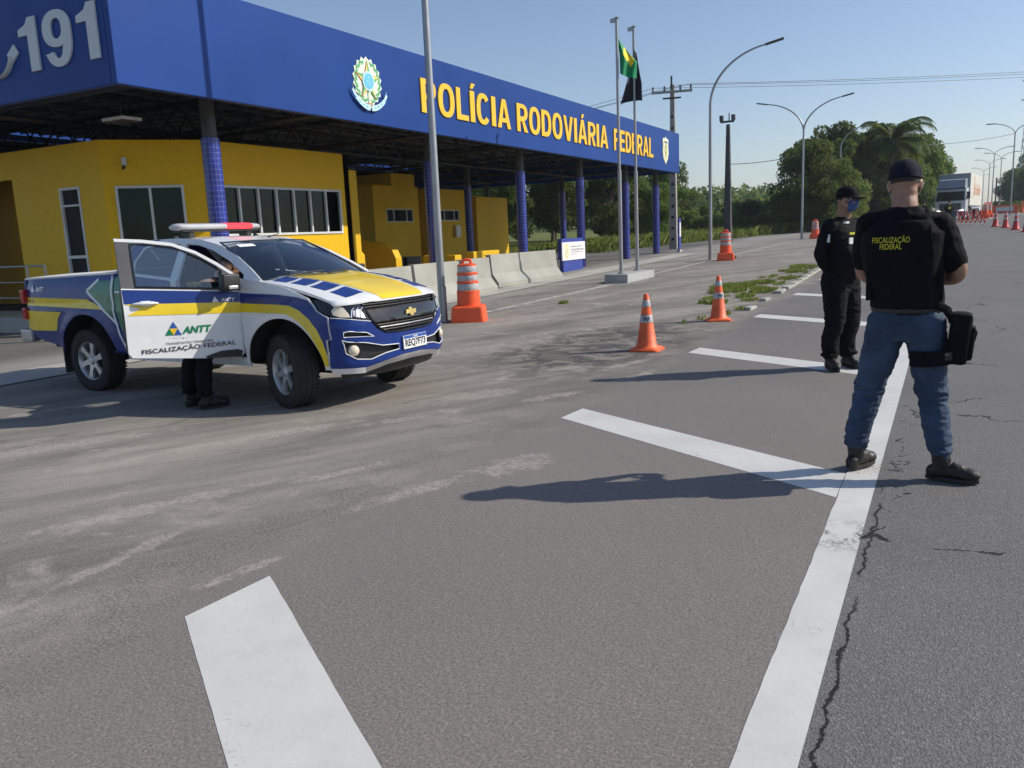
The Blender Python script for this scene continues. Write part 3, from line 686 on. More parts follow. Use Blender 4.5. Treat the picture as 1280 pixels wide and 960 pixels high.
# ------------------------------------------------------------------ yellow office under the canopy
off = empty('office_building', (-13.5, 12.5, 0), 0, 'yellow tiled office with white framed windows and a cut corner', 'building')
def opart(m, name, parent=off, **k):
    o = m.build(name, parent, **k)
    if parent is off: o.location = (13.5, -12.5, 0)
    return o
WZ = 3.64
A_, B_, C_ = (-14.76, 11.05), (-13.5, 12.5), (-13.5, 17.12)
def wall_with_holes(p0, p1, holes, z0=0, z1=WZ, th=.2, mat='yellow_tiles'):
    """vertical wall from p0 to p1 with real openings (holes given as u0,u1,z0,z1 along the wall)"""
    d = Vector((p1[0] - p0[0], p1[1] - p0[1], 0)); L = d.length; d.normalize(); n = Vector((d.y, -d.x, 0)); o = Vector((p0[0], p0[1], 0)); m = MB()
    us = sorted({0, L} | {h[0] for h in holes} | {h[1] for h in holes}); zs = sorted({z0, z1} | {h[2] for h in holes} | {h[3] for h in holes})
    for a, b in zip(us[:-1], us[1:]):
        run = None
        for c, e in zip(zs[:-1], zs[1:]):
            inside = any(h[0] <= a + 1e-6 and b <= h[1] + 1e-6 and h[2] <= c + 1e-6 and e <= h[3] + 1e-6 for h in holes)
            if inside: continue
            P = [o + d * u + n * w_ + Vector((0, 0, z)) for z in (c, e) for u, w_ in ((a, 0), (b, 0), (b, -th), (a, -th))]
            m.add(P, [(0, 1, 5, 4), (2, 3, 7, 6)] + [(0, 3, 2, 1), (4, 5, 6, 7)] + ([(1, 2, 6, 5)]) + ([(3, 0, 4, 7)]), mat)
    return m
def window(p0, p1, u0, u1, z0, z1, panes, name='window', fr=.05, curt=.3):
    d = Vector((p1[0] - p0[0], p1[1] - p0[1], 0)).normalized(); n = Vector((d.y, -d.x, 0)); o = Vector((p0[0], p0[1], 0)); m = MB(); g = MB()
    def bx(mm, a, b, c, e, w0, w1, mat):
        P = [o + d * u + n * w_ + Vector((0, 0, z)) for z in (c, e) for u, w_ in ((a, w0), (b, w0), (b, w1), (a, w1))]
        mm.add(P, [(0, 1, 5, 4), (1, 2, 6, 5), (2, 3, 7, 6), (3, 0, 4, 7), (0, 3, 2, 1), (4, 5, 6, 7)], mat)
    bx(m, u0, u1, z0, z0 + fr, .03, -.08, 'frame_white'); bx(m, u0, u1, z1 - fr, z1, .03, -.08, 'frame_white')
    ks = [u0 + (u1 - u0) * k / panes for k in range(panes + 1)]
    for k, u in enumerate(ks):
        a = u if k == 0 else u - fr * .5 if k < panes else u - fr
        bx(m, a, a + fr, z0 + fr, z1 - fr, .027, -.08, 'frame_white')
    wo = opart(m, name)
    bx(g, u0 + .01, u1 - .01, z0 + .01, z1 - .01, -.03, -.045, 'pane_glass'); g.build('pane', wo)
    cu_ = MB(); rq = random.Random(int(u1 * 100)); u = u0 + .05
    while u < u1 - .1:
        if rq.random() < curt:
            for k in range(5):
                a = u + k * .06; b = a + .06; w0 = -.26 - .03 * (k % 2); w1 = -.26 - .03 * ((k + 1) % 2); P = [o + d * q + n * w_ + Vector((0, 0, z)) for q, w_ in ((a, w0), (b, w1)) for z in (z0, z1)]; cu_.add(P, [(0, 2, 3, 1)], 'curtain')
        u += .30
    if cu_.v: cu_.build('curtain', wo)
    return wo
opart(wall_with_holes(B_, C_, [(.28, 4.22, 1.70, 2.76)]), 'wall')
opart(wall_with_holes(A_, B_, [(.20, 1.47, .55, 2.76)]), 'wall')
D_ = (-24.5, 11.05)
opart(wall_with_holes(D_, A_, [(8.38, 9.02, .30, 2.80), (4.4, 6.85, .0, 3.08)]), 'wall')
opart(wall_with_holes(C_, (-24.5, 17.12), []), 'wall')
m = MB(); m.prism(None, [(x, y, WZ - .12) for x, y in ((-24.4, 11.2), (-14.8, 11.2), (-13.65, 12.6), (-13.65, 17.0), (-24.4, 17.0))], [(x, y, WZ - .02) for x, y in ((-24.4, 11.2), (-14.8, 11.2), (-13.65, 12.6), (-13.65, 17.0), (-24.4, 17.0))], 'roof_sheet'); opart(m, 'roof')
m = MB().lohi((-24.3, 12.9, 0), (-17.9, 13.0, 3.5), 'yellow_wall'); m.lohi((-17.6, 11.3, 0), (-17.5, 13.0, 3.5), 'yellow_wall'); m.lohi((-24.3, 11.26, 3.3), (-17.6, 12.9, 3.5), 'seat'); opart(m, 'porch_wall')
m = MB().lohi((-24, 11.4, .02), (-13.9, 16.9, .28), 'dark'); opart(m, 'floor')
m = MB().lohi((-24, 14.6, .3), (-14.2, 14.7, 3.4), 'seat'); opart(m, 'inner_wall')
window(B_, C_, .28, 4.22, 1.70, 2.76, 7)
window(A_, B_, .20, 1.47, .55, 2.76, 2)
# side door
dr = MB(); dr.lohi((-16.12, 11.03, .30), (-16.07, 11.12, 2.8), 'frame_white'); dr.lohi((-15.53, 11.03, .30), (-15.48, 11.12, 2.8), 'frame_white'); dr.lohi((-16.07, 11.03, 2.75), (-15.53, 11.12, 2.8), 'frame_white'); dr.lohi((-16.07, 11.03, 2.42), (-15.53, 11.12, 2.46), 'frame_white'); dr.lohi((-16.07, 11.03, 1.38), (-15.53, 11.12, 1.44), 'frame_white')
do = opart(dr, 'door'); MB().lohi((-16.07, 11.08, .32), (-15.53, 11.09, 2.75), 'dark').build('pane', do)
m = MB(); m.box((-14.46 + .02, 11.36 - .02, 3.22), (.09, .09, .15), 'frame_white', rz=R(49)); m.tube([(-14.42, 11.32, 3.13), (-14.36, 11.24, 3.08)], .03, 'black_plastic', 8)
opart(m, 'security_camera')
m = MB().lohi((-18.2, 17.125, 0), (-13.75, 17.75, 3.3), 'yellow_wall'); opart(m, 'side_wall')
# platform and steel handrail by the side door
m = MB(); m.lohi((-19.2, 9.7, 0), (-14.9, 11.03, .30), 'concrete'); m.lohi((-14.9, 9.7, 0), (-14.55, 11.03, .15), 'concrete')
tag(m.build('steps', bevel=.01), 'low concrete landing outside the dark side door', 'steps')
m = MB(); 
for x in (-18.0, -16.75, -15.55, -15.0): m.tube([(x, 9.78, .3), (x, 9.78, 1.28)], .022, 'galv', 8)
for z in (1.28, .98, .68): m.tube([(-18.0, 9.78, z), (-15.0, 9.78, z)], .02 if z > 1.2 else .012, 'galv', 8)
m.tube([(-18.0, 9.78, 1.28), (-19.4, 9.4, .75), (-19.4, 9.4, 0)], .02, 'galv', 8)
tag(m.build('handrail', smooth=50), 'thin steel handrail along the landing by the side door', 'railing')

# ------------------------------------------------------------------ booths and low yellow walls beyond the office
def booth(x, y0, y1, z, depth, win, label, top=None):
    b = empty('booth', (x, y0, terr(y0)), 0, label, 'booth', 'yellow booths under the canopy'); z0 = terr(y0)
    d = MB()
    W = y1 - y0; h = z - z0
    if win: a0, a1, b0, b1 = win[0] - y0, win[1] - y0, win[2] - z0, win[3] - z0
    mm = MB(); T_ = .15
    if win:
        for lo, hi in (((-T_, 0, 0), (0, W, b0)), ((-T_, 0, b1), (0, W, h)), ((-T_, 0, b0), (0, a0, b1)), ((-T_, a1, b0), (0, W, b1))): mm.lohi(lo, hi, 'yellow_wall')
    else: mm.lohi((-T_, 0, 0), (0, W, h), 'yellow_wall')
    mm.lohi((-depth, 0, 0), (-T_ - .001, T_, h), 'yellow_wall'); mm.lohi((-depth, W - T_, 0), (-T_ - .001, W, h), 'yellow_wall'); mm.lohi((-depth - T_, 0, 0), (-depth - .001, W, h), 'yellow_wall')
    mm.build('wall', b)
    MB().lohi((-depth - .1, .02, h - .1), (-.05, W - .02, h - .02), 'roof_sheet').build('roof', b)
    if win:
        g = MB(); 
        for a, c, e, f_ in ((a0, a1, b0, b0 + .04), (a0, a1, b1 - .04, b1)): g.lohi((-.08, a, e), (.02, c, f_), 'frame_white')
        for k in (0, .27, .76, 1): u = a0 + (a1 - a0 - .04) * k; g.lohi((-.08, u, b0 + .04), (.017, u + .04, b1 - .04), 'frame_white')
        wo = g.build('window', b); MB().lohi((-.06, a0, b0), (-.05, a1, b1), 'building_glass').build('pane', wo)
    if top:
        MB().lohi((-depth * .9, top[0] - y0, h + .002), (-.06, top[1] - y0, top[2] - z0), 'yellow_wall').build('tank_housing', b)
    return b
booth(-19.0, 25.43, 28.42, 3.54, 3.0, (26.2, 27.98, 2.16, 2.67), 'yellow booth with a raised box on its roof, nearest the office', (26.72, 28.31, 4.02))
booth(-19.1, 29.3, 32.6, 3.52, 2.8, (30.05, 31.7, 2.2, 2.66), 'yellow booth with a strip window and a white wall unit, behind a blue post')
booth(-18.9, 32.9, 35.9, 3.25, 1.6, None, 'plain windowless yellow booth shaded brown, farthest from the office')
m = MB(); m.lohi((-19.06, 31.2, 1.5), (-18.95, 31.55, 2.0), 'sign_white'); tag(m.build('wall_unit', bevel=.01), 'small white unit fixed to the wall of the middle booth', 'box')
def ywall(name, lab, segs, **k):
    m = MB()
    for a, b in segs: m.lohi(a, b, 'yellow_wall')
    return tag(m.build(name, bevel=.03), lab, 'low wall', 'low yellow walls under the canopy')
z17 = terr(17)
m = MB(); pr = [(-17.2, 1.85), (-17.2, .1), (-14.2, .1), (-14.2, .95), (-14.32, 1.2), (-14.6, 1.36)]
m.prism(None, [(x, 19.9, z) for x, z in pr], [(x, 20.2, z) for x, z in pr], 'yellow_wall'); tag(m.build('parapet', bevel=.02), 'sloping yellow ramp parapet with a rounded sunlit end', 'low wall', 'low yellow walls under the canopy')
m = MB(); pr = [(-17.2, 1.75), (-17.2, .1), (-14.0, .1), (-14.0, 1.12), (-14.1, 1.22), (-14.3, 1.27)]
m.prism(None, [(x, 17.9, z) for x, z in pr], [(x, 18.2, z) for x, z in pr], 'yellow_wall'); tag(m.build('parapet', bevel=.02), 'short yellow ramp parapet beside the office corner', 'low wall', 'low yellow walls under the canopy')
ywall('low_wall', 'low bright yellow wall with an open bay behind the end of the concrete barriers', [((-13.4, 22.5, .3), (-13.1, 23.1, 1.02)), ((-13.4, 23.1, .86), (-13.1, 24.2, 1.02)), ((-13.4, 23.1, .3), (-13.1, 23.4, .86))])
ywall('low_wall', 'small low yellow block between two open ends behind the barriers', [((-13.6, 21.7, .3), (-13.3, 22.1, .95))])
ywall('low_wall', 'low yellow block right beside the second blue post', [((-13.6, 20.4, .3), (-13.3, 21.0, 1.0))])
m = MB(); m.lohi((-16.2, 21.2, .15), (-15.4, 22.0, .95), 'black_plastic'); m.lohi((-16.2, 22.2, .15), (-15.4, 23.0, .92), 'black_plastic'); tag(m.build('storage_crates', bevel=.03), 'pair of dark crates standing before the first booth', 'crate')

# ------------------------------------------------------------------ concrete barriers
def barrier(y0, y1, x, label, rz=0, x1=None):
    L = y1 - y0; pr = [(-.30, 0), (.30, 0), (.30, .12), (.12, .36), (.075, .86), (-.075, .86), (-.12, .36), (-.30, .12)]
    m = MB(); m.prism(None, [(a, -L / 2, b) for a, b in pr], [(a, L / 2, b) for a, b in pr], 'barrier')
    x1 = x if x1 is None else x1
    o = m.build('concrete_barrier', bevel=.012); o.location = ((x + x1) / 2, (y0 + y1) / 2, terr((y0 + y1) / 2)); o.rotation_euler = (0, 0, -math.atan2(x1 - x, L))
    return tag(o, label, 'barrier', 'pale concrete barriers in front of the canopy')
barrier(11.7, 13.42, -10.55, 'concrete barrier hidden mostly by the pickup bonnet, nearest the office corner')
barrier(13.45, 15.15, -10.5, 'concrete barrier just above the pickup bonnet, second in the row')
barrier(15.18, 17.1, -10.45, 'concrete barrier crossed by the near lamp post, beside the big traffic drum')
barrier(17.13, 18.5, -10.4, 'short concrete barrier behind the big orange drum, before the gap')
barrier(19.2, 22.9, -10.75, 'longest concrete barrier, standing apart between the gap and the white sign', x1=-10.55)

# ------------------------------------------------------------------ signs
s = empty('information_sign', (-11.3, 25.2, terr(25.2)), 0, 'blue standing sign with a white panel of small print near the third post', 'sign')
m = MB(); m.lohi((-.14, .1, 0), (.0, 1.75, .42), 'sign_blue'); m.lohi((-.14, .0, .42), (.0, 1.8, 1.10), 'sign_blue'); m.build('stand', s, bevel=.01)
m = MB(); m.lohi((.002, -.05, .38), (.04, 1.9, .98), 'sign_white'); pn = m.build('white_panel', s, bevel=.006)
def st(body, y, z, w_, h, mat='ink_grey', **k): return text_on('printing', body, (.04, y, z), U, V3, w_, h, mat, pn, **k)
st('MINISTÉRIO DA JUSTIÇA', .65, .80, .95, .055, bold=.03); st('POLÍCIA RODOVIÁRIA FEDERAL', .65, .70, 1.12, .06, bold=.03); st('Superintendência Regional', .65, .62, 1.0, .045); st('Unidade Operacional', .65, .55, .55, .035)
m = MB(); Fs = lambda u, v, d=0: Vector((.04 + d, .32 + u, .68 + v)); m.extr([(u * .42, v * .42) for u, v in shield], Fs, .001, .004, 'em_yellow'); m.extr([(u * .30, v * .30) for u, v in shield], Fs, .004, .006, 'em_white'); m.extr([(-.03, -.1), (.03, -.1), (.03, .1), (-.03, .1)], Fs, .006, .008, 'em_gold'); m.build('crest', pn)
s = empty('totem_sign', (-11.15, 38.3, terr(38.3)), R(98), 'narrow blue totem sign seen edge-on beyond the last post', 'sign')
MB().lohi((-.35, -.08, .0), (.35, .08, .10), 'concrete').build('base', s, bevel=.01); MB().lohi((-.28, -.04, .1), (.28, .04, 1.55), 'sign_blue').build('panel', s, bevel=.01); MB().lohi((-.2, -.046, .7), (.2, -.042, 1.35), 'sign_white').build('white_face', s)

# ------------------------------------------------------------------ flagpoles and flags
m = MB(); m.lohi((-7.97, 20.45, .10), (-7.33, 22.68, .345), 'blockgrey')
tag(m.build('plinth', bevel=.015), 'low grey painted plinth carrying the two flagpoles', 'plinth')
def flagpole(x, y, h, r, label):
    z = .345
    p = empty('flagpole', (x, y, z), 0, label, 'flagpole', 'galvanised flagpoles on the grey plinth')
    m = MB(); m.tube([(0, 0, 0), (0, 0, h * .42)], r, 'galv', 12); m.tube([(0, 0, h * .42), (0, 0, h)], r * .72, 'galv', 12); m.lathe([(r * 1.9, 0), (r * 1.9, .03), (r, .03)], 'galv', 16); m.build('pole', p, smooth=40)
    m = MB(); m.lathe([(0, h), (.05, h + .01), (.06, h + .04), (0, h + .07)], 'galv', 10); m.box((-.09, 0, h - .02), (.14, .04, .10), 'galv'); m.build('truck_cap', p, smooth=50)
    return p
flagpole(-7.60, 20.72, 6.32, .052, 'galvanised flagpole with the green and yellow flag, left of the pair')
flagpole(-7.72, 22.35, 6.44, .052, 'galvanised flagpole with the dark flag, right of the pair')
def flag(name, top, drop, wid, f, mat, label, extra=()):
    """limp flag hanging from its halyard: a cloth grid with folds"""
    n, k = 18, 16; P = []
    for i in range(n + 1):
        for j in range(k + 1): P.append(tuple(.88 * q for q in f(i / n, j / k)))
    F = [(i * (k + 1) + j, i * (k + 1) + j + 1, (i + 1) * (k + 1) + j + 1, (i + 1) * (k + 1) + j) for i in range(n) for j in range(k)]
    m = MB(); m.v = [tuple(Vector(top) + Vector(p)) for p in P]; m.mi(mat)
    for t, (i, j) in zip(F, [(i, j) for i in range(n) for j in range(k)]):
        m.f.append(t); mm = mat
        for mt, test in extra:
            if test((i + .5) / n, (j + .5) / k): mm = mt
        m.fm.append(m.mi(mm))
    bm = m.build(name, smooth=70); bmm = bmesh.new(); bmm.from_mesh(bm.data); thicken(bmm, .006); bmm.to_mesh(bm.data); bmm.free()
    return tag(bm, label, 'flag', 'flags hanging on the two flagpoles')
ZT = -.78
def f1(s_, t):       # s_ across the fly, t down the hoist
    fall = s_ * .35; x = .06 + s_ * .50 * (1 - .2 * t) ; y = .07 * math.sin(s_ * 11 + t * 2) + s_ * .12; z = -t * 1.05 - fall * (1.15 if s_ < .6 else 1.0)
    x *= (.10 + .90 * min(1, (t + .02) * 1.9)); return (x * .95, y + s_ * .25, z * (.85 + .15 * (1 - s_)))
flag('flag', (-7.60, 20.72, ZT + 7.08), 1, 1, f1, 'flag_green', 'green and yellow national flag drooping from the left flagpole',
     [('flag_yellow', lambda a, b: abs(a - .62) / .34 + abs(b - .42) / .30 < 1)])
def f2(s_, t):
    y = .07 * math.sin(s_ * 9 + t * 3); sx = .42 * s_ - .0; k = t
    x = .62 * (-.75 * k * (1 - s_) + .42 * s_ * (0.3 + .7 * min(1, k * 1.6))) ; z = -.1 - t * (1.55 - .18 * s_) - .12 * abs(s_ - .5) + .1 * s_ - (.4 * s_ if t < .2 else .4 * s_ * 1)*.6
    return (x, y, z)
flag('flag', (-7.72, 22.35, ZT + 7.14), 1, 1, f2, 'flag_black', 'dark flag drooping behind the right flagpole', [('flag_yellow', lambda a, b: a < .35 and .55 < b < .68 and False), ('ink_grey', lambda a, b: a < .22 and .48 < b < .62)])

# ------------------------------------------------------------------ lamp posts, poles and wires
def arc_arm(x0, z0, x1, z1, n=14):
    """quarter curve leaving straight up and ending nearly level"""
    out = []
    for i in range(n + 1):
        t = i / n; a = t * R(80); out.append((x0 + (x1 - x0) * (1 - math.cos(a)) / (1 - math.cos(R(80))), 0, z0 + (z1 - z0) * math.sin(a) / math.sin(R(80))))
    return out
def lamp_post(x, y, label, h1=5.4, tip=(2.05, 7.35), double=False, cat='street lamp', group='curved street lamps', rz=0, r=.055, stub=False, z0=None):
    p = empty('street_lamp', (x + cx(y), y, terr(y) if z0 is None else z0), rz, label, cat, group)
    m = MB(); m.tube([(0, 0, 0), (0, 0, h1 * .5), (0, 0, h1)], [r * 1.25, r * 1.1, r * .95], 'galv', 12)
    m.lathe([(r * 2.8, 0), (r * 2.8, .02), (r * 1.3, .02)], 'galv', 12)
    if stub: m.tube([(.075, -.05, 0), (.075, -.05, .62)], .045, 'galv', 8)
    m.build('post', p, smooth=45)
    for sgn in ((1, -1) if double else (1,)):
        arm = arc_arm(0, h1, tip[0] * sgn, tip[1]); m = MB(); m.tube(arm, [r * .9 - r * .4 * i / 14 for i in range(15)], 'galv', 10); a = m.build('arm', p, smooth=45)
        e = Vector(arm[-1]); d = (e - Vector(arm[-3])).normalized()
        m = MB(); m.box(e + d * .22, (.62, .22, .055), 'steel_dark', ry=-math.atan2(d.z, d.x) if sgn > 0 else -math.atan2(d.z, d.x)); m.build('lamp_head', a, bevel=.012)
    return p
lamp_post(-7.83, 12.27, 'tall grey lamp post rising out of the picture beside the pickup bonnet', h1=8.2, stub=True, tip=(2.1, 10.0))
lamp_post(-7.75, 30.61, 'single curved grey lamp post beside the middle orange drum', h1=5.45, tip=(1.95, 7.35), rz=R(10))
lamp_post(-7.44, 50.04, 'twin-armed grey lamp post beside the farthest orange drum', h1=5.9, tip=(2.05, 7.6), double=True)
lamp_post(-7.55, 69, 'curved lamp post in front of the dark trees above the capped man', h1=6.0, tip=(2.0, 7.7))
lamp_post(-7.3, 77, 'curved lamp post in front of the dark trees, next one along', h1=6.3, tip=(2.2, 8.1))
for i, (x, y, lab) in enumerate([(5.64, 103, 'tallest twin-armed lamp on the central reservation, rightmost'), (5.59, 148, 'twin-armed lamp on the central reservation, second from the right'), (7.3, 165, 'twin-armed lamp on the central reservation beyond the second'), (6.5, 190, 'twin-armed lamp on the central reservation over the white car'), (6.87, 235, 'small far twin-armed lamp fading over the truck'), (7.43, 290, 'smallest and faintest twin-armed lamp far down the road')]):
    p = empty('street_lamp', (x, y, terr(y)), R(12), lab, 'street lamp', 'twin street lamps on the central reservation')
    m = MB(); m.tube([(0, 0, 0), (0, 0, 8.2)], [.09, .06], 'galv', 8); m.build('post', p)
    for sgn in (1, -1):
        arm = arc_arm(0, 8.2, 2.0 * sgn, 9.4); m = MB(); m.tube(arm, .045, 'galv', 6); a = m.build('arm', p); e = Vector(arm[-1])
        MB().box(e + Vector((sgn * .3, 0, 0)), (.8, .3, .08), 'steel_dark').build('lamp_head', a)
# dark pole with cameras
p = empty('camera_pole', (-10.9, 46.9, terr(46.9)), 0, 'dark square mast with small cameras on its head, left of the twin lamp', 'pole')
m = MB(); m.box((0, 0, 3.2), (.42, .42, 6.4 * 0 + 6.4), 'steel_dark', taper=.42); m.build('mast', p)
m = MB(); m.box((-.05, 0, 6.55), (.75, .12, .10), 'steel_dark')
for dx in (-.36, .28): m.box((dx, 0, 6.75), (.18, .25, .28), 'steel_dark')
m.tube([(.05, 0, 6.5), (.05, 0, 7.0)], .03, 'steel_dark', 6); m.build('camera_head', p); MB().box((.05, -.24, 1.4), (.3, .16, .5), 'steel_dark').build('control_box', p)
# concrete utility pole with a cross-arm
p = empty('utility_pole', (-12.57, 42.14, terr(42.1)), 0, 'concrete power pole with cross-arm and insulators behind the fascia end', 'utility pole')
m = MB(); m.box((0, 0, 4.05), (.40, .26, 8.1), 'concrete_pole', taper=.5)
m.build('pole', p); m = MB()
for k in range(12): m.box((.0, -.13 + .004 * k, .5 + k * .55), (.14 - .004 * k, .03, .12), 'dark')
m.build('pole_slots', p)
m = MB(); m.box((0, -.1, 7.75), (2.0, .09, .11), 'concrete_pole', rz=R(15)); m.box((0, -.1, 7.45), (.9, .07, .08), 'steel_dark', rz=R(15)); m.build('cross_arm', p)
for dx in (-.9, -.35, .4, .9):
    m = MB(); m.lathe([(.02, 7.8), (.06, 7.86), (.03, 7.92), (.07, 7.97), (.02, 8.05)], 'steel_dark', 8, o=(dx, -.1 + dx * .26, 0)); m.build('insulator', p)
MB().tube([(.0, -.15, 7.9), (0, -.15, 8.5)], .05, 'steel_dark', 6).build('lightning_rod', p)
def wire(a, b, sag, r, label):
    a, b = Vector(a), Vector(b); pts = [a.lerp(b, i / 24) - Vector((0, 0, 4 * sag * (i / 24) * (1 - i / 24))) for i in range(25)]
    return tag(MB().tube(pts, r, 'wire', 4, cap=False).build('cable'), label, 'cable', 'overhead wires')
for k, dx in enumerate((-.9, .4, .9)):
    wire((-12.57 + dx, 42.0, 8.45), (45 + dx, 95, 13.5 + .3 * k), 1.0, .010, ('upper power line from the concrete pole across the road', 'middle power line from the concrete pole across the road', 'lower power line from the concrete pole across the road')[k])
    wire((-12.57 + dx, 42.0, 8.45), (-75 + dx, 48, 8.2 + .3 * k), 2.0, .010, ('first wire leaving the concrete pole behind the canopy', 'second wire leaving the concrete pole behind the canopy', 'third wire leaving the concrete pole behind the canopy')[k])
wire((-10.9, 46.9, terr(47) + 4.3), (-7.44, 50.04, terr(50) + 4.7), .12, .018, 'short wire from the dark camera mast to the twin lamp')
wire((-7.5, 78, 7.8), (5.64, 103, terr(103) + 8.3), .5, .022, 'wire crossing the road high above the truck')
# lattice pylons far off
def pylon(x, y, h, w_, label, group='far lattice pylons'):
    m = MB(); z0 = terr(y) - 1
    cs = [(-1, -1), (1, -1), (1, 1), (-1, 1)]
    for i in range(4):
        a, b = cs[i], cs[(i + 1) % 4]; m.tube([(a[0] * w_, a[1] * w_, 0), (a[0] * w_ * .12, a[1] * w_ * .12, h)], .07, 'galv', 4)
        for k in range(9):
            t0, t1 = k / 9, (k + 1) / 9; s0, s1 = w_ * (1 - .88 * t0), w_ * (1 - .88 * t1)
            m.tube([(a[0] * s0, a[1] * s0, h * t0), (b[0] * s1, b[1] * s1, h * t1)], .035, 'galv', 4); m.tube([(b[0] * s0, b[1] * s0, h * t0), (a[0] * s1, a[1] * s1, h * t1)], .07, 'galv', 4)
    for z in (.72, .84, .96): m.tube([(-w_ * 1.6, 0, h * z), (w_ * 1.6, 0, h * z)], .13, 'galv', 4)
    o = m.build('pylon'); o.location = (x, y, z0); o.rotation_euler = (0, 0, R(30)); return tag(o, label, 'pylon', group)
pylon(-124, 265, 28, 2.4, 'faint lattice pylon on the horizon right of the concrete pole')
pylon(-205, 340, 26, 2.4, 'fainter lattice pylon behind the canopy end')
pylon(12.6, 190, 29, 1.1, 'tall lattice pylon at the right edge above the trees')
pylon(18.4, 260, 40, 1.6, 'second lattice pylon at the very right edge')
p = empty('wooden_pole', (6.56, 160, terr(160)), 0, 'plain dark pole among the far lamps above the hedge', 'pole'); MB().tube([(0, 0, 0), (0, 0, 5.2)], .12, 'steel_dark', 6).build('pole', p)
# ------------------------------------------------------------------ pickup (local axes: x forward from the rear axle, y to its left, z up)
def catmull(P, n=20):
    P = [np.array(p, float) for p in P]; Q = []
    for i in range(len(P) - 1):
        a = P[max(i - 1, 0)]; b = P[i]; c = P[i + 1]; d = P[min(i + 2, len(P) - 1)]
        for k in range(n):
            t = k / n; Q.append(.5 * ((2 * b) + (-a + c) * t + (2 * a - 5 * b + 4 * c - d) * t * t + (-a + 3 * b - 3 * c + d) * t ** 3))
    Q.append(P[-1]); return np.array(Q)
PLAN = catmull([(3.45, .905), (3.65, .885), (3.80, .82), (3.90, .70), (3.97, .5), (4.01, .25), (4.02, 0)])
PS_ = np.concatenate([[0], np.cumsum(np.hypot(*np.diff(PLAN, axis=0).T))]); SM = PS_[-1]
def ins(z): return max(0, z - .85) * .35 + max(0, .45 - z) * .5
def FM(off=0.0):
    def f(s, z):
        sg = -1
        if s > SM: s = 2 * SM - s; sg = 1
        x = np.interp(s, PS_, PLAN[:, 0]); y = np.interp(s, PS_, PLAN[:, 1])
        e = .02; dx = np.interp(s + e, PS_, PLAN[:, 0]) - np.interp(s - e, PS_, PLAN[:, 0]); dy = np.interp(s + e, PS_, PLAN[:, 1]) - np.interp(s - e, PS_, PLAN[:, 1])
        l = math.hypot(dx, dy); nx, ny = -dy / l, dx / l
        d = off - ins(z)
        return Vector((x + nx * d, sg * (y + ny * d), z))
    return f
def ysid(x, z):
    y = .905
    if x > 3.45: y = float(np.interp(x, PLAN[:, 0], PLAN[:, 1]))
    if z > 1.0: y -= (z - 1.0) * .13 + max(0, z - 1.2) ** 2 * .6
    if z < .68: y -= (.68 - z) * .16
    if x < -1.0: y -= (-1.0 - x) ** 2 * .6
    y -= .012 * math.exp(-((z - 1.03) / .035) ** 2)                  # pressed waist crease
    for wx in (-.05, 3.10):
        r = math.hypot(x - wx, z - .40); y += .018 * math.exp(-((r - .53) / .055) ** 2)
    if x > 3.2 and z > .85: y -= max(0, z - .85) * .10 * min(1, (x - 3.2) / .3)
    return y
def SMp(side, off=0.0): return lambda x, z: Vector((x, side * (ysid(x, z) + off), z))
def arc(cx_, cz, r, a0, a1, n=16): return [(cx_ + r * math.cos(R(a0 + (a1 - a0) * k / n)), cz + r * math.sin(R(a0 + (a1 - a0) * k / n))) for k in range(n + 1)]
truck = empty('pickup_truck', (-8.05, 6.48, 0), R(-2.1), 'white, blue and yellow pickup with front door open and a light bar on the roof', 'pickup truck'); truck.scale = (.907,) * 3
RW, FW = (-.05, .40), (3.10, .40)
bed_o = [(-1.26, 1.325), (.52, 1.372), (.505, 1.20), (.53, .95), (.60, .70), (.67, .50), (.42, .49)] + arc(*RW, .515, 8, 172, 24) + [(-.62, .52), (-.95, .58), (-1.27, .66), (-1.29, .9)]
rd_o = [(.528, 1.36), (1.462, 1.285), (1.462, .50), (.678, .50), (.608, .70), (.538, .95), (.513, 1.20)]
fd_o = [(1.47, 1.284), (2.53, 1.19), (2.56, 1.0), (2.56, .50), (1.47, .50)]
fen_o = [(2.54, 1.30), (2.80, 1.272), (3.0, 1.235), (3.2, 1.195), (3.455, 1.10), (3.56, .985), (3.69, .915), (3.715, .70), (3.67, .695), (3.665, .40), (3.60, .40)] + arc(*FW, .505, 2, 176, 24) + [(2.575, .46), (2.566, .8), (2.55, 1.15)]
def both(name, outline, mat, sides=(-1, 1), **k): return [panel(name, outline, SMp(s), mat, truck, out=(0, s, 0), **k) for s in sides]
beds = both('bed_side', bed_o, 'blue_paint', thick=.02)
rdoors = both('rear_door', rd_o, 'blue_paint', thick=.02)
fdoor_l = both('front_door', fd_o, 'white_paint', sides=(1,), thick=.02)
fens = both('fender', fen_o, 'white_paint', thick=.02)
both('sill', [(.62, .49), (2.60, .49), (2.60, .40), (.62, .40)], 'white_paint', thick=.03)
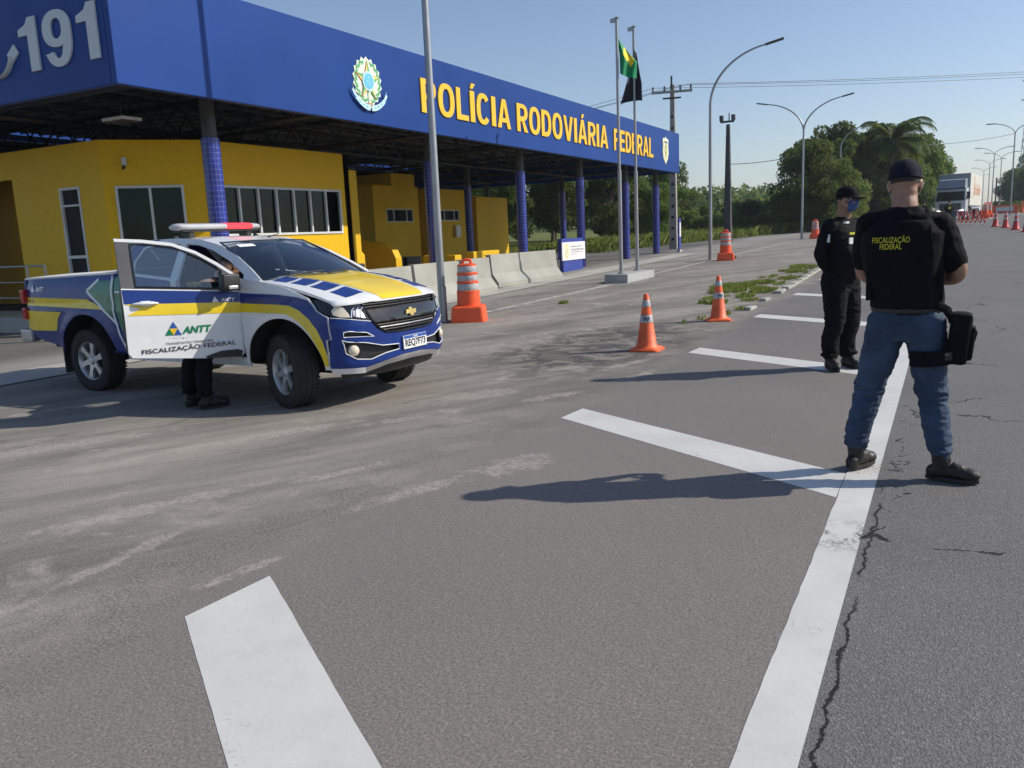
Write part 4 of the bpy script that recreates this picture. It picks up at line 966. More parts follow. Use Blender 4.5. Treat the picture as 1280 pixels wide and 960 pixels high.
# livery decals that follow the side surface
def decal(name, poly, mat, side=-1, off=.0035, parent=None, step=.08): return panel(name, poly, SMp(side, off), mat, parent or truck, step=step, out=(0, side, 0))
def off_poly(pts, w_): return pts
yel_up = [(2.56, 1.052), (2.78, 1.045), (3.05, 1.04), (3.22, 1.03), (3.36, .985), (3.48, .90), (3.57, .80), (3.63, .68), (3.652, .56), (3.655, .44)]
yel_lo = [(2.56, .965), (2.77, .960), (3.05, .958), (3.20, .95), (3.31, .905), (3.41, .84), (3.50, .75), (3.56, .65), (3.60, .53), (3.618, .44)]
blu_up = [(2.545, 1.155), (2.80, 1.146), (3.1, 1.136), (3.32, 1.112), (3.455, 1.078), (3.56, .978), (3.685, .908), (3.70, .705), (3.66, .70), (3.66, .56)]
for k, s in enumerate((-1, 1)):
    decal('yellow_stripe', yel_up + yel_lo[::-1], 'yellow_paint', s, off=.009, parent=fens[k])
    decal('blue_stripe', yel_up[:-1] + blu_up[::-1], 'blue_paint', s, off=.009, parent=fens[k])
    decal('yellow_stripe', [(-1.262, 1.115), (.02, 1.09), (.33, .972), (-1.275, 1.018)], 'yellow_paint', s, parent=beds[k])
    decal('yellow_block', [(-1.275, .952), (-.50, .938), (-.58, .86), (-.63, .71), (-1.275, .705)], 'yellow_paint', s, parent=beds[k])
    decal('green_chevron', [(.04, 1.185), (.24, 1.30), (.513, 1.305), (.505, 1.20), (.53, .95), (.545, .86), (.30, .98)], 'green_paint', s, off=.004, parent=beds[k])
    for a, b in (((.02, 1.185), (.24, 1.32)), ((.02, 1.185), (.56, .80))):
        d = Vector((b[0] - a[0], b[1] - a[1])).normalized(); n_ = Vector((-d.y, d.x)) * .016
        decal('white_line', [(a[0] + n_.x, a[1] + n_.y), (b[0] + n_.x, b[1] + n_.y), (b[0] - n_.x, b[1] - n_.y), (a[0] - n_.x, a[1] - n_.y)], 'white_film', s, off=.006, parent=beds[k])
    decal('white_line', [(.47, 1.36), (.505, 1.36), (.49, 1.20), (.515, .95), (.585, .70), (.65, .52), (.615, .52), (.55, .70), (.485, .95), (.455, 1.20)], 'white_film', s, off=.005, parent=beds[k])
    decal('green_chevron', [(.525, 1.345), (.85, 1.32), (.95, 1.1), (.66, .74), (.62, .73), (.55, .95), (.522, 1.2)], 'green_paint', s, off=.004, parent=rdoors[k])
    # lettering on the bed side
    nm = MB(); 
    V, F_ = text_geo('ANTT', .17, .06, .04, 0, .95, .2)
    mp = SMp(s, .007); x0 = -1.0 if s < 0 else -.55
    nm.add([mp(x0 + s * -1 * p[0], 1.20 + p[1] - .02) for p in V], F_, 'white_film')
    nm.add([mp(x0 - s * -1 * (.12 - q[0]), q[1]) for q in ((0, 1.18), (.10, 1.18), (.05, 1.27))], [(0, 1, 2)], 'white_film'); nm.build('bed_lettering', beds[k])
    # wheel-arch lip and liner
    for (wx, wz), rr_ in ((RW, .515), (FW, .505)):
        m = MB(); a = arc(wx, wz, rr_, 5, 175, 24); n_ = len(a)
        P = [(x, s * .60, z) for x, z in a] + [(x, s * (ysid(x, z) - .012), z) for x, z in a]
        m.add(P, [(i, i + 1, n_ + i + 1, n_ + i) for i in range(n_ - 1)], 'dark'); m.add([(x, s * .60, z) for x, z in a], [tuple(range(n_))], 'dark'); m.build('wheel_housing', truck, smooth=60)
    m = MB().box((-.60, s * .74, .40), (.02, .28, .42), 'black_plastic'); m.build('mud_flap', truck)
# door handle of the rear door
for k, s in enumerate((-1, 1)):
    m = MB(); m.tube([(.60, s * .925, 1.17), (.66, s * .945, 1.175), (.82, s * .945, 1.17), (.88, s * .925, 1.165)], [.012, .024, .024, .012], 'white_paint', 8, sy=.7); m.build('handle', rdoors[k], smooth=60)
# bonnet: a in 0..1 from cowl to nose, t in -1..1 across
def hood(off=0.0):
    def f(a, t):
        tt = t; t = max(-1, min(1, t)); lip = max(0, abs(tt) - 1) * (.9 - .5 * min(1, a)); y = t * (.845 - .02 * a) ; aa = a; a = min(a, 1.0); lip += max(0, aa - 1) * .5; s_ = float(np.interp(abs(y), PLAN[::-1, 1], PS_[::-1])); xf = float(np.interp(s_, PS_, PLAN[:, 0])) - .055
        x = 2.78 + a * (xf - 2.78); zc = 1.295 - .085 * a - .143 * a ** 2.6
        if a > .93: zc -= .02 * ((a - .93) / .07) ** 2
        z = zc - lip - (.028 + .014 * a - .026 * a ** 5) * abs(t) ** 3 + .012 * math.exp(-((abs(t) - .60) / .08) ** 2) * (1 - .5 * a)
        return Vector((x, y, z + off))
    return f
hd = panel('bonnet', [(0, -1.05), (1.03, -1.05), (1.03, 1.05), (0, 1.05)], hood(), 'white_paint', truck, step=.05, thick=.015, out=(0, 0, 1))
def yi(a): return .60 - .17 * a
n_ = 14
panel('yellow_band', [(a / n_, -yi(a / n_) + (.12 * max(0, a / n_ - .85) if 1 else 0)) for a in range(n_ + 1)] + [(a / n_, yi(a / n_) - .12 * max(0, a / n_ - .85)) for a in range(n_, -1, -1)], hood(.003), 'yellow_paint', hd, step=.05, out=(0, 0, 1))
for s in (-1, 1):
    for k in range(4):
        a0 = .05 + .215 * k; a1 = a0 + .175
        pts = [(a0, s * (yi(a0) + .06)), (a1, s * (yi(a1) + .06)), (min(a1 + .05, .93), s * (.88 - .02 * k)), (a0 + .06, s * (.90 - .02 * k))]
        panel('blue_block', pts, hood(.003), 'blue_paint', hd, step=.05, out=(0, 0, 1))
# dusty scuffs on the bonnet film are in the material; front clip
def front(name, poly, mat, parent=truck, off=0.0, holes=(), thick=.015, mirror=False, step=.05):
    r = [panel(name, poly, FM(off), mat, parent, holes=holes, step=step, thick=thick, out=(1, 0, 0))]
    if mirror:
        P = [(2 * SM - a, b) for a, b in poly]; r.append(panel(name, P, FM(off), mat, parent, holes=[[(2 * SM - a, b) for a, b in h] for h in holes], step=step, thick=thick, out=(1, 0, 0)))
    return r
mir = lambda P: [(2 * SM - a, b) for a, b in P][::-1]
half_up = [(.262, .908), (.465, .882), (.675, .846), (.74, .775), (.84, .714), (1.03, .700)]
half_lo = [(.228, .418), (.40, .414), (.60, .405), (.83, .445), (1.08, .475)]
fogh = [(.366, .69), (.381, .649), (.396, .56), (.497, .498), (.645, .480), (.83, .520), (1.02, .535), (1.02, .588), (.80, .60), (.60, .65), (.42, .672)]
slit = [(.385, .765), (.44, .772), (.62, .745), (.70, .700), (.385, .718)]
bp = front('front_bumper', half_up + mir(half_up) + half_lo[::-1][:0] + [(2 * SM - .228, .418)] + [(2 * SM - a, b) for a, b in half_lo[1:]] + half_lo[::-1], 'blue_paint', holes=(fogh, slit, mir(fogh), mir(slit)))[0]
front('lower_lip', [(.228, .416), (.60, .403), (.61, .345), (.228, .36)], 'white_paint', mirror=True)
front('skid_lip', [(.605, .402), (.83, .442), (1.08, .472), (2 * SM - 1.08, .472), (2 * SM - .83, .442), (2 * SM - .605, .402), (2 * SM - .61, .35), (2 * SM - .87, .40), (SM, .415), (.87, .40), (.61, .35)], 'silver')
front('air_intake', [(.30, .80), (2 * SM - .30, .80), (2 * SM - .30, .30), (.30, .30)], 'black_plastic', off=-.055, thick=.01)
for P in (fogh, slit):                                 # thin pale outline round the pockets
    for Q_ in (P, mir(P)):
        m = MB(); f = FM(.004); pts = [f(*p) for p in Q_]; pts.append(pts[0]); m.tube(pts, .005, 'white_film', 5, cap=False); m.build('pin_line', bp)
m = MB(); f = FM(.004)
for sg in (0, 1):
    g_ = (lambda a: a) if sg == 0 else (lambda a: 2 * SM - a)
    m.tube([f(g_(a), b) for a, b in ((.262, .908), (.33, .902), (.465, .885), (.675, .85))], .004, 'white_film', 5)
m.build('pin_line', bp)
g = empty('grille', (0, 0, 0)); g.parent = truck
gr = [(.615, 1.028), (.886, 1.030), (SM, 1.032)] ; grl = [(.69, .862), (.755, .785), (.85, .722), (1.03, .708), (SM, .704)]
gout = [(.618, 1.026), (.886, 1.030), (SM, 1.033), (2 * SM - .886, 1.030), (2 * SM - .618, 1.026)] + [(2 * SM - a, b) for a, b in ((.69, .866), (.755, .79), (.85, .727), (1.03, .713))] + [(1.03, .713), (.85, .727), (.755, .79), (.69, .866)]
panel('grille_back', gout, FM(-.03), 'dark', g, out=(1, 0, 0))
panel('grille_bar', [(.66, .955), (SM, .962), (2 * SM - .66, .955), (2 * SM - .70, .855), (2 * SM - .735, .832), (SM, .835), (.735, .832), (.70, .855)], FM(.012), 'gloss_black', g, thick=.03, out=(1, 0, 0))
m = MB(); f = FM(-.008)
for z, a in ((.985, .645), (1.010, .635)): m.tube([f(a + (2 * SM - 2 * a) * k / 24, z) for k in range(25)], .0055, 'black_plastic', 5)
for z, a in ((.805, .76), (.778, .79), (.750, .83)): m.tube([f(a + (2 * SM - 2 * a) * k / 24, z) for k in range(25)], .0075, 'alloy' if z == .778 else 'black_plastic', 5)
for k in range(12):
    a = .80 + (2 * SM - 1.6) * k / 11; m.tube([f(a, .722), f(a, .825)], .004, 'black_plastic', 4); m.tube([f(a, .965), f(a, 1.02)], .004, 'black_plastic', 4)
m.build('grille_mesh', g)
m = MB(); f = FM(.0); P = gout + [gout[0]]; m.tube([f(*p) for p in P], .009, 'gloss_black', 6, cap=False); m.build('grille_rim', g)
bt = [(-.095, -.018), (-.072, .022), (-.030, .022), (-.022, .042), (.032, .042), (.024, .022), (.095, .022), (.072, -.020), (.030, -.020), (.022, -.040), (-.032, -.040), (-.024, -.018)]
panel('badge', [(SM + a * .98, .895 + b) for a, b in bt], FM(.03), 'gold', g, thick=.014, out=(1, 0, 0))
# headlights
hlo = [(.012, 1.080), (.287, 1.058), (.592, 1.030), (.640, .950), (.672, .856), (.465, .892), (.268, .918), (.12, .985)]
for sg in (0, 1):
    T_ = (lambda P: P) if sg == 0 else mir
    h = panel('headlight', T_(hlo), FM(.0), 'gloss_black', truck, step=.04, thick=.02, out=(1, 0, 0))
    panel('lens', T_([(.27, .975), (.30, 1.005), (.36, 1.022), (.41, .995), (.45, .945), (.47, .905), (.36, .912), (.29, .935)]), FM(.004), 'lens_warm', h, step=.04, out=(1, 0, 0))
    panel('lens', T_([(.50, .965), (.58, .975), (.615, .93), (.625, .885), (.55, .90), (.50, .915)]), FM(.004), 'alloy', h, step=.04, out=(1, 0, 0))
    m = MB(); f = FM(.006)
    for k in range(3): m.tube([f((a if sg == 0 else 2 * SM - a), z) for a, z in ((.475 + .05 * k, .90), (.49 + .05 * k, .97), (.52 + .05 * k, .99))], .006, 'chrome', 5)
    m.build('reflector', h)
    c = FM(-.02)(.478 if sg == 0 else 2 * SM - .478, .580)
    nrm = (FM(.02)(.478 if sg == 0 else 2 * SM - .478, .580) - c).normalized(); q = nrm.to_track_quat('Z', 'Y').to_matrix().to_4x4()
    fl_ = MB().lathe([(.0, .034), (.030, .030), (.048, .018), (.055, .0), (.058, -.02)], 'lens_warm', 20, m4=Matrix.Translation(c) @ q).build('fog_light', truck, smooth=50)
    m = MB(); m.lathe([(.058, .0), (.078, .0), (.078, -.02)], 'black_plastic', 20, m4=Matrix.Translation(c) @ q); m.build('bezel', fl_)
# number plate
c = FM(.012)(1.272, .588); tg = (FM(.012)(1.40, .588) - FM(.012)(1.14, .588)).normalized(); up = Vector((-.04, 0, 1)).normalized(); nn = tg.cross(up).normalized()
m4 = Matrix((( tg.x, up.x, nn.x, c.x), (tg.y, up.y, nn.y, c.y), (tg.z, up.z, nn.z, c.z), (0, 0, 0, 1)))
m = MB(); m.box((0, 0, 0), (.40, .135, .012), 'sign_white'); m.v = [tuple(m4 @ Vector(p)) for p in m.v]; pl = m.build('number_plate', truck, bevel=.003)
m = MB(); m.box((0, .050, .008), (.385, .030, .003), 'ink_blue'); m.v = [tuple(m4 @ Vector(p)) for p in m.v]; m.build('blue_band', pl)
text_on('plate_number', 'REQ7F73', m4 @ Vector((-.175, -.058, .006)), tg, up, .35, .085, 'ink', pl, bold=.03, off=.002)
text_on('plate_country', 'BRASIL', m4 @ Vector((-.03, .041, .0095)), tg, up, .07, .018, 'sign_white', pl, bold=.03, off=.001)
# cab: roof, pillars, glass
def roofm(x, t):
    z = float(np.interp(x, [.58, .9, 1.3, 1.7, 2.05], [1.705, 1.738, 1.748, 1.735, 1.668])); y = t * float(np.interp(x, [.58, 1.3, 2.05], [.60, .64, .60]))
    return Vector((x, y, z - .055 * abs(t) ** 3.2 + .006 * math.exp(-((abs(t) - .45) / .08) ** 2)))
panel('roof', [(.58, -1), (2.05, -1), (2.05, 1), (.58, 1)], roofm, 'white_paint', truck, step=.1, thick=.02, out=(0, 0, 1))
def yg(z): return .885 - .12 * 0 - (z - 1.20) * .50 if z > 1.20 else .885
def GM(side, off=0.0): return lambda x, z: Vector((x, side * (yg(z) + off), z))
ao = [(2.82, 1.285), (2.62, 1.405), (2.38, 1.530), (2.05, 1.652), (1.75, 1.712), (1.4, 1.738), (.95, 1.735), (.66, 1.695), (.53, 1.55), (.46, 1.37)]
fw_l = [(1.53, 1.31), (2.52, 1.225), (2.50, 1.33), (2.28, 1.465), (2.0, 1.58), (1.74, 1.655), (1.53, 1.675)]
rw_ = [(.80, 1.375), (1.44, 1.318), (1.45, 1.675), (1.10, 1.678), (.86, 1.64), (.76, 1.50)]
panel('cab_frame', ao + [(1.47, 1.285), (2.53, 1.19), (2.80, 1.27)], GM(1), 'white_paint', truck, holes=(fw_l, rw_), thick=.03, out=(0, 1, 0))
# right side: front door stands open, so the frame is only pillars and rail there
ri = [(1.56, 1.30), (1.55, 1.672), (1.75, 1.655), (2.0, 1.59), (2.30, 1.475), (2.56, 1.335), (2.60, 1.20)]
panel('cab_frame', ao + [(1.46, 1.285)] + ri + [(2.70, 1.20), (2.80, 1.27)], GM(-1), 'white_paint', truck, holes=(rw_,), thick=.03, out=(0, -1, 0))
decal_c = [(.47, 1.375), (.54, 1.55), (.67, 1.69), (.95, 1.73), (1.10, 1.733), (.84, 1.655), (.74, 1.50), (.78, 1.36)]
for s in (-1, 1):
    panel('blue_pillar_film', decal_c, GM(s, .003), 'blue_paint', truck, out=(0, s, 0))
    panel('side_window', rw_, GM(s, -.012), 'car_glass', truck, out=(0, s, 0))
panel('side_window', fw_l, GM(1, -.012), 'car_glass', truck, out=(0, 1, 0))
m = MB(); m.lohi((1.44, -.86, .42), (1.56, -.80, 1.30), 'white_paint'); m.build('door_pillar', truck, bevel=.01)
def wsm(a, t):            # a: 0 bottom 1 top
    x = 2.80 + .13 * (1 - t * t) - a * (.77 + .09 * (1 - t * t)) ; y = t * (.775 - .165 * a); z = 1.268 + a * .40 + .012 * (1 - t * t) + .02 * math.sin(a * math.pi)
    return Vector((x, y, z))
panel('windshield', [(0, -1), (1, -1), (1, 1), (0, 1)], wsm, 'windshield_glass', truck, step=.1, out=(1, 0, 0))
m = MB()
for t in (-1, 1): m.tube([wsm(k / 8, t) + Vector((0, 0, .004)) for k in range(9)], .016, 'gloss_black', 6, sy=.5)
m.tube([wsm(1, -1 + k / 6) for k in range(13)], .016, 'gloss_black', 6, sy=.5); m.tube([wsm(0, -1 + k / 6) for k in range(13)], .022, 'gloss_black', 6, sy=.5); m.build('windshield_seal', truck)
m = MB(); m.add([wsm(.90, -.78) + Vector((.004, 0, .004)), wsm(.90, -.45) + Vector((.004, 0, .004)), wsm(.82, -.45) + Vector((.004, 0, .004)), wsm(.82, -.78) + Vector((.004, 0, .004))], [(0, 1, 2, 3)], 'white_film'); m.build('sticker', truck)
m = MB()
for a, b in ((-.72, .02), (.0, .62)): m.tube([wsm(.01, a) + Vector((.03, 0, .015)), wsm(.05, (a + b) / 2) + Vector((.02, 0, .02)), wsm(.07, b) + Vector((.01, 0, .012))], .009, 'black_plastic', 5)
m.build('wiper', truck)
MB().add([(.60, -.585, 1.69), (.60, .585, 1.69), (.47, .79, 1.37), (.47, -.79, 1.37)], [(0, 1, 2, 3)], 'car_glass').build('rear_window', truck)
MB().lohi((.50, -.86, .45), (.53, .86, 1.37), 'blue_paint').build('cab_back', truck)
# interior
m = MB(); m.lohi((.55, -.80, .42), (2.60, .80, .47), 'dark'); m.lohi((2.56, -.82, .42), (2.60, .82, 1.18), 'dark'); m.build('floor', truck)
m = MB(); m.prism(None, [(2.80, -.80, 1.24), (2.42, -.80, 1.20), (2.36, -.80, 1.05), (2.45, -.80, .80), (2.58, -.80, .78)], [(2.80, .80, 1.24), (2.42, .80, 1.20), (2.36, .80, 1.05), (2.45, .80, .80), (2.58, .80, .78)], 'black_plastic'); m.build('dashboard', truck, bevel=.02)
for s in (-1, 1):
    m = MB(); m.box((1.80, s * .40, .74), (.52, .50, .20), 'seat', ry=R(-6)); m.box((1.50, s * .40, 1.06), (.17, .50, .62), 'seat', ry=R(-14)); m.box((1.42, s * .40, 1.46), (.11, .28, .20), 'seat', ry=R(-8)); m.box((1.44, s * .40, 1.35), (.03, .1, .1), 'chrome'); m.build('seat', truck, bevel=.035, smooth=60)
m = MB(); m.box((.95, 0, .72), (.50, 1.4, .2), 'seat'); m.box((.70, 0, 1.03), (.15, 1.4, .55), 'seat', ry=R(-10)); m.build('rear_bench', truck, bevel=.03)
m = MB(); q = Matrix.Translation((2.22, .38, 1.14)) @ Matrix.Rotation(R(62), 4, 'Y'); m.tube([q @ Vector((.185 * math.cos(k * math.pi / 12), .185 * math.sin(k * math.pi / 12), 0)) for k in range(25)], .016, 'black_plastic', 6, cap=False)
for a in (0, 120, 240): m.tube([q @ Vector((0, 0, 0)), q @ Vector((.18 * math.cos(R(a + 180)), .18 * math.sin(R(a + 180)), 0))], .015, 'black_plastic', 5)
m.tube([q @ Vector((0, 0, 0)), (2.45, .38, 1.02)], .03, 'black_plastic', 6); m.build('steering_wheel', truck)
m = MB().box((2.08, 0, 1.58), (.03, .22, .065), 'black_plastic', ry=R(12)); m.build('rear_view_mirror', truck, bevel=.01)
MB().box((2.50, -.05, 1.27), (.05, .16, .09), 'black_plastic').build('dash_screen', truck, bevel=.008)
# bed, cover, tail
panel('bed_cover', [(-1.27, -1), (.50, -1), (.50, 1), (-1.27, 1)], lambda x, t: Vector((x, t * .84, 1.345 + .028 * (1 - t * t) + (x + 1.27) * .028)), 'silver' if 0 else 'sign_white', truck, step=.2, thick=.02, out=(0, 0, 1))
m = MB(); m.lohi((-1.30, -.84, .62), (-1.25, .84, 1.32), 'blue_paint'); m.build('tailgate', truck, bevel=.01)
for s in (-1, 1):
    m = MB(); m.prism(None, [(-1.325, s * .80, z) for z in (.84, 1.22)] + [(-1.22, s * .895, 1.22), (-1.22, s * .895, .84)][:2], [(-1.30, s * .76, z) for z in (.84, 1.22)] + [(-1.20, s * .85, 1.22), (-1.20, s * .85, .84)], 'red_lens')
    m = MB(); m.box((-1.285, s * .845, 1.125), (.085, .12, .17), 'red_lens'); m.box((-1.285, s * .845, .91), (.085, .12, .15), 'red_lens'); m.build('tail_light', truck, bevel=.02)
m = MB(); m.lohi((-1.42, -.80, .56), (-1.30, .80, .73), 'silver'); m.lohi((-1.40, -.92, .56), (-1.16, -.80, .72), 'silver'); m.lohi((-1.40, .80, .56), (-1.16, .92, .72), 'silver'); m.build('rear_bumper', truck, bevel=.03)
m = MB(); m.lohi((-1.15, -.42, .34), (3.55, -.32, .48), 'dark'); m.lohi((-1.15, .32, .34), (3.55, .42, .48), 'dark'); m.lohi((-1.2, -.60, .46), (3.5, .60, .60), 'dark'); m.lohi((3.1, -.5, .30), (3.75, .5, .42), 'dark'); m.tube([(-.05, -.7, .36), (-.05, .7, .36)], .055, 'dark', 8); m.tube([(3.10, -.7, .36), (3.10, .7, .36)], .05, 'dark', 8); m.lohi((2.7, -.58, .6), (3.7, .58, .98), 'dark'); m.build('chassis', truck)
# wheels
def wheel(x, s, steer, name='wheel'):
    wv = empty(name, (x, s * .80, .365)); wv.parent = truck; wv.rotation_euler = (0, 0, steer)
    h = .125; prof = [(.225, -h * .80), (.27, -h), (.33, -h * .98), (.355, -h * .86), (.366, -h * .60), (.367, -h * .3), (.360, -h * .28), (.360, -h * .2), (.367, -h * .18), (.367, h * .18), (.360, h * .2), (.360, h * .28), (.367, h * .3), (.366, h * .60), (.355, h * .86), (.33, h * .98), (.27, h), (.225, h * .80)]
    m = MB(); m.lathe(prof + [prof[0]], 'rubber', 56, axis='Y')
    for k in range(56):
        for q in (-1, 1):
            a = k * 2 * math.pi / 56; m.box((.362 * math.cos(a), q * h * .74, .362 * math.sin(a)), (.020, .045, .020), 'rubber', ry=-a)
    m.build('tyre', wv, smooth=35)
    m = MB(); o = s * .085
    m.lathe([(.232, s * .108), (.222, s * .100), (.206, s * .05), (.200, -s * .09)], 'alloy', 40, axis='Y', cap=False)
    for k in range(6):
        a = k * math.pi / 3 + .3; P = []
        for r, w_, y in ((.035, .042, s * .082), (.12, .026, s * .092), (.212, .038, s * .098)):
            for e in (-1, 1): P.append((r * math.cos(a) - e * w_ * math.sin(a), y, r * math.sin(a) + e * w_ * math.cos(a)))
        B = [(p[0], p[1] - s * .03, p[2]) for p in P]
        m.add(P + B, [(0, 1, 3, 2), (2, 3, 5, 4), (6, 8, 9, 7), (8, 10, 11, 9), (0, 2, 8, 6), (2, 4, 10, 8), (1, 7, 9, 3), (3, 9, 11, 5)], 'alloy')
    m.lathe([(.0, s * .105), (.035, s * .102), (.055, s * .085), (.062, s * .05)], 'alloy', 20, axis='Y', cap=False)
    m.build('rim', wv, smooth=35)
    MB().lathe([(0, s * .03), (.17, s * .03), (.17, s * .01), (0, s * .01)], 'steel_dark', 30, axis='Y').build('brake_disc', wv)
wheel(-.05, -1, 0); wheel(-.05, 1, 0); wheel(3.10, -1, R(-20)); wheel(3.10, 1, R(-20))
# roof light bar
lb = empty('light_bar', (1.30, 0, 1.86)); lb.parent = truck
def lbp(y0, y1, r, mat):
    m = MB(); n = 8; m.tube([(0, y0 + (y1 - y0) * k / n, 0) for k in range(n + 1)], [r] * (n + 1), mat, 16, sy=.34); return m
m = lbp(-.50, .05, .125, 'clear_lens'); m.build('white_lens', lb, smooth=50)
m = lbp(.05, .44, .127, 'red_beacon'); m.build('red_lens', lb, smooth=50)
m = MB(); m.tube([(0, .44, 0), (0, .54, 0), (0, .60, 0), (0, .615, 0)], [.125, .12, .08, .02], 'clear_lens', 16, sy=.34); m.tube([(0, -.615, 0), (0, -.60, 0), (0, -.56, 0), (0, -.50, 0)], [.02, .08, .12, .125], 'clear_lens', 16, sy=.34); m.build('end_cap', lb, smooth=50)
m = MB(); m.lohi((-.09, -.56, -.052), (.09, .56, -.030), 'black_plastic')
for y in (-.42, .42): m.box((0, y, -.085), (.14, .07, .06), 'black_plastic'); m.box((0, y * 1.36, -.14), (.05, .05, .10), 'black_plastic', rx=R(-28 if y > 0 else 28))
m.build('mount', lb, bevel=.006)
MB().tube([(1.75, .35, 1.72), (1.95, .33, 1.75), (1.78, .36, 1.80)], .008, 'black_plastic', 5).build('antenna', truck)
m = MB(); mm = Matrix.Translation((2.50, .98, 1.27)); m.box((2.50, 1.00, 1.27), (.12, .20, .17), 'black_plastic'); m.tube([(2.52, .86, 1.20), (2.51, .93, 1.22)], .03, 'black_plastic', 8); m.build('wing_mirror', truck, bevel=.035, smooth=60)
# open front door: u from the hinge outwards, z up
door = empty('front_door', (2.53, -.905, 0), math.atan2(-1.00, -.45)); door.parent = truck; door['label'] = 'white front door standing open with agency lettering'
def DM(off=0.0):          # door local axes: x = away from hinge, y = inner side (-) / outer side (+)
    def f(u, z): return Vector((u, off + .028 * math.exp(-((z - 1.0) / .22) ** 2) - max(0, z - 1.25) * .10 + (.010 * (z < .74)) - .011 * math.exp(-((z - 1.03) / .03) ** 2) * 0, z))
    return f
frame_out = [(1.075, 1.275), (1.072, 1.741), (.835, 1.723), (.568, 1.682), (.352, 1.594), (.161, 1.474), (.03, 1.372), (-.02, 1.325), (-.02, 1.18)]
win = [(.946, 1.283), (.945, 1.685), (.80, 1.672), (.546, 1.632), (.304, 1.515), (.17, 1.425), (.13, 1.385), (.17, 1.215)]
low = [(1.079, 1.275), (-.02, 1.178), (-.02, .545), (.02, .506), (.35, .53), (.80, .585), (1.05, .615), (1.082, .66)]
OUT = (0, 1, 0)
d_low = panel('door_panel', low, DM(), 'white_paint', door, step=.08, thick=.0, out=OUT)
panel('window_frame', frame_out, DM(.0), 'grey_frame', door, holes=(win,), step=.1, thick=.035, out=OUT)
rim_o = [(1.079, 1.741), (.835, 1.723), (.568, 1.682), (.352, 1.594), (.161, 1.474), (.03, 1.372), (-.025, 1.325)]
rim_i = [(1.075, 1.712), (.835, 1.693), (.575, 1.652), (.362, 1.566), (.175, 1.446), (.04, 1.345), (-.02, 1.295)]
panel('white_edge', rim_o + rim_i[::-1], DM(.004), 'white_paint', door, step=.1, thick=.02, out=OUT)
m = MB(); m.tube([DM(.002)(*p) for p in win + [win[0]]], .009, 'gloss_black', 5, cap=False); m.build('window_seal', door)
panel('window_glass', win, DM(-.02), 'car_glass', door, step=.3, out=OUT)
m = MB(); m.prism(None, [DM(-.012)(*p) for p in low], [DM(-.012)(*p) + Vector((0, -.075, 0)) for p in low], 'black_plastic'); m.build('inner_trim', door)
def dd(name, poly, mat, off=.003, st=.1): return panel(name, poly, DM(off), mat, door, step=st, out=OUT)
dd('blue_stripe', [(1.074, 1.268), (-.015, 1.174), (-.015, 1.066), (1.071, 1.130)], 'blue_paint')
dd('yellow_stripe', [(1.069, 1.129), (-.015, 1.065), (-.015, .958), (1.058, 1.020), (.93, 1.076)], 'yellow_paint')
dd('white_line', [(1.078, 1.277), (-.018, 1.180), (-.018, 1.171), (1.078, 1.266)], 'white_film', .0045)
dd('moulding', [(.0, .566), (.05, .590), (.22, .592), (.38, .552), (.36, .530), (.02, .510)], 'black_plastic', .010)
def dtext(name, body, u_left, z, w_, h, mat, slope=.0, **k):
    V, F_ = text_geo(body, w_, h, k.get('bold', .02), 0, k.get('space', 1.0), k.get('shear', 0))
    f = DM(.0055); P = [f(u_left - p[0], z + p[1] + slope * p[0]) for p in V]; return MB().add(P, F_, mat).build(name, door)
dtext('door_lettering', 'ANTT', .575, .800, .285, .072, 'ink_green', slope=-.02, bold=.035, shear=.25)
dtext('door_lettering', 'AGÊNCIA NACIONAL DE', .71, .752, .40, .022, 'ink', slope=-.03, bold=.01, space=1.25)
dtext('door_lettering', 'TRANSPORTES TERRESTRES', .742, .708, .455, .022, 'ink', slope=-.03, bold=.01, space=1.1)
dtext('door_lettering', 'FISCALIZAÇÃO FEDERAL', .965, .630, .90, .064, 'ink', slope=-.0, bold=.018, space=1.05)
dtext('door_lettering', 'ANTT', .175, 1.085, .14, .036, 'white_film', slope=-.05, bold=.03, shear=.2)
f = DM(.0055); m = MB()
t0, tl, tr = (.652, .928), (.735, .800), (.580, .790); mid = lambda a, b: ((a[0] + b[0]) / 2, (a[1] + b[1]) / 2)
mL, mR_, mB_ = mid(t0, tl), mid(t0, tr), mid(tl, tr)
m.add([f(*p) for p in (t0, mL, mR_)], [(0, 1, 2)], 'ink_blue'); m.add([f(*p) for p in (mL, tl, mB_)], [(0, 1, 2)], 'ink_green'); m.add([f(*p) for p in (mR_, mB_, tr)], [(0, 1, 2)], 'ink_blue'); m.add([f(*p) + Vector((0, .001, 0)) for p in (mL, mB_, mR_)], [(0, 1, 2)], 'ink_yellow'); m.build('agency_emblem', door)
m = MB(); m.add([f(.262, 1.085), f(.195, 1.083), f(.232, 1.142)], [(0, 1, 2)], 'white_film'); m.build('agency_emblem', door)
m = MB(); m.tube([DM(.01)(1.0, 1.124), DM(.035)(.95, 1.126), DM(.038)(.82, 1.124), DM(.01)(.77, 1.118)], [.010, .020, .020, .010], 'white_paint', 8, sy=.8); m.tube([DM(.012)(.93, 1.122), DM(.012)(.84, 1.12)], .035, 'white_paint', 10, sy=.8); m.build('handle', door, smooth=60)
wm = MB(); wm.box((.10, .12, 1.272), (.185, .10, .165), 'black_plastic', rz=R(14)); wm.tube([(.02, .03, 1.215), (.06, .09, 1.225)], .035, 'black_plastic', 8); o = wm.build('wing_mirror', door, bevel=.042, smooth=75)
m = MB(); m.box((.09, .20, 1.225), (.10, .02, .035), 'alloy', rz=R(14)); m.build('indicator', o, bevel=.008)
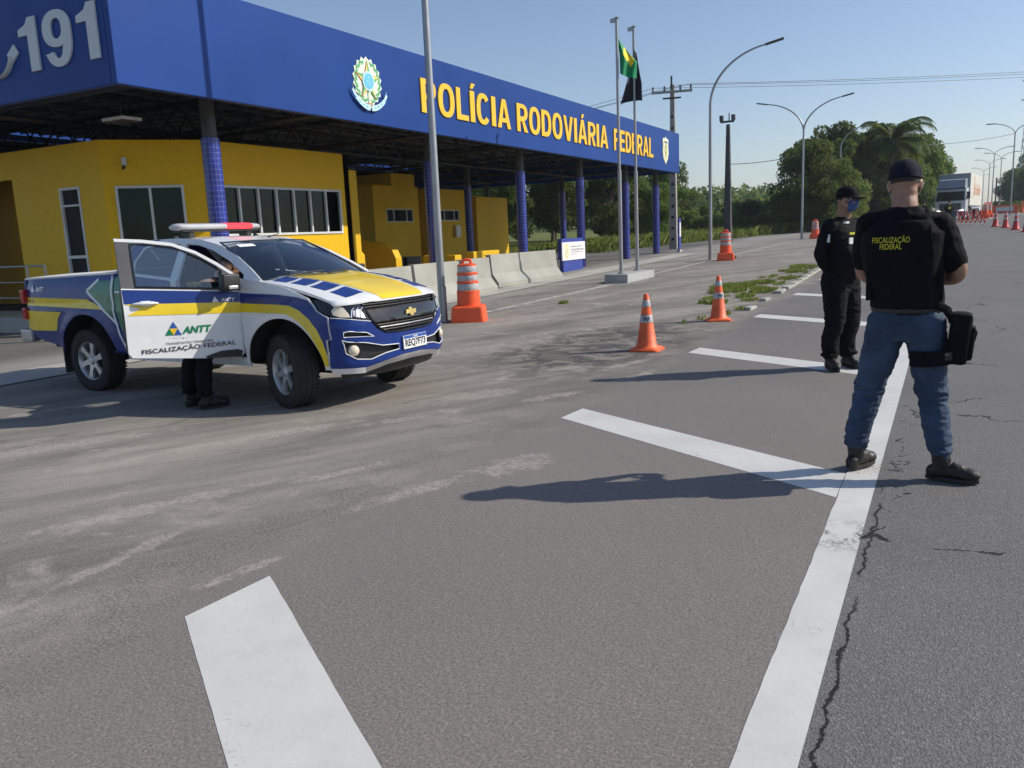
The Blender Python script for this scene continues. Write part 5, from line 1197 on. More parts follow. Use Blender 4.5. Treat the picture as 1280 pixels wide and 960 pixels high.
MB().add([DM(-.004)(*p) for p in ((.155, 1.39), (.15, 1.215), (-.01, 1.19), (-.01, 1.30))], [(0, 1, 2, 3)], 'gloss_black').build('mirror_sail', door)
# ------------------------------------------------------------------ people
def remesh(mb, name, mat, parent, voxel=.008, smooth=2, disp=None, factor=.6):
    me = bpy.data.meshes.new('tmp'); me.from_pydata(mb.v, [], mb.f); bm = bmesh.new(); bm.from_mesh(me); bmesh.ops.recalc_face_normals(bm, faces=bm.faces); bm.to_mesh(me); bm.free()
    o = bpy.data.objects.new('tmp', me); COL.objects.link(o)
    a = o.modifiers.new('r', 'REMESH'); a.mode = 'VOXEL'; a.voxel_size = voxel; a.adaptivity = 0
    b = o.modifiers.new('s', 'SMOOTH'); b.factor = factor; b.iterations = smooth
    dg = bpy.context.evaluated_depsgraph_get(); nm = bpy.data.meshes.new_from_object(o.evaluated_get(dg)); bpy.data.objects.remove(o); bpy.data.meshes.remove(me)
    nm.materials.clear(); nm.materials.append(M[mat] if isinstance(mat, str) else mat)
    if disp:
        nm.calc_loop_triangles(); ns = [v.normal.copy() for v in nm.vertices]
        for v, n in zip(nm.vertices, ns): v.co += n * disp(v.co)
    nm.polygons.foreach_set('use_smooth', [True] * len(nm.polygons)); nm.name = name
    return link(name, nm, parent)
def ell(m, c, r, rot=None, mat='skin', n=16, k=10):
    """closed ellipsoid"""
    q = rot or Matrix.Identity(3); P = []; F = []
    for i in range(k + 1):
        th = math.pi * i / k
        for j in range(n):
            ph = 2 * math.pi * j / n; P.append(Vector(c) + q @ Vector((r[0] * math.sin(th) * math.cos(ph), r[1] * math.sin(th) * math.sin(ph), r[2] * math.cos(th))))
    for i in range(k):
        for j in range(n): F.append((i * n + j, (i + 1) * n + j, (i + 1) * n + (j + 1) % n, i * n + (j + 1) % n))
    m.add(P, F, mat)
def limb(m, pts, rs, mat='skin', n=14, sub=5):
    """tapered limb through the joints with round ends"""
    P = catmull(pts, sub); t = np.linspace(0, len(pts) - 1, len(P)); r = np.interp(t, range(len(rs)), rs)
    m.tube([Vector(p) for p in P], list(r), mat, n); ell(m, pts[0], (rs[0],) * 3, None, mat, 12, 8); ell(m, pts[-1], (rs[-1],) * 3, None, mat, 12, 8)
def torso(m, secs, mat, n=28, pw=.82):
    P = []; F = []
    for (x, y, z, rx, ry) in secs:
        for j in range(n):
            a = 2 * math.pi * j / n; c, s_ = math.cos(a), math.sin(a)
            P.append((x + rx * math.copysign(abs(c) ** pw, c), y + ry * math.copysign(abs(s_) ** pw, s_), z))
    for i in range(len(secs) - 1):
        for j in range(n): F.append((i * n + j, i * n + (j + 1) % n, (i + 1) * n + (j + 1) % n, (i + 1) * n + j))
    F.append(tuple(range(n))[::-1]); F.append(tuple((len(secs) - 1) * n + k for k in range(n))); m.add(P, F, mat)
def wrinkle(amp, scale=(9, 9, 22), extra=None, seed=0):
    def f(co):
        q = Vector((co.x * scale[0] + seed, co.y * scale[1], co.z * scale[2])); a = amp * (1 + (extra(co) if extra else 0))
        v = mnoise.noise(q); r = (1 - abs(mnoise.noise(q * 1.7 + Vector((3, 1, 7)))) * 2)
        t3 = mnoise.noise(q * 3.3 + Vector((5, 2, 9))); return a * (v * .6 + r * .55 + t3 * .22 - .25)
    return f
def hand(m, wrist, d, nrm, side, s=1.0, curl=.5, mat='skin'):
    """palm, four unequal bent fingers and a thumb leaving the side of the palm; d points to the fingertips, nrm out of the back of the hand"""
    d = Vector(d).normalized(); nrm = Vector(nrm); nrm = (nrm - d * nrm.dot(d)).normalized(); lat = d.cross(nrm) * side; w0 = Vector(wrist)
    q = Matrix((lat, d, nrm)).transposed(); ell(m, w0 + d * .045 * s, (.042 * s, .055 * s, .016 * s), q, mat, 14, 8)
    for i, L in enumerate((.068, .078, .072, .056)):
        b = w0 + d * (.085 - .004 * abs(i - 1)) * s + lat * (.030 - .020 * i) * s; c1 = curl * .9; c2 = curl * 1.9
        p1 = b + (d * math.cos(c1) - nrm * math.sin(c1)) * L * .5 * s; p2 = p1 + (d * math.cos(c2) - nrm * math.sin(c2)) * L * .5 * s
        m.tube([b - d * .03 * s, b, p1, p2], [.0095 * s, .0095 * s, .0085 * s, .0065 * s], mat, 8); ell(m, p2, (.007 * s,) * 3, None, mat, 8, 6)
    t0 = w0 + d * .025 * s + lat * .030 * s; t1 = t0 + (d * .55 + lat * .65 - nrm * .3).normalized() * .036 * s; t2 = t1 + (d * .85 + lat * .2 - nrm * .45).normalized() * .030 * s
    m.tube([w0 + d * .015 * s, t0, t1, t2], [.013 * s, .013 * s, .010 * s, .008 * s], mat, 8); ell(m, t2, (.008 * s,) * 3, None, mat, 8, 6)
def head(m, c, yaw, pitch=0, s=1.0, mat='skin'):
    """skull, jaw, nose, lips, brow and ears; local +Y is the face"""
    q = (Matrix.Rotation(yaw, 3, 'Z') @ Matrix.Rotation(pitch, 3, 'X')); c = Vector(c)
    def E(o, r, t=None): ell(m, c + q @ (Vector(o) * s), tuple(x * s for x in r), q @ t if t else q, mat, 16, 12)
    E((0, -.012, .025), (.076, .094, .090)); E((0, .020, -.035), (.060, .066, .080)); E((0, .052, -.080), (.030, .026, .026)); E((0, -.035, -.04), (.062, .055, .065))
    E((0, .088, -.012), (.012, .018, .028), Matrix.Rotation(R(-12), 3, 'X')); E((0, .098, -.030), (.016, .013, .011)); E((0, .080, -.058), (.024, .012, .007)); E((0, .078, -.068), (.021, .012, .007))
    for k in (-1, 1):
        E((k * .030, .076, .022), (.026, .012, .009)); E((k * .038, .062, -.018), (.022, .020, .020)); 
        E((k * .079, -.012, -.008), (.008, .020, .032), Matrix.Rotation(R(-8), 3, 'X') @ Matrix.Rotation(k * R(-18), 3, 'Z')); E((k * .082, -.020, .008), (.006, .014, .016), Matrix.Rotation(k * R(-25), 3, 'Z'))
    return q
def cap_on(parent, c, q, s=1.0, mat='navy', strap=True):
    """baseball cap: fitted dome, curved visor, button, closed strap at the back"""
    c = Vector(c); P = []; F = []; n = 28; k = 8
    m = MB()
    for sh in (0, 1):
        P = []
        for i in range(k + 1):
            th = math.pi / 2 * i / k
            for j in range(n):
                a = 2 * math.pi * j / n; r = math.cos(th) ** .75; z = .098 * math.sin(th) ** .9; th_ = .004 * sh
                P.append(c + q @ (Vector(((.084 - th_) * r * math.cos(a), -.012 + (.104 - th_) * r * math.sin(a), .036 + z - th_ - .010 * (math.sin(a) < -.2) * (1 - i / k))) * s))
        F = [(i * n + j, i * n + (j + 1) % n, (i + 1) * n + (j + 1) % n, (i + 1) * n + j) for i in range(k) for j in range(n)]; m.add(P, F, mat)
    o = m.build('cap', parent, smooth=70)
    P = []; nn = 12
    for i in range(5):
        for j in range(nn + 1):
            a = R(25 + 130 * j / nn); rr_ = i / 4; x = .083 * math.cos(a) * (1 - .02 * rr_); y = -.012 + .102 * math.sin(a) + rr_ * .075 * math.sin(a) ** .8; z = .040 - .012 * rr_ - .022 * (math.cos(a)) ** 2 * rr_
            P.append(c + q @ (Vector((x, y, z)) * s))
    F = [(i * (nn + 1) + j, i * (nn + 1) + j + 1, (i + 1) * (nn + 1) + j + 1, (i + 1) * (nn + 1) + j) for i in range(4) for j in range(nn)]
    v = MB().add(P, F, mat).build('visor', o, smooth=60); b = bmesh.new(); b.from_mesh(v.data); thicken(b, .004); b.to_mesh(v.data); b.free()
    m = MB(); ell(m, c + q @ (Vector((0, -.012, .135)) * s), (.007, .007, .004), None, mat, 8, 5)
    for j in range(6):
        a = math.pi / 3 * j + .5; m.tube([c + q @ (Vector((.085 * math.cos(th) ** .75 * math.cos(a), -.012 + .105 * math.cos(th) ** .75 * math.sin(a), .037 + .098 * math.sin(th) ** .9)) * s) for th in [math.pi / 2 * t / 6 * .98 for t in range(7)]], .0012, mat, 4)
    m.build('seams', o)
    return o
def boots(parent, ankle, toe, s=1.0, side=0, shaft=.10, voxel=.006):
    """lace-up boot: sole, rounded toe, heel counter and shaft"""
    a = Vector(ankle); t = Vector((toe[0], toe[1], 0)).normalized(); l = Vector((-t.y, t.x, 0)); m = MB()
    q = Matrix((l, t, Vector((0, 0, 1)))).transposed(); g = Vector((a.x, a.y, a.z - .10 * s))
    ell(m, g + t * .150 * s + Vector((0, 0, .048 * s)), (.047 * s, .075 * s, .042 * s), q, 'boot', 16, 10); ell(m, g + t * .075 * s + Vector((0, 0, .062 * s)), (.043 * s, .09 * s, .055 * s), q, 'boot', 16, 10)
    ell(m, g - t * .025 * s + Vector((0, 0, .050 * s)), (.040 * s, .050 * s, .050 * s), q, 'boot', 16, 10)
    m.tube([g + t * .005 + Vector((0, 0, .04 * s)), g + t * .012 + Vector((0, 0, .10 * s)), g + Vector((0, 0, (.12 + shaft) * s))], [.046 * s, .050 * s, .056 * s], 'boot', 16)
    o = remesh(m, 'boot', 'boot', parent, voxel, 3, wrinkle(.003, (30, 30, 40)))
    m = MB(); out = []
    for k in range(20):
        an = 2 * math.pi * k / 20; y = math.sin(an); w_ = .049 * (1 - .16 * (y < 0)) * (1 - .12 * math.exp(-((y + .15) / .3) ** 2)); out.append((w_ * math.cos(an) * s, (.072 + .148 * y) * s))
    f = lambda u, v, d: g + l * u + t * v + Vector((0, 0, d))
    m.extr(out, f, .003, .026 * s, 'sole'); so_ = m.build('sole', o, bevel=.003)
    m = MB()
    for k in range(6):
        u = .13 - .022 * k; zz = .088 + .013 * k + (.02 * max(0, k - 3)); m.tube([g + l * -.022 * s + t * u * s + Vector((0, 0, (zz - .003) * s)), g + t * (u + .006) * s + Vector((0, 0, (zz + .010) * s)), g + l * .022 * s + t * u * s + Vector((0, 0, (zz - .003) * s))], .0028, 'black_plastic', 5)
    m.build('laces', o)
    return o
def project_text(name, body, target, center, u, v, w_, h, mat, parent, off=.004, **kw):
    """prints lettering on a curved cloth surface: every vertex is dropped onto the cloth"""
    from mathutils.bvhtree import BVHTree
    V, F = text_geo(body, w_, h, kw.get('bold', .02), 0, kw.get('space', 1.0), 0, align='CENTER', line=kw.get('line', 1.0))
    me = bpy.data.meshes.new('t'); me.from_pydata([tuple(p) for p in V], [], F); bm = bmesh.new(); bm.from_mesh(me)
    for ax, L in ((0, w_), (1, h)):
        k = .02
        while k < L:
            co = [0, 0, 0]; no = [0, 0, 0]; co[ax] = k; no[ax] = 1; bmesh.ops.bisect_plane(bm, geom=bm.verts[:] + bm.edges[:] + bm.faces[:], plane_co=co, plane_no=no); k += .02
    t = BVHTree.FromPolygons([x.co.copy() for x in target.data.vertices], [tuple(p.vertices) for p in target.data.polygons])
    u = Vector(u).normalized(); v = Vector(v).normalized(); n = u.cross(v).normalized(); c = Vector(center)
    for x in bm.verts:
        p = c + u * (x.co.x - w_ / 2) + v * (x.co.y - h / 2); hit = t.ray_cast(p + n * .3, -n, .8)
        x.co = (hit[0] if hit[0] is not None else p) + n * off
    bm.to_mesh(me); bm.free(); me.materials.append(M[mat]); return link(name, me, parent)

def person(loc, rz, J, label, voxel=.008, skin='skin', sleeve='short', top='black_cloth', legs='denim', vest=None, group=None, s=1.0, capmat='navy', maskmat=None, hatless=False, detail=True, curl=.6, boot_s=1.0, belly=0, lr=1.0, cuff=.05):
    """J: joints in the person's own frame (x right, y forward, z up, feet at z = 0)"""
    p = empty('person', loc, rz, label, 'person', group)
    V = {k: Vector(v) for k, v in J.items() if isinstance(v, tuple)}
    hy, hp_ = J.get('head_yaw', 0), J.get('head_pitch', 0)
    ch, pe, nk = V['chest'], V['pelvis'], V['neck']
    # one continuous body
    m = MB(); q = head(m, V['head'], hy, hp_, s, skin)
    limb(m, [pe, (pe + ch) / 2, ch, nk - Vector((0, 0, .10))], [.095, .10, .105, .07], skin); limb(m, [nk - Vector((0, 0, .07)), nk, V['head'] + Vector((0, -.014, -.045))], [.074 * s, .068 * s, .064 * s], skin)
    for sd, k in (('L', -1), ('R', 1)):
        limb(m, [nk - Vector((0, 0, .09)), V['sh' + sd]], [.045, .045], skin)
        limb(m, [V['sh' + sd], V['el' + sd], V['wr' + sd]], [.056, .043, .027], skin, sub=8)
        fo = (V['wr' + sd] - V['el' + sd]).normalized(); mid_ = (V['el' + sd] + V['wr' + sd]) / 2; ell(m, V['el' + sd].lerp(V['wr' + sd], .28), (.046, .046, .05), None, skin, 12, 8)
        hand(m, V['wr' + sd] + fo * .012, J.get('hd' + sd, tuple(fo)), J.get('hn' + sd, (0, 0, 1)), -k if J.get('flip' + sd) else k, 1.0, curl, skin)
        limb(m, [V['hip' + sd], V['kn' + sd], V['an' + sd] - Vector((0, 0, .03))], [.06, .04, .035], skin)
    body = remesh(m, 'body', skin, p, min(voxel, .0065) if detail else voxel, 2)
    # trousers
    m = MB(); torso(m, [(pe.x, pe.y, pe.z - .13, .14, .10), (pe.x, pe.y, pe.z - .02, .172, .130), (pe.x, pe.y, pe.z + .10, .165, .122)], legs)
    for sd in 'LR':
        h_, kn, an = V['hip' + sd], V['kn' + sd], V['an' + sd]; cf = (kn + an) / 2 + Vector((0, -.018, .04))
        limb(m, [h_ + Vector((0, -.01, .02)), h_.lerp(kn, .45), kn, cf, an + Vector((0, 0, cuff + .01))], [.110 * lr, .098 * lr, .077 * lr, .074 * lr, .066 * lr], legs, sub=7)
        ell(m, an + Vector((0, 0, cuff)), (.072 * lr, .076 * lr, .030), None, legs, 14, 8)
        ell(m, h_ + Vector((0, -.045, .03)), (.085, .075, .10), None, legs, 14, 10)
    kz = (V['knL'].z + V['knR'].z) / 2; az = .16
    ex = lambda co: 1.6 * math.exp(-((co.z - kz) / .09) ** 2) + 2.0 * math.exp(-((co.z - az) / .07) ** 2) + .8 * math.exp(-((co.z - pe.z + .12) / .07) ** 2)
    tr_ = remesh(m, 'trousers', legs, p, voxel, 2, wrinkle(.0085, (7, 7, 17), ex, 3.3) if detail else None)
    # shirt with sleeves
    m = MB(); b0 = belly
    T = [(pe.x, pe.y, pe.z + .02, .172, .128), (pe.x, pe.y + b0 * .5, pe.z + .12, .170, .128 + b0 * .5), (pe.x * .4 + ch.x * .6, ch.y + b0 * .7, (pe.z + ch.z) / 2 + .02, .176, .126 + b0), (ch.x, ch.y, ch.z - .02, .198, .130), (ch.x, ch.y - .005, ch.z + .08, .200, .118), (nk.x, nk.y - .01, nk.z - .045, .135, .088), (nk.x, nk.y - .005, nk.z + .002, .072, .066)]
    torso(m, T, top)
    for sd in 'LR':
        sh, el, wr = V['sh' + sd], V['el' + sd], V['wr' + sd]; limb(m, [nk + Vector((0, -.005, -.050)), sh], [.052, .066], top)
        if sleeve == 'short':
            e = sh.lerp(el, .74); limb(m, [sh, sh.lerp(el, .4), e], [.069, .072, .070], top); d = (el - sh).normalized(); ell(m, e, (.073, .073, .02), d.to_track_quat('Z', 'Y').to_matrix(), top, 16, 8)
        else: limb(m, [sh, el, wr - (wr - el).normalized() * .01], [.076, .062, .044], top, sub=8)
    shirt = remesh(m, 'shirt', top, p, voxel, 2, wrinkle(.0085, (9, 9, 12), None, 8.1) if detail else None)
    if vest:
        m = MB(); torso(m, [(x, y, z, rx + .016, ry + .022) for x, y, z, rx, ry in [(pe.x, pe.y, pe.z + .055, .172, .128)] + T[1:5]] + [(nk.x, nk.y - .012, nk.z - .075, .150, .105)], vest, pw=.74)
        for k in (-1, 1): limb(m, [Vector((nk.x + k * .105, nk.y - .085, nk.z - .10)), Vector((nk.x + k * .115, nk.y - .012, nk.z - .028)), Vector((nk.x + k * .105, nk.y + .075, nk.z - .11))], [.022, .020, .022], vest)
        vs_ = remesh(m, 'vest', vest, p, voxel, 3, wrinkle(.0065, (6, 6, 8), None, 1.2) if detail else None)
    else: vs_ = shirt
    for sd in 'LR':
        t = V['toe' + sd]; boots(p, (V['an' + sd].x, V['an' + sd].y, V['an' + sd].z), t, boot_s, voxel=.006 if detail else .02)
    if not hatless: cap_on(p, V['head'], q, s * 1.02, capmat)
    hc = V['head']
    m = MB()
    for k in (-1, 1): ell(m, hc + q @ Vector((k * .031 * s, .074 * s, .008 * s)), (.011, .010, .0095), None, 'sign_white', 10, 8)
    ey = m.build('eyes', p, smooth=80); m = MB()
    for k in (-1, 1): ell(m, hc + q @ Vector((k * .031 * s, .082 * s, .008 * s)), (.0055, .004, .0055), None, 'ink', 8, 6)
    m.build('iris', ey)
    # cropped hair: a shell over the back and sides of the skull
    m = MB(); P = []; n, k_ = 26, 9
    for i in range(k_ + 1):
        th = R(8 + 98 * i / k_)
        for j in range(n + 1):
            a = R(-205 + 230 * j / n) if i > 4 else R(-200 + 220 * j / n); P.append(hc + q @ (Vector((.0775 * math.sin(th) * math.cos(a), -.012 + .0955 * math.sin(th) * math.sin(a), .025 + .0925 * math.cos(th))) * s))
    m.add(P, [(i * (n + 1) + j, i * (n + 1) + j + 1, (i + 1) * (n + 1) + j + 1, (i + 1) * (n + 1) + j) for i in range(k_) for j in range(n)], 'hair')
    if J.get('hair', True): m.build('hair', p, smooth=80)
    if maskmat:
        m = MB(); P = []; rows = ((.008, .030, .113), (-.022, .058, .108), (-.055, .060, .104), (-.092, .040, .080), (-.105, .022, .060))
        for z, wd, fy in rows:
            for j in range(11):
                a = R(-80 + 16 * j); P.append(hc + q @ (Vector((max(.062, wd + .008) * math.sin(a), -.005 + fy * math.cos(a) ** .8 if math.cos(a) > 0 else 0, z)) * s))
        m.add(P, [(i * 11 + j, i * 11 + j + 1, (i + 1) * 11 + j + 1, (i + 1) * 11 + j) for i in range(len(rows) - 1) for j in range(10)], maskmat); mk = m.build('face_mask', p, smooth=80)
        b = bmesh.new(); b.from_mesh(mk.data); thicken(b, .003); b.to_mesh(mk.data); b.free()
        m = MB()
        for k in (-1, 1): m.tube([hc + q @ (Vector((k * .064, .03, .0)) * s), hc + q @ (Vector((k * .084, -.010, .018)) * s), hc + q @ (Vector((k * .089, -.030, -.005)) * s), hc + q @ (Vector((k * .080, -.018, -.035)) * s), hc + q @ (Vector((k * .062, .03, -.06)) * s)], .0022, 'mask_white', 5)
        m.build('ear_loop', mk)
    return p, vs_, V, q

# the standing officer in jeans, back to the camera
J1 = dict(head_yaw=R(5), head_pitch=R(-9), head=(-.035, .045, 1.640), neck=(-.03, -.005, 1.520), chest=(-.03, 0, 1.30), pelvis=(0, 0, .92), hair=True,
          shL=(-.205, .0, 1.437), shR=(.150, .0, 1.420), elL=(-.235, .10, 1.165), elR=(.245, .02, 1.155), wrL=(-.10, .29, 1.10), wrR=(.085, .245, 1.115),
          hdL=(1, .25, .05), hdR=(-1, .25, .1), hnL=(.1, 1, .4), hnR=(0, .9, .5), flipL=True, flipR=True,
          hipL=(-.095, 0, .86), hipR=(.095, 0, .86), knL=(-.185, .045, .48), knR=(.150, .015, .47), anL=(-.245, .04, .10), anR=(.20, -.04, .10), toeL=(.45, .9, 0), toeR=(1, -.12, 0))
P1, vest1, V1, q1 = person((-.19, 5.08, 0), 0, J1, 'person in jeans and black vest seen from behind, feet apart over the white edge line', vest='vest', maskmat='mask_white', voxel=.007, cuff=.085, boot_s=.92)
project_text('vest_lettering', 'FISCALIZAÇÃO\nFEDERAL', vest1, (-.085, -.15, 1.335), (1, 0, 0), (0, 0, 1), .185, .072, 'text_yellow', vest1, bold=.005, line=.85)
m = MB()          # elastic side panels of the vest
m.box((.165, -.03, 1.10), (.03, .14, .16), 'vest'); m.box((-.190, -.03, 1.10), (.03, .14, .16), 'vest'); m.tube([(.10, -.125, 1.42), (.125, -.125, 1.25)], .006, 'black_plastic', 5); m.build('side_strap', vest1, bevel=.01)
m = MB(); P = [(.168 * math.cos(2 * math.pi * k / 32), .126 * math.sin(2 * math.pi * k / 32), .965) for k in range(33)]; m.tube(P, .018, 'black_plastic', 6, cap=False); m.build('belt', P1, smooth=60)
# thigh bag, strapped on the right leg
bag = empty('leg_bag', (-.03, 5.07, .62), 0, 'black pouch strapped to the right thigh of the person in jeans', 'bag')
m = MB(); m.box((.105, -.02, .190), (.105, .16, .28), 'black_cloth', ry=R(5)); m.build('pouch', bag, bevel=.028, smooth=60)
m = MB(); m.box((.148, -.02, .165), (.06, .125, .185), 'black_cloth', ry=R(5)); m.build('front_pocket', bag, bevel=.02, smooth=60)
m = MB(); m.box((.180, -.02, .205), (.012, .10, .05), 'black_cloth', ry=R(12)); m.build('flap', bag, bevel=.005)
m = MB(); ctr = Vector((-.02, -.01, 0))
def band(z, rx, ry, tilt, hgt, mat='black_cloth'):
    P = []; n = 32
    for k in range(n):
        a = 2 * math.pi * k / n
        for r_, zz in ((0, -hgt / 2), (0, hgt / 2), (.007, hgt / 2), (.007, -hgt / 2)): P.append((ctr.x + (rx + r_) * math.cos(a), ctr.y + (ry + r_) * math.sin(a), z + zz + tilt * math.cos(a)))
    m.add(P, [(k * 4 + j, k * 4 + (j + 1) % 4, ((k + 1) % n) * 4 + (j + 1) % 4, ((k + 1) % n) * 4 + j) for k in range(n) for j in range(4)], mat)
band(.085, .108, .108, .012, .085); m.build('thigh_strap', bag, smooth=50)
m = MB(); m.tube([(-.01, -.09, .37), (.035, -.085, .35), (.06, -.06, .31), (.08, -.05, .27)], .016, 'black_cloth', 6, sy=1.4); m.tube([(-.005, .05, .37), (.045, .03, .34), (.07, .02, .27)], .014, 'black_cloth', 6, sy=1.4); m.build('hanging_strap', bag)
m = MB(); m.box((.058, -.102, .10), (.035, .012, .045), 'black_plastic'); m.box((.050, -.112, .11), (.022, .005, .008), 'alloy'); m.build('buckle', bag, bevel=.003)

# the officer in black seen from the side
J2 = dict(head_yaw=R(24), head=(0, .04, 1.655), head_pitch=R(-3), neck=(0, -.01, 1.50), chest=(0, -.005, 1.28), pelvis=(0, -.01, .90),
          shL=(-.185, -.01, 1.415), shR=(.185, -.01, 1.415), elL=(-.235, -.02, 1.13), elR=(.24, -.07, 1.14), wrL=(-.10, .19, 1.00), wrR=(.10, -.02, .93),
          hdL=(.9, .2, -.2), hdR=(-.5, -.4, -.6), hnL=(.1, 1, .4), hnR=(.5, -.8, 0), hipL=(-.09, -.01, .85), hipR=(.09, -.01, .85), knL=(-.11, .02, .48), knR=(.11, .01, .47), anL=(-.12, -.02, .10), anR=(.12, -.03, .10), toeL=(.35, 1, 0), toeR=(.55, 1, 0))
P2, vest2, V2, q2 = person((-.915, 8.80, terr(8.8)), R(-122), J2, 'person all in black with cap and blue mask, in profile beyond the person in jeans', lr=1.2, skin='skin_dark', sleeve='long', legs='black_cloth', vest='vest', capmat='black_cloth', maskmat='mask_blue', voxel=.009, belly=.07)
m = MB(); m.box((.262, -.0, 1.30), (.008, .075, .075), 'sign_white'); m.box((.265, .0, 1.32), (.008, .05, .02), 'ink_blue'); m.v = [(x - .012, y, z) for x, y, z in m.v]; m.build('sleeve_badge', P2)
m = MB(); m.box((.09, .165, 1.34), (.07, .01, .02), 'text_yellow'); m.box((.10, .163, 1.27), (.05, .01, .06), 'sign_white'); m.box((.12, .12, 1.445), (.05, .03, .02), 'sign_white'); m.build('chest_badge', P2)
m = MB(); m.tube([(.05, -.17, .97), (.05, -.20, .93), (.06, -.205, .86), (.05, -.20, .80)], .009, 'black_cloth', 6); m.build('hanging_strap', P2)
# the officer behind the open pickup door
J3 = dict(head_yaw=R(0), head=(0, .50, 1.28), head_pitch=R(-35), neck=(0, .38, 1.20), chest=(0, .20, 1.08), pelvis=(0, -.04, .88),
          shL=(-.17, .30, 1.14), shR=(.17, .30, 1.14), elL=(-.2, .42, .95), elR=(.2, .42, .95), wrL=(-.12, .58, .90), wrR=(.12, .60, .92), hipL=(-.09, -.01, .85), hipR=(.09, -.01, .85), knL=(-.10, .03, .48), knR=(.12, .0, .47), anL=(-.12, -.02, .10), anR=(.14, -.05, .10), toeL=(-.2, 1, 0), toeR=(.3, 1, 0))
P3, vest3, V3_, q3 = person((-6.16, 5.36, 0), R(-4), J3, 'person in dark trousers and vest standing behind the open pickup door', legs='black_cloth', vest='vest', capmat='black_cloth', voxel=.011, s=.98)
project_text('vest_lettering', 'FISCALIZAÇÃO\nFEDERAL', vest3, (0, .06, 1.13), (1, 0, 0), (0, .35, 1), .22, .075, 'text_yellow', vest3, bold=.005, line=.85)
# far officers by the scissor barrier and the lorry
JF = dict(head_yaw=0, head=(0, .03, 1.66), neck=(0, -.01, 1.50), chest=(0, 0, 1.29), pelvis=(0, 0, .92), shL=(-.18, 0, 1.42), shR=(.18, 0, 1.42), elL=(-.30, .02, 1.17), elR=(.26, .08, 1.15), wrL=(-.26, .14, .98), wrR=(.10, .22, 1.12),
          hipL=(-.09, 0, .86), hipR=(.09, 0, .86), knL=(-.11, .02, .48), knR=(.13, -.03, .48), anL=(-.12, .03, .10), anR=(.14, -.10, .10), toeL=(-.1, 1, 0), toeR=(.3, 1, 0))
PF, vF, _, _ = person((-.05, 59.5, terr(59.5)), R(8), JF, 'small distant person in dark clothes walking in front of the lorry', legs='black_cloth', vest='vest', capmat='black_cloth', voxel=.025, detail=False)
m = MB(); m.extr(disc(.085, 14), lambda u, v, d: Vector((u, -.16 - d, 1.30 + v)), .0, .02, 'text_yellow'); m.build('back_badge', PF)
PG, _, _, _ = person((-1.75, 70.5, terr(70.5)), R(170), JF, 'distant person left of the lorry cab, half hidden by the near shoulder', legs='black_cloth', vest='vest', capmat='navy', voxel=.025, detail=False)
# ------------------------------------------------------------------ cones, drums, barriers
def sqbase(m, w_, h0, h1, mat, r=.03, top=1.0):
    P = []
    for sx, sy, a0 in ((1, 1, 0), (-1, 1, 90), (-1, -1, 180), (1, -1, 270)):
        for k in range(5): a = R(a0 + 22.5 * k); P.append((sx * (w_ / 2 - r) + r * math.cos(a), sy * (w_ / 2 - r) + r * math.sin(a)))
    m.prism(None, [(x, y, h0) for x, y in P], [(x * top, y * top, h1) for x, y in P], mat)
def cone(loc, label, H=.69, group='orange cones on the tarmac', mat='orange_dirty', rz=0, lettering=True):
    c = empty('traffic_cone', loc, rz, label, 'traffic cone', group); k = H / .69; r0, r1 = .125 * k, .030 * k; zt = H
    rad = lambda z: r0 + (r1 - r0) * (z - .04 * k) / (zt - .04 * k)
    m = MB(); sqbase(m, .37 * k, 0, .025 * k, mat, .05 * k); sqbase(m, .33 * k, .025 * k, .042 * k, mat, .05 * k, .86); m.build('base', c, bevel=.004)
    m = MB(); m.lathe([(.150 * k, .040 * k), (rad(.07 * k), .07 * k), (rad(.5 * k), .5 * k), (rad(zt - .05 * k), zt - .05 * k), (r1 * 1.15, zt - .045 * k), (r1 * 1.1, zt - .02 * k), (r1 * .8, zt), (r1 * .4, zt + .003)], mat, 32); m.build('body', c, smooth=40)
    for a, b in ((.345, .435), (.535, .615)):
        m = MB(); a *= k; b *= k; m.lathe([(rad(a) + .002, a), (rad(a) + .004, a + .003), (rad(b) + .004, b - .003), (rad(b) + .002, b)], 'band', 32); bd = m.build('reflective_band', c, smooth=40)
        if lettering and a < .4:
            V, F = text_geo('PRF', .085, .045, .03); ph = R(-70); z0 = a + .022
            P = []
            for p in V:
                rr_ = rad(z0 + p[1]) + .0065; t = ph + (p[0] - .042) / rr_; P.append((rr_ * math.cos(t), rr_ * math.sin(t), z0 + p[1]))
            MB().add(P, F, 'ink').build('lettering', bd)
    return c
cone((-3.23, 9.66, terr(9.66)), 'orange cone with two grey bands standing on the broken tarmac, nearer one')
cone((-3.11, 12.78, terr(12.8)), 'orange cone with two grey bands by the weeds and broken kerb, farther one', rz=R(20))
for i, (x, y) in enumerate([(2.55, 60.5), (2.93, 57.2), (3.2, 53.0), (3.42, 49.0)]):
    cone((x, y, terr(y)), ('first of four slim red cones along the lane line, beside the scissor barrier', 'second of four slim red cones along the lane line', 'third of four slim red cones along the lane line', 'red cone cut by the right edge of the picture')[i], H=.96, group='slim red cones along the lane line', mat='red_plastic', lettering=False)
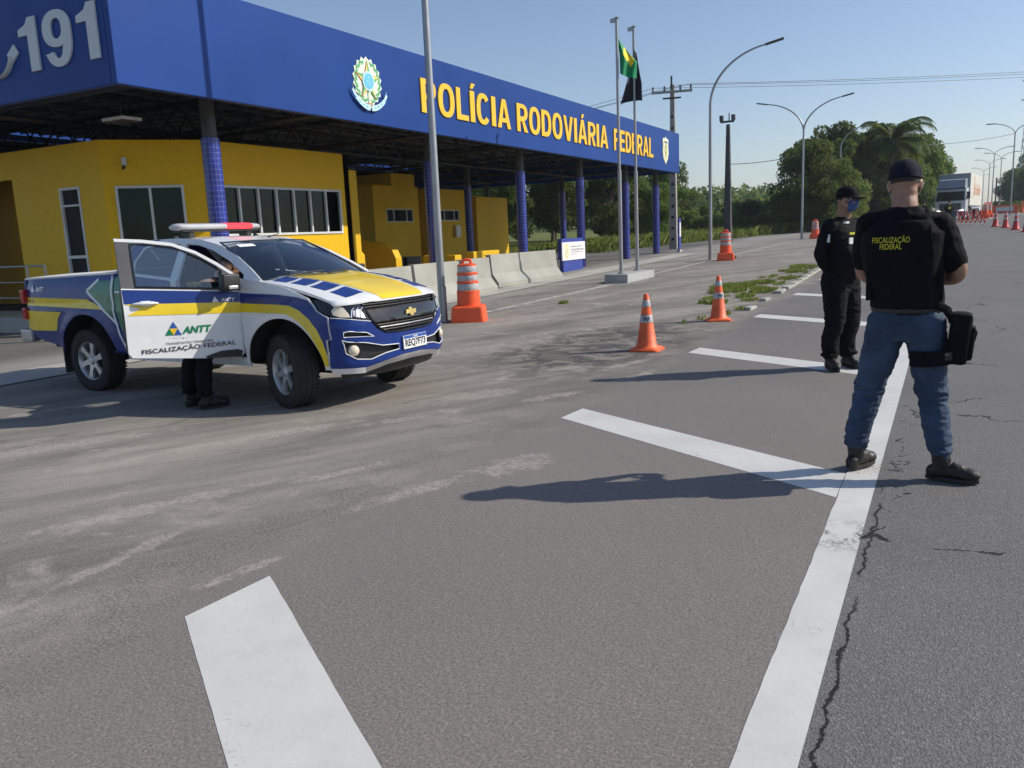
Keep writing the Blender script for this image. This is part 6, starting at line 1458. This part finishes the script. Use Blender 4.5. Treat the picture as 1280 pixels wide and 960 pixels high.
def drum(loc, label, rz=0, s=1.0, group='large orange traffic drums'):
    d = empty('traffic_drum', loc, rz, label, 'traffic drum', group); B = 'orange'
    m = MB(); sqbase(m, .62 * s, 0, .02 * s, B, .07 * s); sqbase(m, .60 * s, .02 * s, .25 * s, B, .07 * s, .93); sqbase(m, .56 * s, .25 * s, .275 * s, B, .07 * s, .88); m.build('base', d, bevel=.012)
    m = MB(); pr = [(.205, .27), (.205, .30), (.196, .50), (.172, .502)]
    rr_ = lambda z: .190 - (z - .5) * .055
    for z0, z1 in ((.535, .655), (.70, .80), (.845, .955)): pr += [(rr_(z0) + .012, z0 - .035), (rr_(z0) + .012, z0 - .008), (rr_(z0), z0), (rr_(z1), z1)]
    pr += [(.165, .965), (.165, .985), (.10, .995), (.0, 1.0)]; m.lathe([(a * s, b * s) for a, b in pr], B, 40); m.build('body', d, smooth=35)
    for z0, z1 in ((.538, .652), (.703, .797), (.848, .952)):
        MB().lathe([(rr_(z0) * s + .002, z0 * s), (rr_(z0) * s + .003, z0 * s + .002), (rr_(z1) * s + .003, z1 * s - .002), (rr_(z1) * s + .002, z1 * s)], 'band', 40).build('reflective_band', d, smooth=35)
    m = MB(); m.tube([(-.075 * s, 0, .985 * s), (-.070 * s, 0, 1.04 * s), (-.045 * s, 0, 1.062 * s), (.045 * s, 0, 1.062 * s), (.070 * s, 0, 1.04 * s), (.075 * s, 0, .985 * s)], .018 * s, B, 8, sy=1.5); m.build('handle', d, smooth=60)
    return d
drum((-7.38, 12.42, terr(12.4)), 'large orange drum with three grey bands beside the near lamp post', R(24))
drum((-7.08, 30.15, terr(30.2)), 'orange drum with three grey bands at the single curved lamp post', R(15))
drum((-6.75, 50.3, terr(50.3)), 'orange drum at the foot of the twin-armed lamp post, farthest left one', R(10))
for i, (x, y) in enumerate([(2.95, 91), (3.35, 94), (3.55, 99)]):
    drum((x, y, terr(y)), ('red drum right of the scissor barrier, left of three', 'red drum right of the scissor barrier, middle of three', 'red drum right of the scissor barrier, hindmost of three')[i], 0, 1.35, 'red drums by the lorry trailer')
# folding scissor barrier
b = empty('folding_barrier', (.9, 66.8, terr(66.8)), math.atan2(-3.6, 1.55), 'red folding trellis barrier across the lane in front of the lorry', 'barrier')
b.location = (1.32, 67.5, terr(67.5)); b.rotation_euler = (0, 0, R(-68.6)); n = 6; Wd = 4.5; st_ = Wd / n
for k in range(n):
    for sgn in (1, -1):
        x0 = -Wd / 2 + k * st_; m = MB(); m.tube([(x0, .02 * sgn, .18 if sgn > 0 else .98), (x0 + st_, .02 * sgn, .98 if sgn > 0 else .18)], .042, 'red_plastic', 6); m.build('trellis_bar', b)
for x0 in (-Wd / 2 - .02, Wd / 2 + .02):
    m = MB(); m.tube([(x0, 0, .05), (x0, 0, 1.15)], .03, 'red_plastic' if x0 > 0 else 'sign_white', 6); m.box((x0, 0, .04), (.45, .35, .05), 'sign_white'); m.build('post', b)
# orange water-filled barrier
b = empty('water_barrier', (5.88, 118, terr(118)), R(-5), 'pale orange plastic barrier on the far side of the lane line', 'barrier')
m = MB(); m.prism(None, [(-1.4, -.3, .0), (-1.4, .3, .0), (-1.4, .18, .95), (-1.4, -.18, .95)], [(1.4, -.3, .0), (1.4, .3, .0), (1.4, .18, .95), (1.4, -.18, .95)], 'orange'); m.build('body', b, bevel=.06)
m = MB(); m.lohi((-.9, -.32, .25), (.9, -.25, .75), 'sign_white'); m.v = [(x, y + (z - .25) * .13, z) for x, y, z in m.v]; m.build('white_panel', b)
for x0 in (-1.75, 1.75): MB().lathe([(.26, 0), (.2, .1), (.12, .8), (.06, 1.35), (0, 1.36)], 'orange', 14, o=(x0, 0, 0)).build('end_post', b, smooth=40)
p = empty('round_sign', (5.38, 118.8, terr(118.8)), 0, 'round road sign seen dark from behind, left of the hedge', 'road sign')
MB().tube([(0, 0, 0), (0, 0, 2.4)], .05, 'galv', 6).build('post', p); MB().lathe([(.0, -.03), (.42, -.03), (.42, .03), (0, .03)], 'steel_dark', 20, m4=Matrix.Translation((0, 0, 2.4)) @ Matrix.Rotation(R(90), 4, 'X')).build('disc', p)

# ------------------------------------------------------------------ lorry (x forward, y left), heading towards the camera
lo = empty('lorry', (.25, 86.5, terr(86.5)), R(-96.5), 'white and blue lorry with a box trailer stopped in the lane', 'lorry')
m = MB(); pr = [(2.3, .62), (2.36, 1.55), (2.18, 2.75), (.35, 2.85), (.35, .62)]
m.prism(None, [(x, -1.22, z) for x, z in pr], [(x, 1.22, z) for x, z in pr], 'truck_white'); m.build('cab', lo, bevel=.08, smooth=50)
m = MB(); m.prism(None, [(2.12, -1.1, 2.76), (1.6, -1.08, 3.55), (.4, -1.08, 3.65), (.4, -1.1, 2.80)], [(2.12, 1.1, 2.76), (1.6, 1.08, 3.55), (.4, 1.08, 3.65), (.4, 1.1, 2.80)], 'trailer_front'); m.build('wind_deflector', lo, bevel=.05)
m = MB(); m.prism(None, [(2.40, -1.12, 1.72), (2.245, -1.08, 2.52), (2.22, -1.08, 2.52), (2.36, -1.12, 1.72)], [(2.40, 1.12, 1.72), (2.245, 1.08, 2.52), (2.22, 1.08, 2.52), (2.36, 1.12, 1.72)], 'building_glass'); m.build('windscreen', lo)
for s in (-1, 1):
    m = MB(); m.prism(None, [(1.25, s * 1.235, 1.8), (2.1, s * 1.235, 1.75), (1.98, s * 1.235, 2.45), (1.25, s * 1.235, 2.5)], [(1.25, s * 1.225, 1.8), (2.1, s * 1.225, 1.75), (1.98, s * 1.225, 2.45), (1.25, s * 1.225, 2.5)], 'building_glass'); m.build('side_window', lo)
    m = MB(); m.box((2.42, s * .92, .78), (.05, .36, .22), 'lamp_lit'); m.build('headlight', lo, bevel=.02)
    m = MB(); m.box((2.2, s * 1.42, 2.15), (.10, .22, .62), 'black_plastic'); m.tube([(2.2, s * 1.2, 2.4), (2.2, s * 1.42, 2.4)], .03, 'black_plastic', 6); m.build('wing_mirror', lo, bevel=.03)
m = MB(); m.box((2.385, 0, 1.18), (.05, 1.7, .62), 'black_plastic'); 
for k in range(4): m.box((2.415, 0, .95 + k * .14), (.02, 1.6, .03), 'galv')
m.build('grille', lo); MB().box((2.36, 0, .62), (.22, 2.42, .42), 'truck_blue').build('bumper', lo, bevel=.05); MB().box((2.13, 0, 2.78), (.45, 2.3, .12), 'truck_blue').build('sun_visor', lo, bevel=.03)
m = MB().lohi((-10.6, -1.28, 1.25), (-.25, 1.28, 4.15), 'trailer'); bx = m.build('trailer_box', lo, bevel=.02)
MB().lohi((-.24, -1.24, 1.30), (-.20, 1.24, 4.10), 'trailer_front').build('front_panel', bx)
m = MB(); m.lohi((-10.6, -1.30, 1.2), (-.25, -1.285, 1.32), 'galv'); m.lohi((-10.6, 1.285, 1.2), (-.25, 1.30, 1.32), 'galv'); m.build('side_rail', bx)
# faint red-brown lettering on the trailer side that faces us (left side of the lorry, +y)
rr = random.Random(6)
text_on('trailer_lettering', 'Jardim', (-2.6, 1.283, 1.95), (-1, 0, 0), (0, 0, 1), 6.6, 1.25, 'em_red', bx, bold=.01, off=.004)
m = MB(); 
for x0, hh_ in ((-3.6, 1.0), (-4.6, .5), (-6.6, .45), (-8.3, .4)): m.lohi((x0 - .22, 1.284, 2.9), (x0, 1.29, 2.9 + hh_), 'em_red')
m.prism(None, [(-3.85, 1.284, 3.7), (-3.35, 1.284, 3.7), (-3.6, 1.284, 4.0)], [(-3.85, 1.29, 3.7), (-3.35, 1.29, 3.7), (-3.6, 1.29, 4.0)], 'em_red'); m.build('trailer_picture', bx)
m = MB(); m.lohi((-10.5, -.5, .75), (1.6, .5, 1.18), 'dark'); m.lohi((-5.2, -.9, .5), (-4.4, .9, 1.2), 'dark'); m.build('chassis', lo)
for x in (1.35, -.9, -7.2, -8.45, -9.7):
    for s in (-1, 1):
        w_ = empty('wheel', (x, s * 1.05, .52)); w_.parent = lo
        MB().lathe([(.30, -.15), (.48, -.16), (.52, -.10), (.52, .10), (.48, .16), (.30, .15), (.30, -.15)], 'rubber', 26, axis='Y').build('tyre', w_, smooth=40)
        MB().lathe([(.0, s * .10), (.12, s * .12), (.16, s * .05), (.30, s * .14), (.31, s * .05), (.31, -s * .1)], 'alloy', 22, axis='Y').build('rim', w_, smooth=40)
# white hatchback behind the lorry
ca = empty('parked_car', (2.35, 112, terr(112)), R(-94), 'small white car waiting behind the lorry trailer', 'car')
m = MB(); secs = [(-2.0, .55, .80), (-1.9, .35, .95), (-.9, .28, 1.0), (.9, .28, .98), (1.75, .35, .85), (2.05, .45, .65)]
def carloft(secs_, w_, mat, name, parent):
    m = MB(); P = []
    for x, z0, z1 in secs_:
        k = .9 if abs(x) > 1.7 else 1
        for y, z in ((-w_ * k, z0), (-w_ * k * 1.02, (z0 + z1) / 2), (-w_ * k * .94, z1), (w_ * k * .94, z1), (w_ * k * 1.02, (z0 + z1) / 2), (w_ * k, z0)): P.append((x, y, z))
    F = [(i * 6 + j, i * 6 + (j + 1) % 6, (i + 1) * 6 + (j + 1) % 6, (i + 1) * 6 + j) for i in range(len(secs_) - 1) for j in range(6)]; F += [tuple(range(6)), tuple(range(len(P) - 6, len(P)))]
    m.add(P, F, mat); return m.build(name, parent, bevel=.03, smooth=50)
carloft(secs, .85, 'truck_white', 'body', ca)
m = MB(); m.prism(None, [(-1.75, -.74, .97), (-1.25, -.62, 1.45), (.25, -.62, 1.46), (1.0, -.74, .97)], [(-1.75, .74, .97), (-1.25, .62, 1.45), (.25, .62, 1.46), (1.0, .74, .97)], 'building_glass'); m.build('windows', ca, bevel=.02)
m = MB(); m.prism(None, [(-1.3, -.63, 1.44), (-1.2, -.6, 1.50), (.2, -.6, 1.50), (.3, -.63, 1.44)], [(-1.3, .63, 1.44), (-1.2, .6, 1.50), (.2, .6, 1.50), (.3, .63, 1.44)], 'truck_white'); m.build('roof', ca)
for s in (-1, 1):
    MB().box((1.95, s * .6, .72), (.14, .3, .14), 'lamp_glass').build('headlight', ca, bevel=.02)
    for x in (-1.3, 1.3):
        w_ = empty('wheel', (x, s * .78, .31)); w_.parent = ca; MB().lathe([(.19, -.09), (.29, -.10), (.31, -.06), (.31, .06), (.29, .10), (.19, .09), (.19, -.09)], 'rubber', 22, axis='Y').build('tyre', w_); MB().lathe([(0, s * .07), (.19, s * .06), (.19, 0)], 'alloy', 18, axis='Y').build('rim', w_)

# ------------------------------------------------------------------ vegetation
def leaf_mesh(name, cents, n, size, mat, seed, flat=0.0):
    """n leaf-sized quads scattered through clumps; cents = (x, y, z, rx, ry, rz, weight)"""
    rg = np.random.default_rng(seed); c = np.array(cents, float); w_ = c[:, 6] / c[:, 6].sum(); idx = rg.choice(len(c), n, p=w_)
    d = rg.normal(size=(n, 3)); d /= np.linalg.norm(d, axis=1)[:, None]; rad = rg.uniform(.62, 1.06, n)[:, None] ** .8
    pos = c[idx, :3] + d * rad * c[idx, 3:6]
    nr = d * .75 + rg.normal(size=(n, 3)) * .55 + np.array([0, 0, .25]); nr /= np.linalg.norm(nr, axis=1)[:, None]
    t = np.cross(nr, rg.normal(size=(n, 3))); t /= np.linalg.norm(t, axis=1)[:, None]; b = np.cross(nr, t)
    s = size * rg.uniform(.55, 1.35, n)[:, None]; k = rg.uniform(.45, .8, n)[:, None]
    bend = nr * s * rg.uniform(-.25, .25, n)[:, None]
    V = np.stack([pos - t * s + bend, pos - b * s * k, pos + t * s + bend, pos + b * s * k], 1).reshape(-1, 3)
    me = bpy.data.meshes.new(name); me.vertices.add(4 * n); me.vertices.foreach_set('co', V.ravel()); me.loops.add(4 * n); me.loops.foreach_set('vertex_index', np.arange(4 * n))
    me.polygons.add(n); me.polygons.foreach_set('loop_start', np.arange(n) * 4); me.polygons.foreach_set('loop_total', np.full(n, 4)); me.update(calc_edges=True); me.materials.append(M[mat]); return me
def crown_centres(seed, h, r, n, low=.25, shape=1.0):
    rg = random.Random(seed); out = []
    for i in range(n):
        t = rg.random(); z = h * (low + (1 - low) * t); rr_ = r * (1 - abs(t - .42) * 1.15) ** shape if abs(t - .42) < .85 else r * .15; rr_ = max(rr_, r * .18)
        a = rg.uniform(0, 6.283); q = rr_ * rg.uniform(.25, 1.0); s = r * rg.uniform(.20, .38); out.append((q * math.cos(a), q * math.sin(a), z, s * 1.1, s * 1.1, s * .75, s * s))
    return out
TREES = []
def tree_proto(seed, h, r, mat, n=9000, low=.22, leaf=.125, clumps=34, shape=.8):
    cc = crown_centres(seed, h, r, clumps, low, shape); lm = leaf_mesh('crown', cc, n, leaf, mat, seed)
    m = MB(); rg = random.Random(seed + 1); m.tube([(0, 0, -.3), (.1, .05, h * .25), (-.05, .1, h * .5), (.05, 0, h * .8)], [r * .085, r * .06, r * .045, r * .02], 'bark', 9)
    for c in cc[::2]:
        z0 = max(h * .15, c[2] * .55); m.tube([(0, 0, z0), (c[0] * .5, c[1] * .5, (z0 + c[2]) / 2 + .1), (c[0], c[1], c[2])], [r * .03, r * .018, r * .008], 'bark', 5)
    tr = m.build('trunk_tmp', smooth=60); tm = tr.data; bpy.data.objects.remove(tr); return lm, tm
PR = [tree_proto(11, 8.5, 3.8, 'leaf_dark', 20000, clumps=46), tree_proto(23, 8, 3.4, 'leaf_mid', 18000, clumps=44), tree_proto(37, 9, 3.2, 'leaf_dark', 17000, .12, clumps=40), tree_proto(41, 6, 3.2, 'leaf_pale', 14000, .08), tree_proto(59, 9.5, 2.6, 'leaf_mid', 11000, .35, .12, 24)]
BU = [tree_proto(71, 2.4, 2.2, 'leaf_mid', 3800, .05, .13, 20), tree_proto(83, 2.0, 2.4, 'leaf_pale', 3600, .05, .12, 20), tree_proto(97, 3.0, 2.0, 'leaf_dark', 3800, .05, .13, 20)]
def plant(kind, protos, i, x, y, s, label, group, rz=0, cat='tree', sz=None):
    lm, tm = protos[i]; o = empty(kind, (x, y, terr(y) - .05), rz, label, cat, group); o.scale = (s, s, s if sz is None else sz)
    c = link('crown', lm, o); t = link('trunk' if kind == 'tree' else 'stem', tm, o); return o
rt = random.Random(77)
# behind the canopy
behind = [(-31, 54, 0, .80), (-27.5, 52, 1, .72), (-35, 58, 2, .9), (-24.5, 55, 0, .82), (-29.5, 64, 4, .95), (-22.0, 58, 2, .80), (-33, 72, 0, 1.0), (-26.0, 70, 1, .95), (-19.5, 60, 1, .58), (-23.5, 75, 0, .85), (-39, 66, 0, 1.0), (-40, 52, 1, .85), (-46, 60, 2, .95), (-20.2, 66, 4, .66)]
words = ['first', 'second', 'third', 'fourth', 'fifth', 'sixth', 'seventh', 'eighth', 'ninth', 'tenth', 'eleventh', 'twelfth', 'thirteenth', 'fourteenth', 'fifteenth', 'sixteenth', 'seventeenth', 'eighteenth', 'nineteenth', 'twentieth']
order = {id(b): k for k, b in enumerate(sorted(behind, key=lambda b: math.atan2(b[0], b[1])))}
KD = ['dense dark', 'mid green leafy', 'tall dark', 'pale low', 'open slender']
for k, b_ in enumerate(behind):
    plant('tree', PR, b_[2], b_[0], b_[1], b_[3] * .9, '%s tree beyond the canopy, %s from the left of that row' % (KD[b_[2]], words[order[id(b_)]]), 'trees beyond the canopy', rt.uniform(0, 6))
# the tall dark group left of the road
right = [(-9.3, 66, 0, .72), (-10.6, 74, 2, .80), (-8.2, 72, 2, .90), (-6.8, 67, 3, .62), (-6.0, 78, 0, .90), (-9.0, 84, 1, .98), (-4.6, 84, 1, .88), (-5.6, 92, 0, 1.0), (-3.4, 93, 1, .98), (-5.5, 74, 3, .78), (-11.5, 86, 0, .90), (-3.8, 103, 2, 1.0), (-6.5, 104, 4, 1.05), (-2.3, 112, 1, .90), (-12.0, 96, 2, .95), (-7.8, 66, 1, .62), (-4.3, 74.5, 3, .60), (-2.6, 83.5, 3, .55)]
order = {id(b): k for k, b in enumerate(sorted(right, key=lambda b: math.atan2(b[0], b[1])))}
for k, b_ in enumerate(right):
    plant('tree', PR, b_[2], b_[0], b_[1], b_[3], '%s tree in the group behind the two officers, %s from its left' % (KD[b_[2]], words[order[id(b_)]]), 'tall trees left of the road behind the officers', rt.uniform(0, 6))
# palm
pa = empty('palm_tree', (-4.41, 74, terr(74)), 0, 'palm with drooping fronds above the head of the person in jeans', 'palm tree', None)
m = MB(); m.tube([(0, 0, 0), (.15, .1, 3), (.1, 0, 6.6)], [.24, .18, .15], 'bark', 10)
for k in range(22): m.lathe([(.20 - .002 * k, .3 * k + .1), (.225 - .002 * k, .3 * k + .14), (.19 - .002 * k, .3 * k + .2)], 'bark', 10, o=(.12 * math.sin(k / 7), 0, 0))
m.build('trunk', pa)
rg = random.Random(5)
for k in range(36):
    a = k * 2.4 + rg.uniform(-.2, .2); el = rg.uniform(-.25, 1.25); L = rg.uniform(2.9, 3.9); pts = []
    for i in range(13):
        t = i / 12; e = el - t * t * 1.7; pts.append((pts[-1] + Vector((math.cos(a) * math.cos(e), math.sin(a) * math.cos(e), math.sin(e))) * L / 12) if pts else Vector((.1, 0, 6.6)))
    m = MB(); m.tube(pts, [.035 - .0022 * i for i in range(13)], 'leaf_dark', 4)
    lat = Vector((-math.sin(a), math.cos(a), 0))
    for i in range(1, 12):
        for j in range(3):
            b0 = pts[i].lerp(pts[i + 1], j / 3); dirv = (pts[min(i + 1, 12)] - pts[i - 1]).normalized(); LL = 1.0 * math.sin(math.pi * (i + j / 3) / 13) ** .6 + .1
            for sgn in (-1, 1):
                tip = b0 + (lat * sgn * .8 + dirv * .5 + Vector((0, 0, -.35 - .3 * rg.random()))) * LL; w_ = dirv * .055
                m.add([b0 - w_, b0 + w_, tip + w_ * .2], [(0, 1, 2)], 'leaf_dark')
    m.build('frond', pa)
# bushes along the far field
bl = []
for k in range(30):
    ang = R(rt.uniform(1, 17.5)); 
    d = rt.uniform(62, 105); x = -d * math.tan(ang * 1.0) - 1.0 ; bl.append((x - 2.8, d))
bl = [(-15.3, 68.0), (-17.8, 70), (-13.6, 72), (-18.9, 70), (-15.2, 73), (-12.9, 78), (-21.3, 76), (-17.4, 83), (-24.5, 84), (-20.4, 92), (-15.4, 92), (-27.6, 95), (-23.8, 103), (-18.3, 104), (-30.8, 109), (-26.4, 116), (-20.8, 116), (-15.2, 108), (-34, 120), (-12.3, 75), (-11.4, 72), (-23, 72), (-26, 79), (-19.6, 74)]
bo = sorted(range(len(bl)), key=lambda k: math.atan2(bl[k][0], bl[k][1])); rank = {k: i for i, k in enumerate(bo)}
words += ['twenty-first', 'twenty-second', 'twenty-third', 'twenty-fourth', 'twenty-fifth', 'twenty-sixth', 'twenty-seventh', 'twenty-eighth', 'twenty-ninth', 'thirtieth']
for k, (x, y) in enumerate(bl):
    i = (0, 1, 1, 0, 2)[k % 5]; s = rt.uniform(.62, .95) * (1 + (y - 60) / 120)
    plant('bush', BU, i, x, y, s, '%s bush in the field between canopy and twin lamp, %s from the left' % (['leafy green', 'pale yellowish', 'dark'][i], words[rank[k]]), 'bushes in the field beyond the lot', rt.uniform(0, 6), 'bush')
# right-hand side trees on the bank beyond the road, hedge along the reservation
for k, (x, y, i, s) in enumerate([(12.4, 150, 2, .72), (11.8, 172, 0, .75), (14.6, 165, 1, 1.0), (13.6, 190, 1, 1.0), (12.2, 205, 0, .85), (16.5, 185, 2, 1.25), (13.0, 228, 1, .95), (15.5, 215, 0, 1.2), (12.8, 250, 0, .95), (11.6, 185, 3, .8)]):
    plant('tree', PR, i, x + cx(y), y, s, '%s tree on the right bank, %s in order of distance' % (KD[i], words[k]), 'trees on the right bank', rt.uniform(0, 6))
cc = [(9.3, y, terr(y) + .55, .8, 1.6, .8, 1) for y in range(96, 230, 2)]
h_ = 0; h = link('hedge', leaf_mesh('hedge', cc, 12000, .12, 'leaf_dark', 9)); tag(h, 'low dark clipped hedge along the central reservation', 'hedge')
# distant wood, one mass
rg = random.Random(12); cc = []
for k in range(420):
    t = rg.random(); y = rg.uniform(130, 330); a = R(rg.uniform(2.5, 40)); x = -y * math.tan(a)
    if x > -12 and y < 200: continue
    z = terr(y) + rg.uniform(.5, 3.6) + (y - 130) * .022; s = rg.uniform(2.2, 4.4); cc.append((x, y, z, s * 1.3, s * 1.3, s * .8, 1))
far = link('wood', leaf_mesh('wood', cc, 42000, .62, 'leaf_far', 4)); tag(far, 'distant low wood along the horizon', 'wood', kind='stuff')
cc = []
for k in range(170):
    y = rg.uniform(200, 300); x = rg.uniform(14, 70) + cx(y); z = terr(y) + rg.uniform(0, 1) * (x - cx(y)) * .20 + 1.5; s = rg.uniform(2.5, 4.5); cc.append((x, y, z, s * 1.2, s * 1.2, s * .9, 1))
far2 = link('wood', leaf_mesh('wood', cc, 18000, .6, 'leaf_far', 14)); tag(far2, 'wooded bank in the distance at the right edge', 'wood', kind='stuff')

# grass: weeds by the kerb, rough grass at the lot edge, tufts in cracks
def blades(name, spots, n, hgt, mat, seed, label, wid=.006):
    rg = np.random.default_rng(seed); S = np.array(spots, float); w_ = S[:, 2] * S[:, 3]; idx = rg.choice(len(S), n, p=w_ / w_.sum()); V = []; 
    a = rg.uniform(0, 2 * np.pi, n); rr_ = np.sqrt(rg.random(n)); x = S[idx, 0] + S[idx, 2] * rr_ * np.cos(a); y = S[idx, 1] + S[idx, 3] * rr_ * np.sin(a)
    z = np.array([terr(v) for v in y]); H = hgt * rg.uniform(.35, 1.2, n) * S[idx, 4]; b = rg.uniform(0, 2 * np.pi, n); lean = rg.uniform(.1, .8, n) * H; W = wid * rg.uniform(.6, 1.6, n)
    dx, dy = np.cos(b), np.sin(b); lx, ly = -dy, dx
    P0 = np.stack([x - lx * W, y - ly * W, z - .01], 1); P1 = np.stack([x + lx * W, y + ly * W, z - .01], 1); P2 = np.stack([x + dx * lean * .35 + lx * W * .8, y + dy * lean * .35 + ly * W * .8, z + H * .6], 1); P3 = np.stack([x + dx * lean, y + dy * lean, z + H], 1); P4 = np.stack([x + dx * lean * .35 - lx * W * .8, y + dy * lean * .35 - ly * W * .8, z + H * .6], 1)
    V = np.stack([P0, P1, P2, P3, P4], 1).reshape(-1, 3); me = bpy.data.meshes.new(name); me.vertices.add(5 * n); me.vertices.foreach_set('co', V.ravel()); me.loops.add(5 * n); me.loops.foreach_set('vertex_index', np.arange(5 * n))
    me.polygons.add(n); me.polygons.foreach_set('loop_start', np.arange(n) * 5); me.polygons.foreach_set('loop_total', np.full(n, 5)); me.update(calc_edges=True); me.materials.append(M[mat]); return tag(link(name, me), label, 'grass', kind='stuff')
rg = random.Random(2)
sp = [(-3.25 - rg.uniform(0, .85), y + rg.uniform(-.4, .4), rg.uniform(.05, .30), rg.uniform(.1, .45), rg.uniform(.4, 1.1)) for y in np.linspace(15, 26, 34)] + [(-4.3, 18.7, .4, .8, 1.1), (-3.15, 13.6, .06, .12, 1), (-3.4, 12.9, .08, .1, .8), (-3.55, 12.4, .05, .1, .8), (-3.1, 14.3, .08, .2, .8), (-4.25, 17.6, .25, .4, 1)]
blades('grass', sp, 8000, .085, 'grass_blade', 3, 'short weeds growing along the broken kerb by the farther cone')
sp = [(-7.9, 21.2, .05, .08, 1), (-8.35, 21.9, .06, .05, .7), (-6.9, 15.4, .08, .15, .5), (-7.0, 31.2, .05, .05, 1)]
blades('grass', sp, 500, .12, 'grass_blade', 5, 'small tufts growing from cracks by the plinth')
def gx(y): return float(np.interp(y, [41, 52, 64, 78, 90, 110], [-16, -14.2, -10.9, -7.5, -5.0, -4.6]))
sp = []
for y in np.linspace(41, 100, 120):
    for k in range(3): sp.append((gx(y) - .4 - rg.uniform(0, 4.5) * (k > 0), y + rg.uniform(-.4, .4), .8, .8, rg.uniform(.4, 1.6)))
blades('grass', sp, 42000, .46, 'grass_blade', 7, 'rough tall grass at the edge of the lot', .014)
sp = [(rg.uniform(-34, -16), rg.uniform(40, 60), 1.5, 1.5, rg.uniform(.3, 1)) for k in range(120)]
blades('grass', sp, 16000, .22, 'grass_blade', 8, 'thin field grass beyond the canopy', .014)

# ------------------------------------------------------------------ thin humid air
hz = bpy.data.materials.new('haze_air'); hz.use_nodes = True; hn = hz.node_tree; hn.nodes.remove(hn.nodes['Principled BSDF'])
pv = hn.nodes.new('ShaderNodeVolumePrincipled'); pv.inputs['Color'].default_value = (.78, .88, 1, 1); pv.inputs['Density'].default_value = 0.00038; pv.inputs['Anisotropy'].default_value = .2
hn.links.new(pv.outputs[0], hn.nodes['Material Output'].inputs['Volume'])
m = MB().lohi((-950, -60, -1.4), (760, 1650, 52), hz); hb = m.build('haze'); tag(hb, kind='stuff')
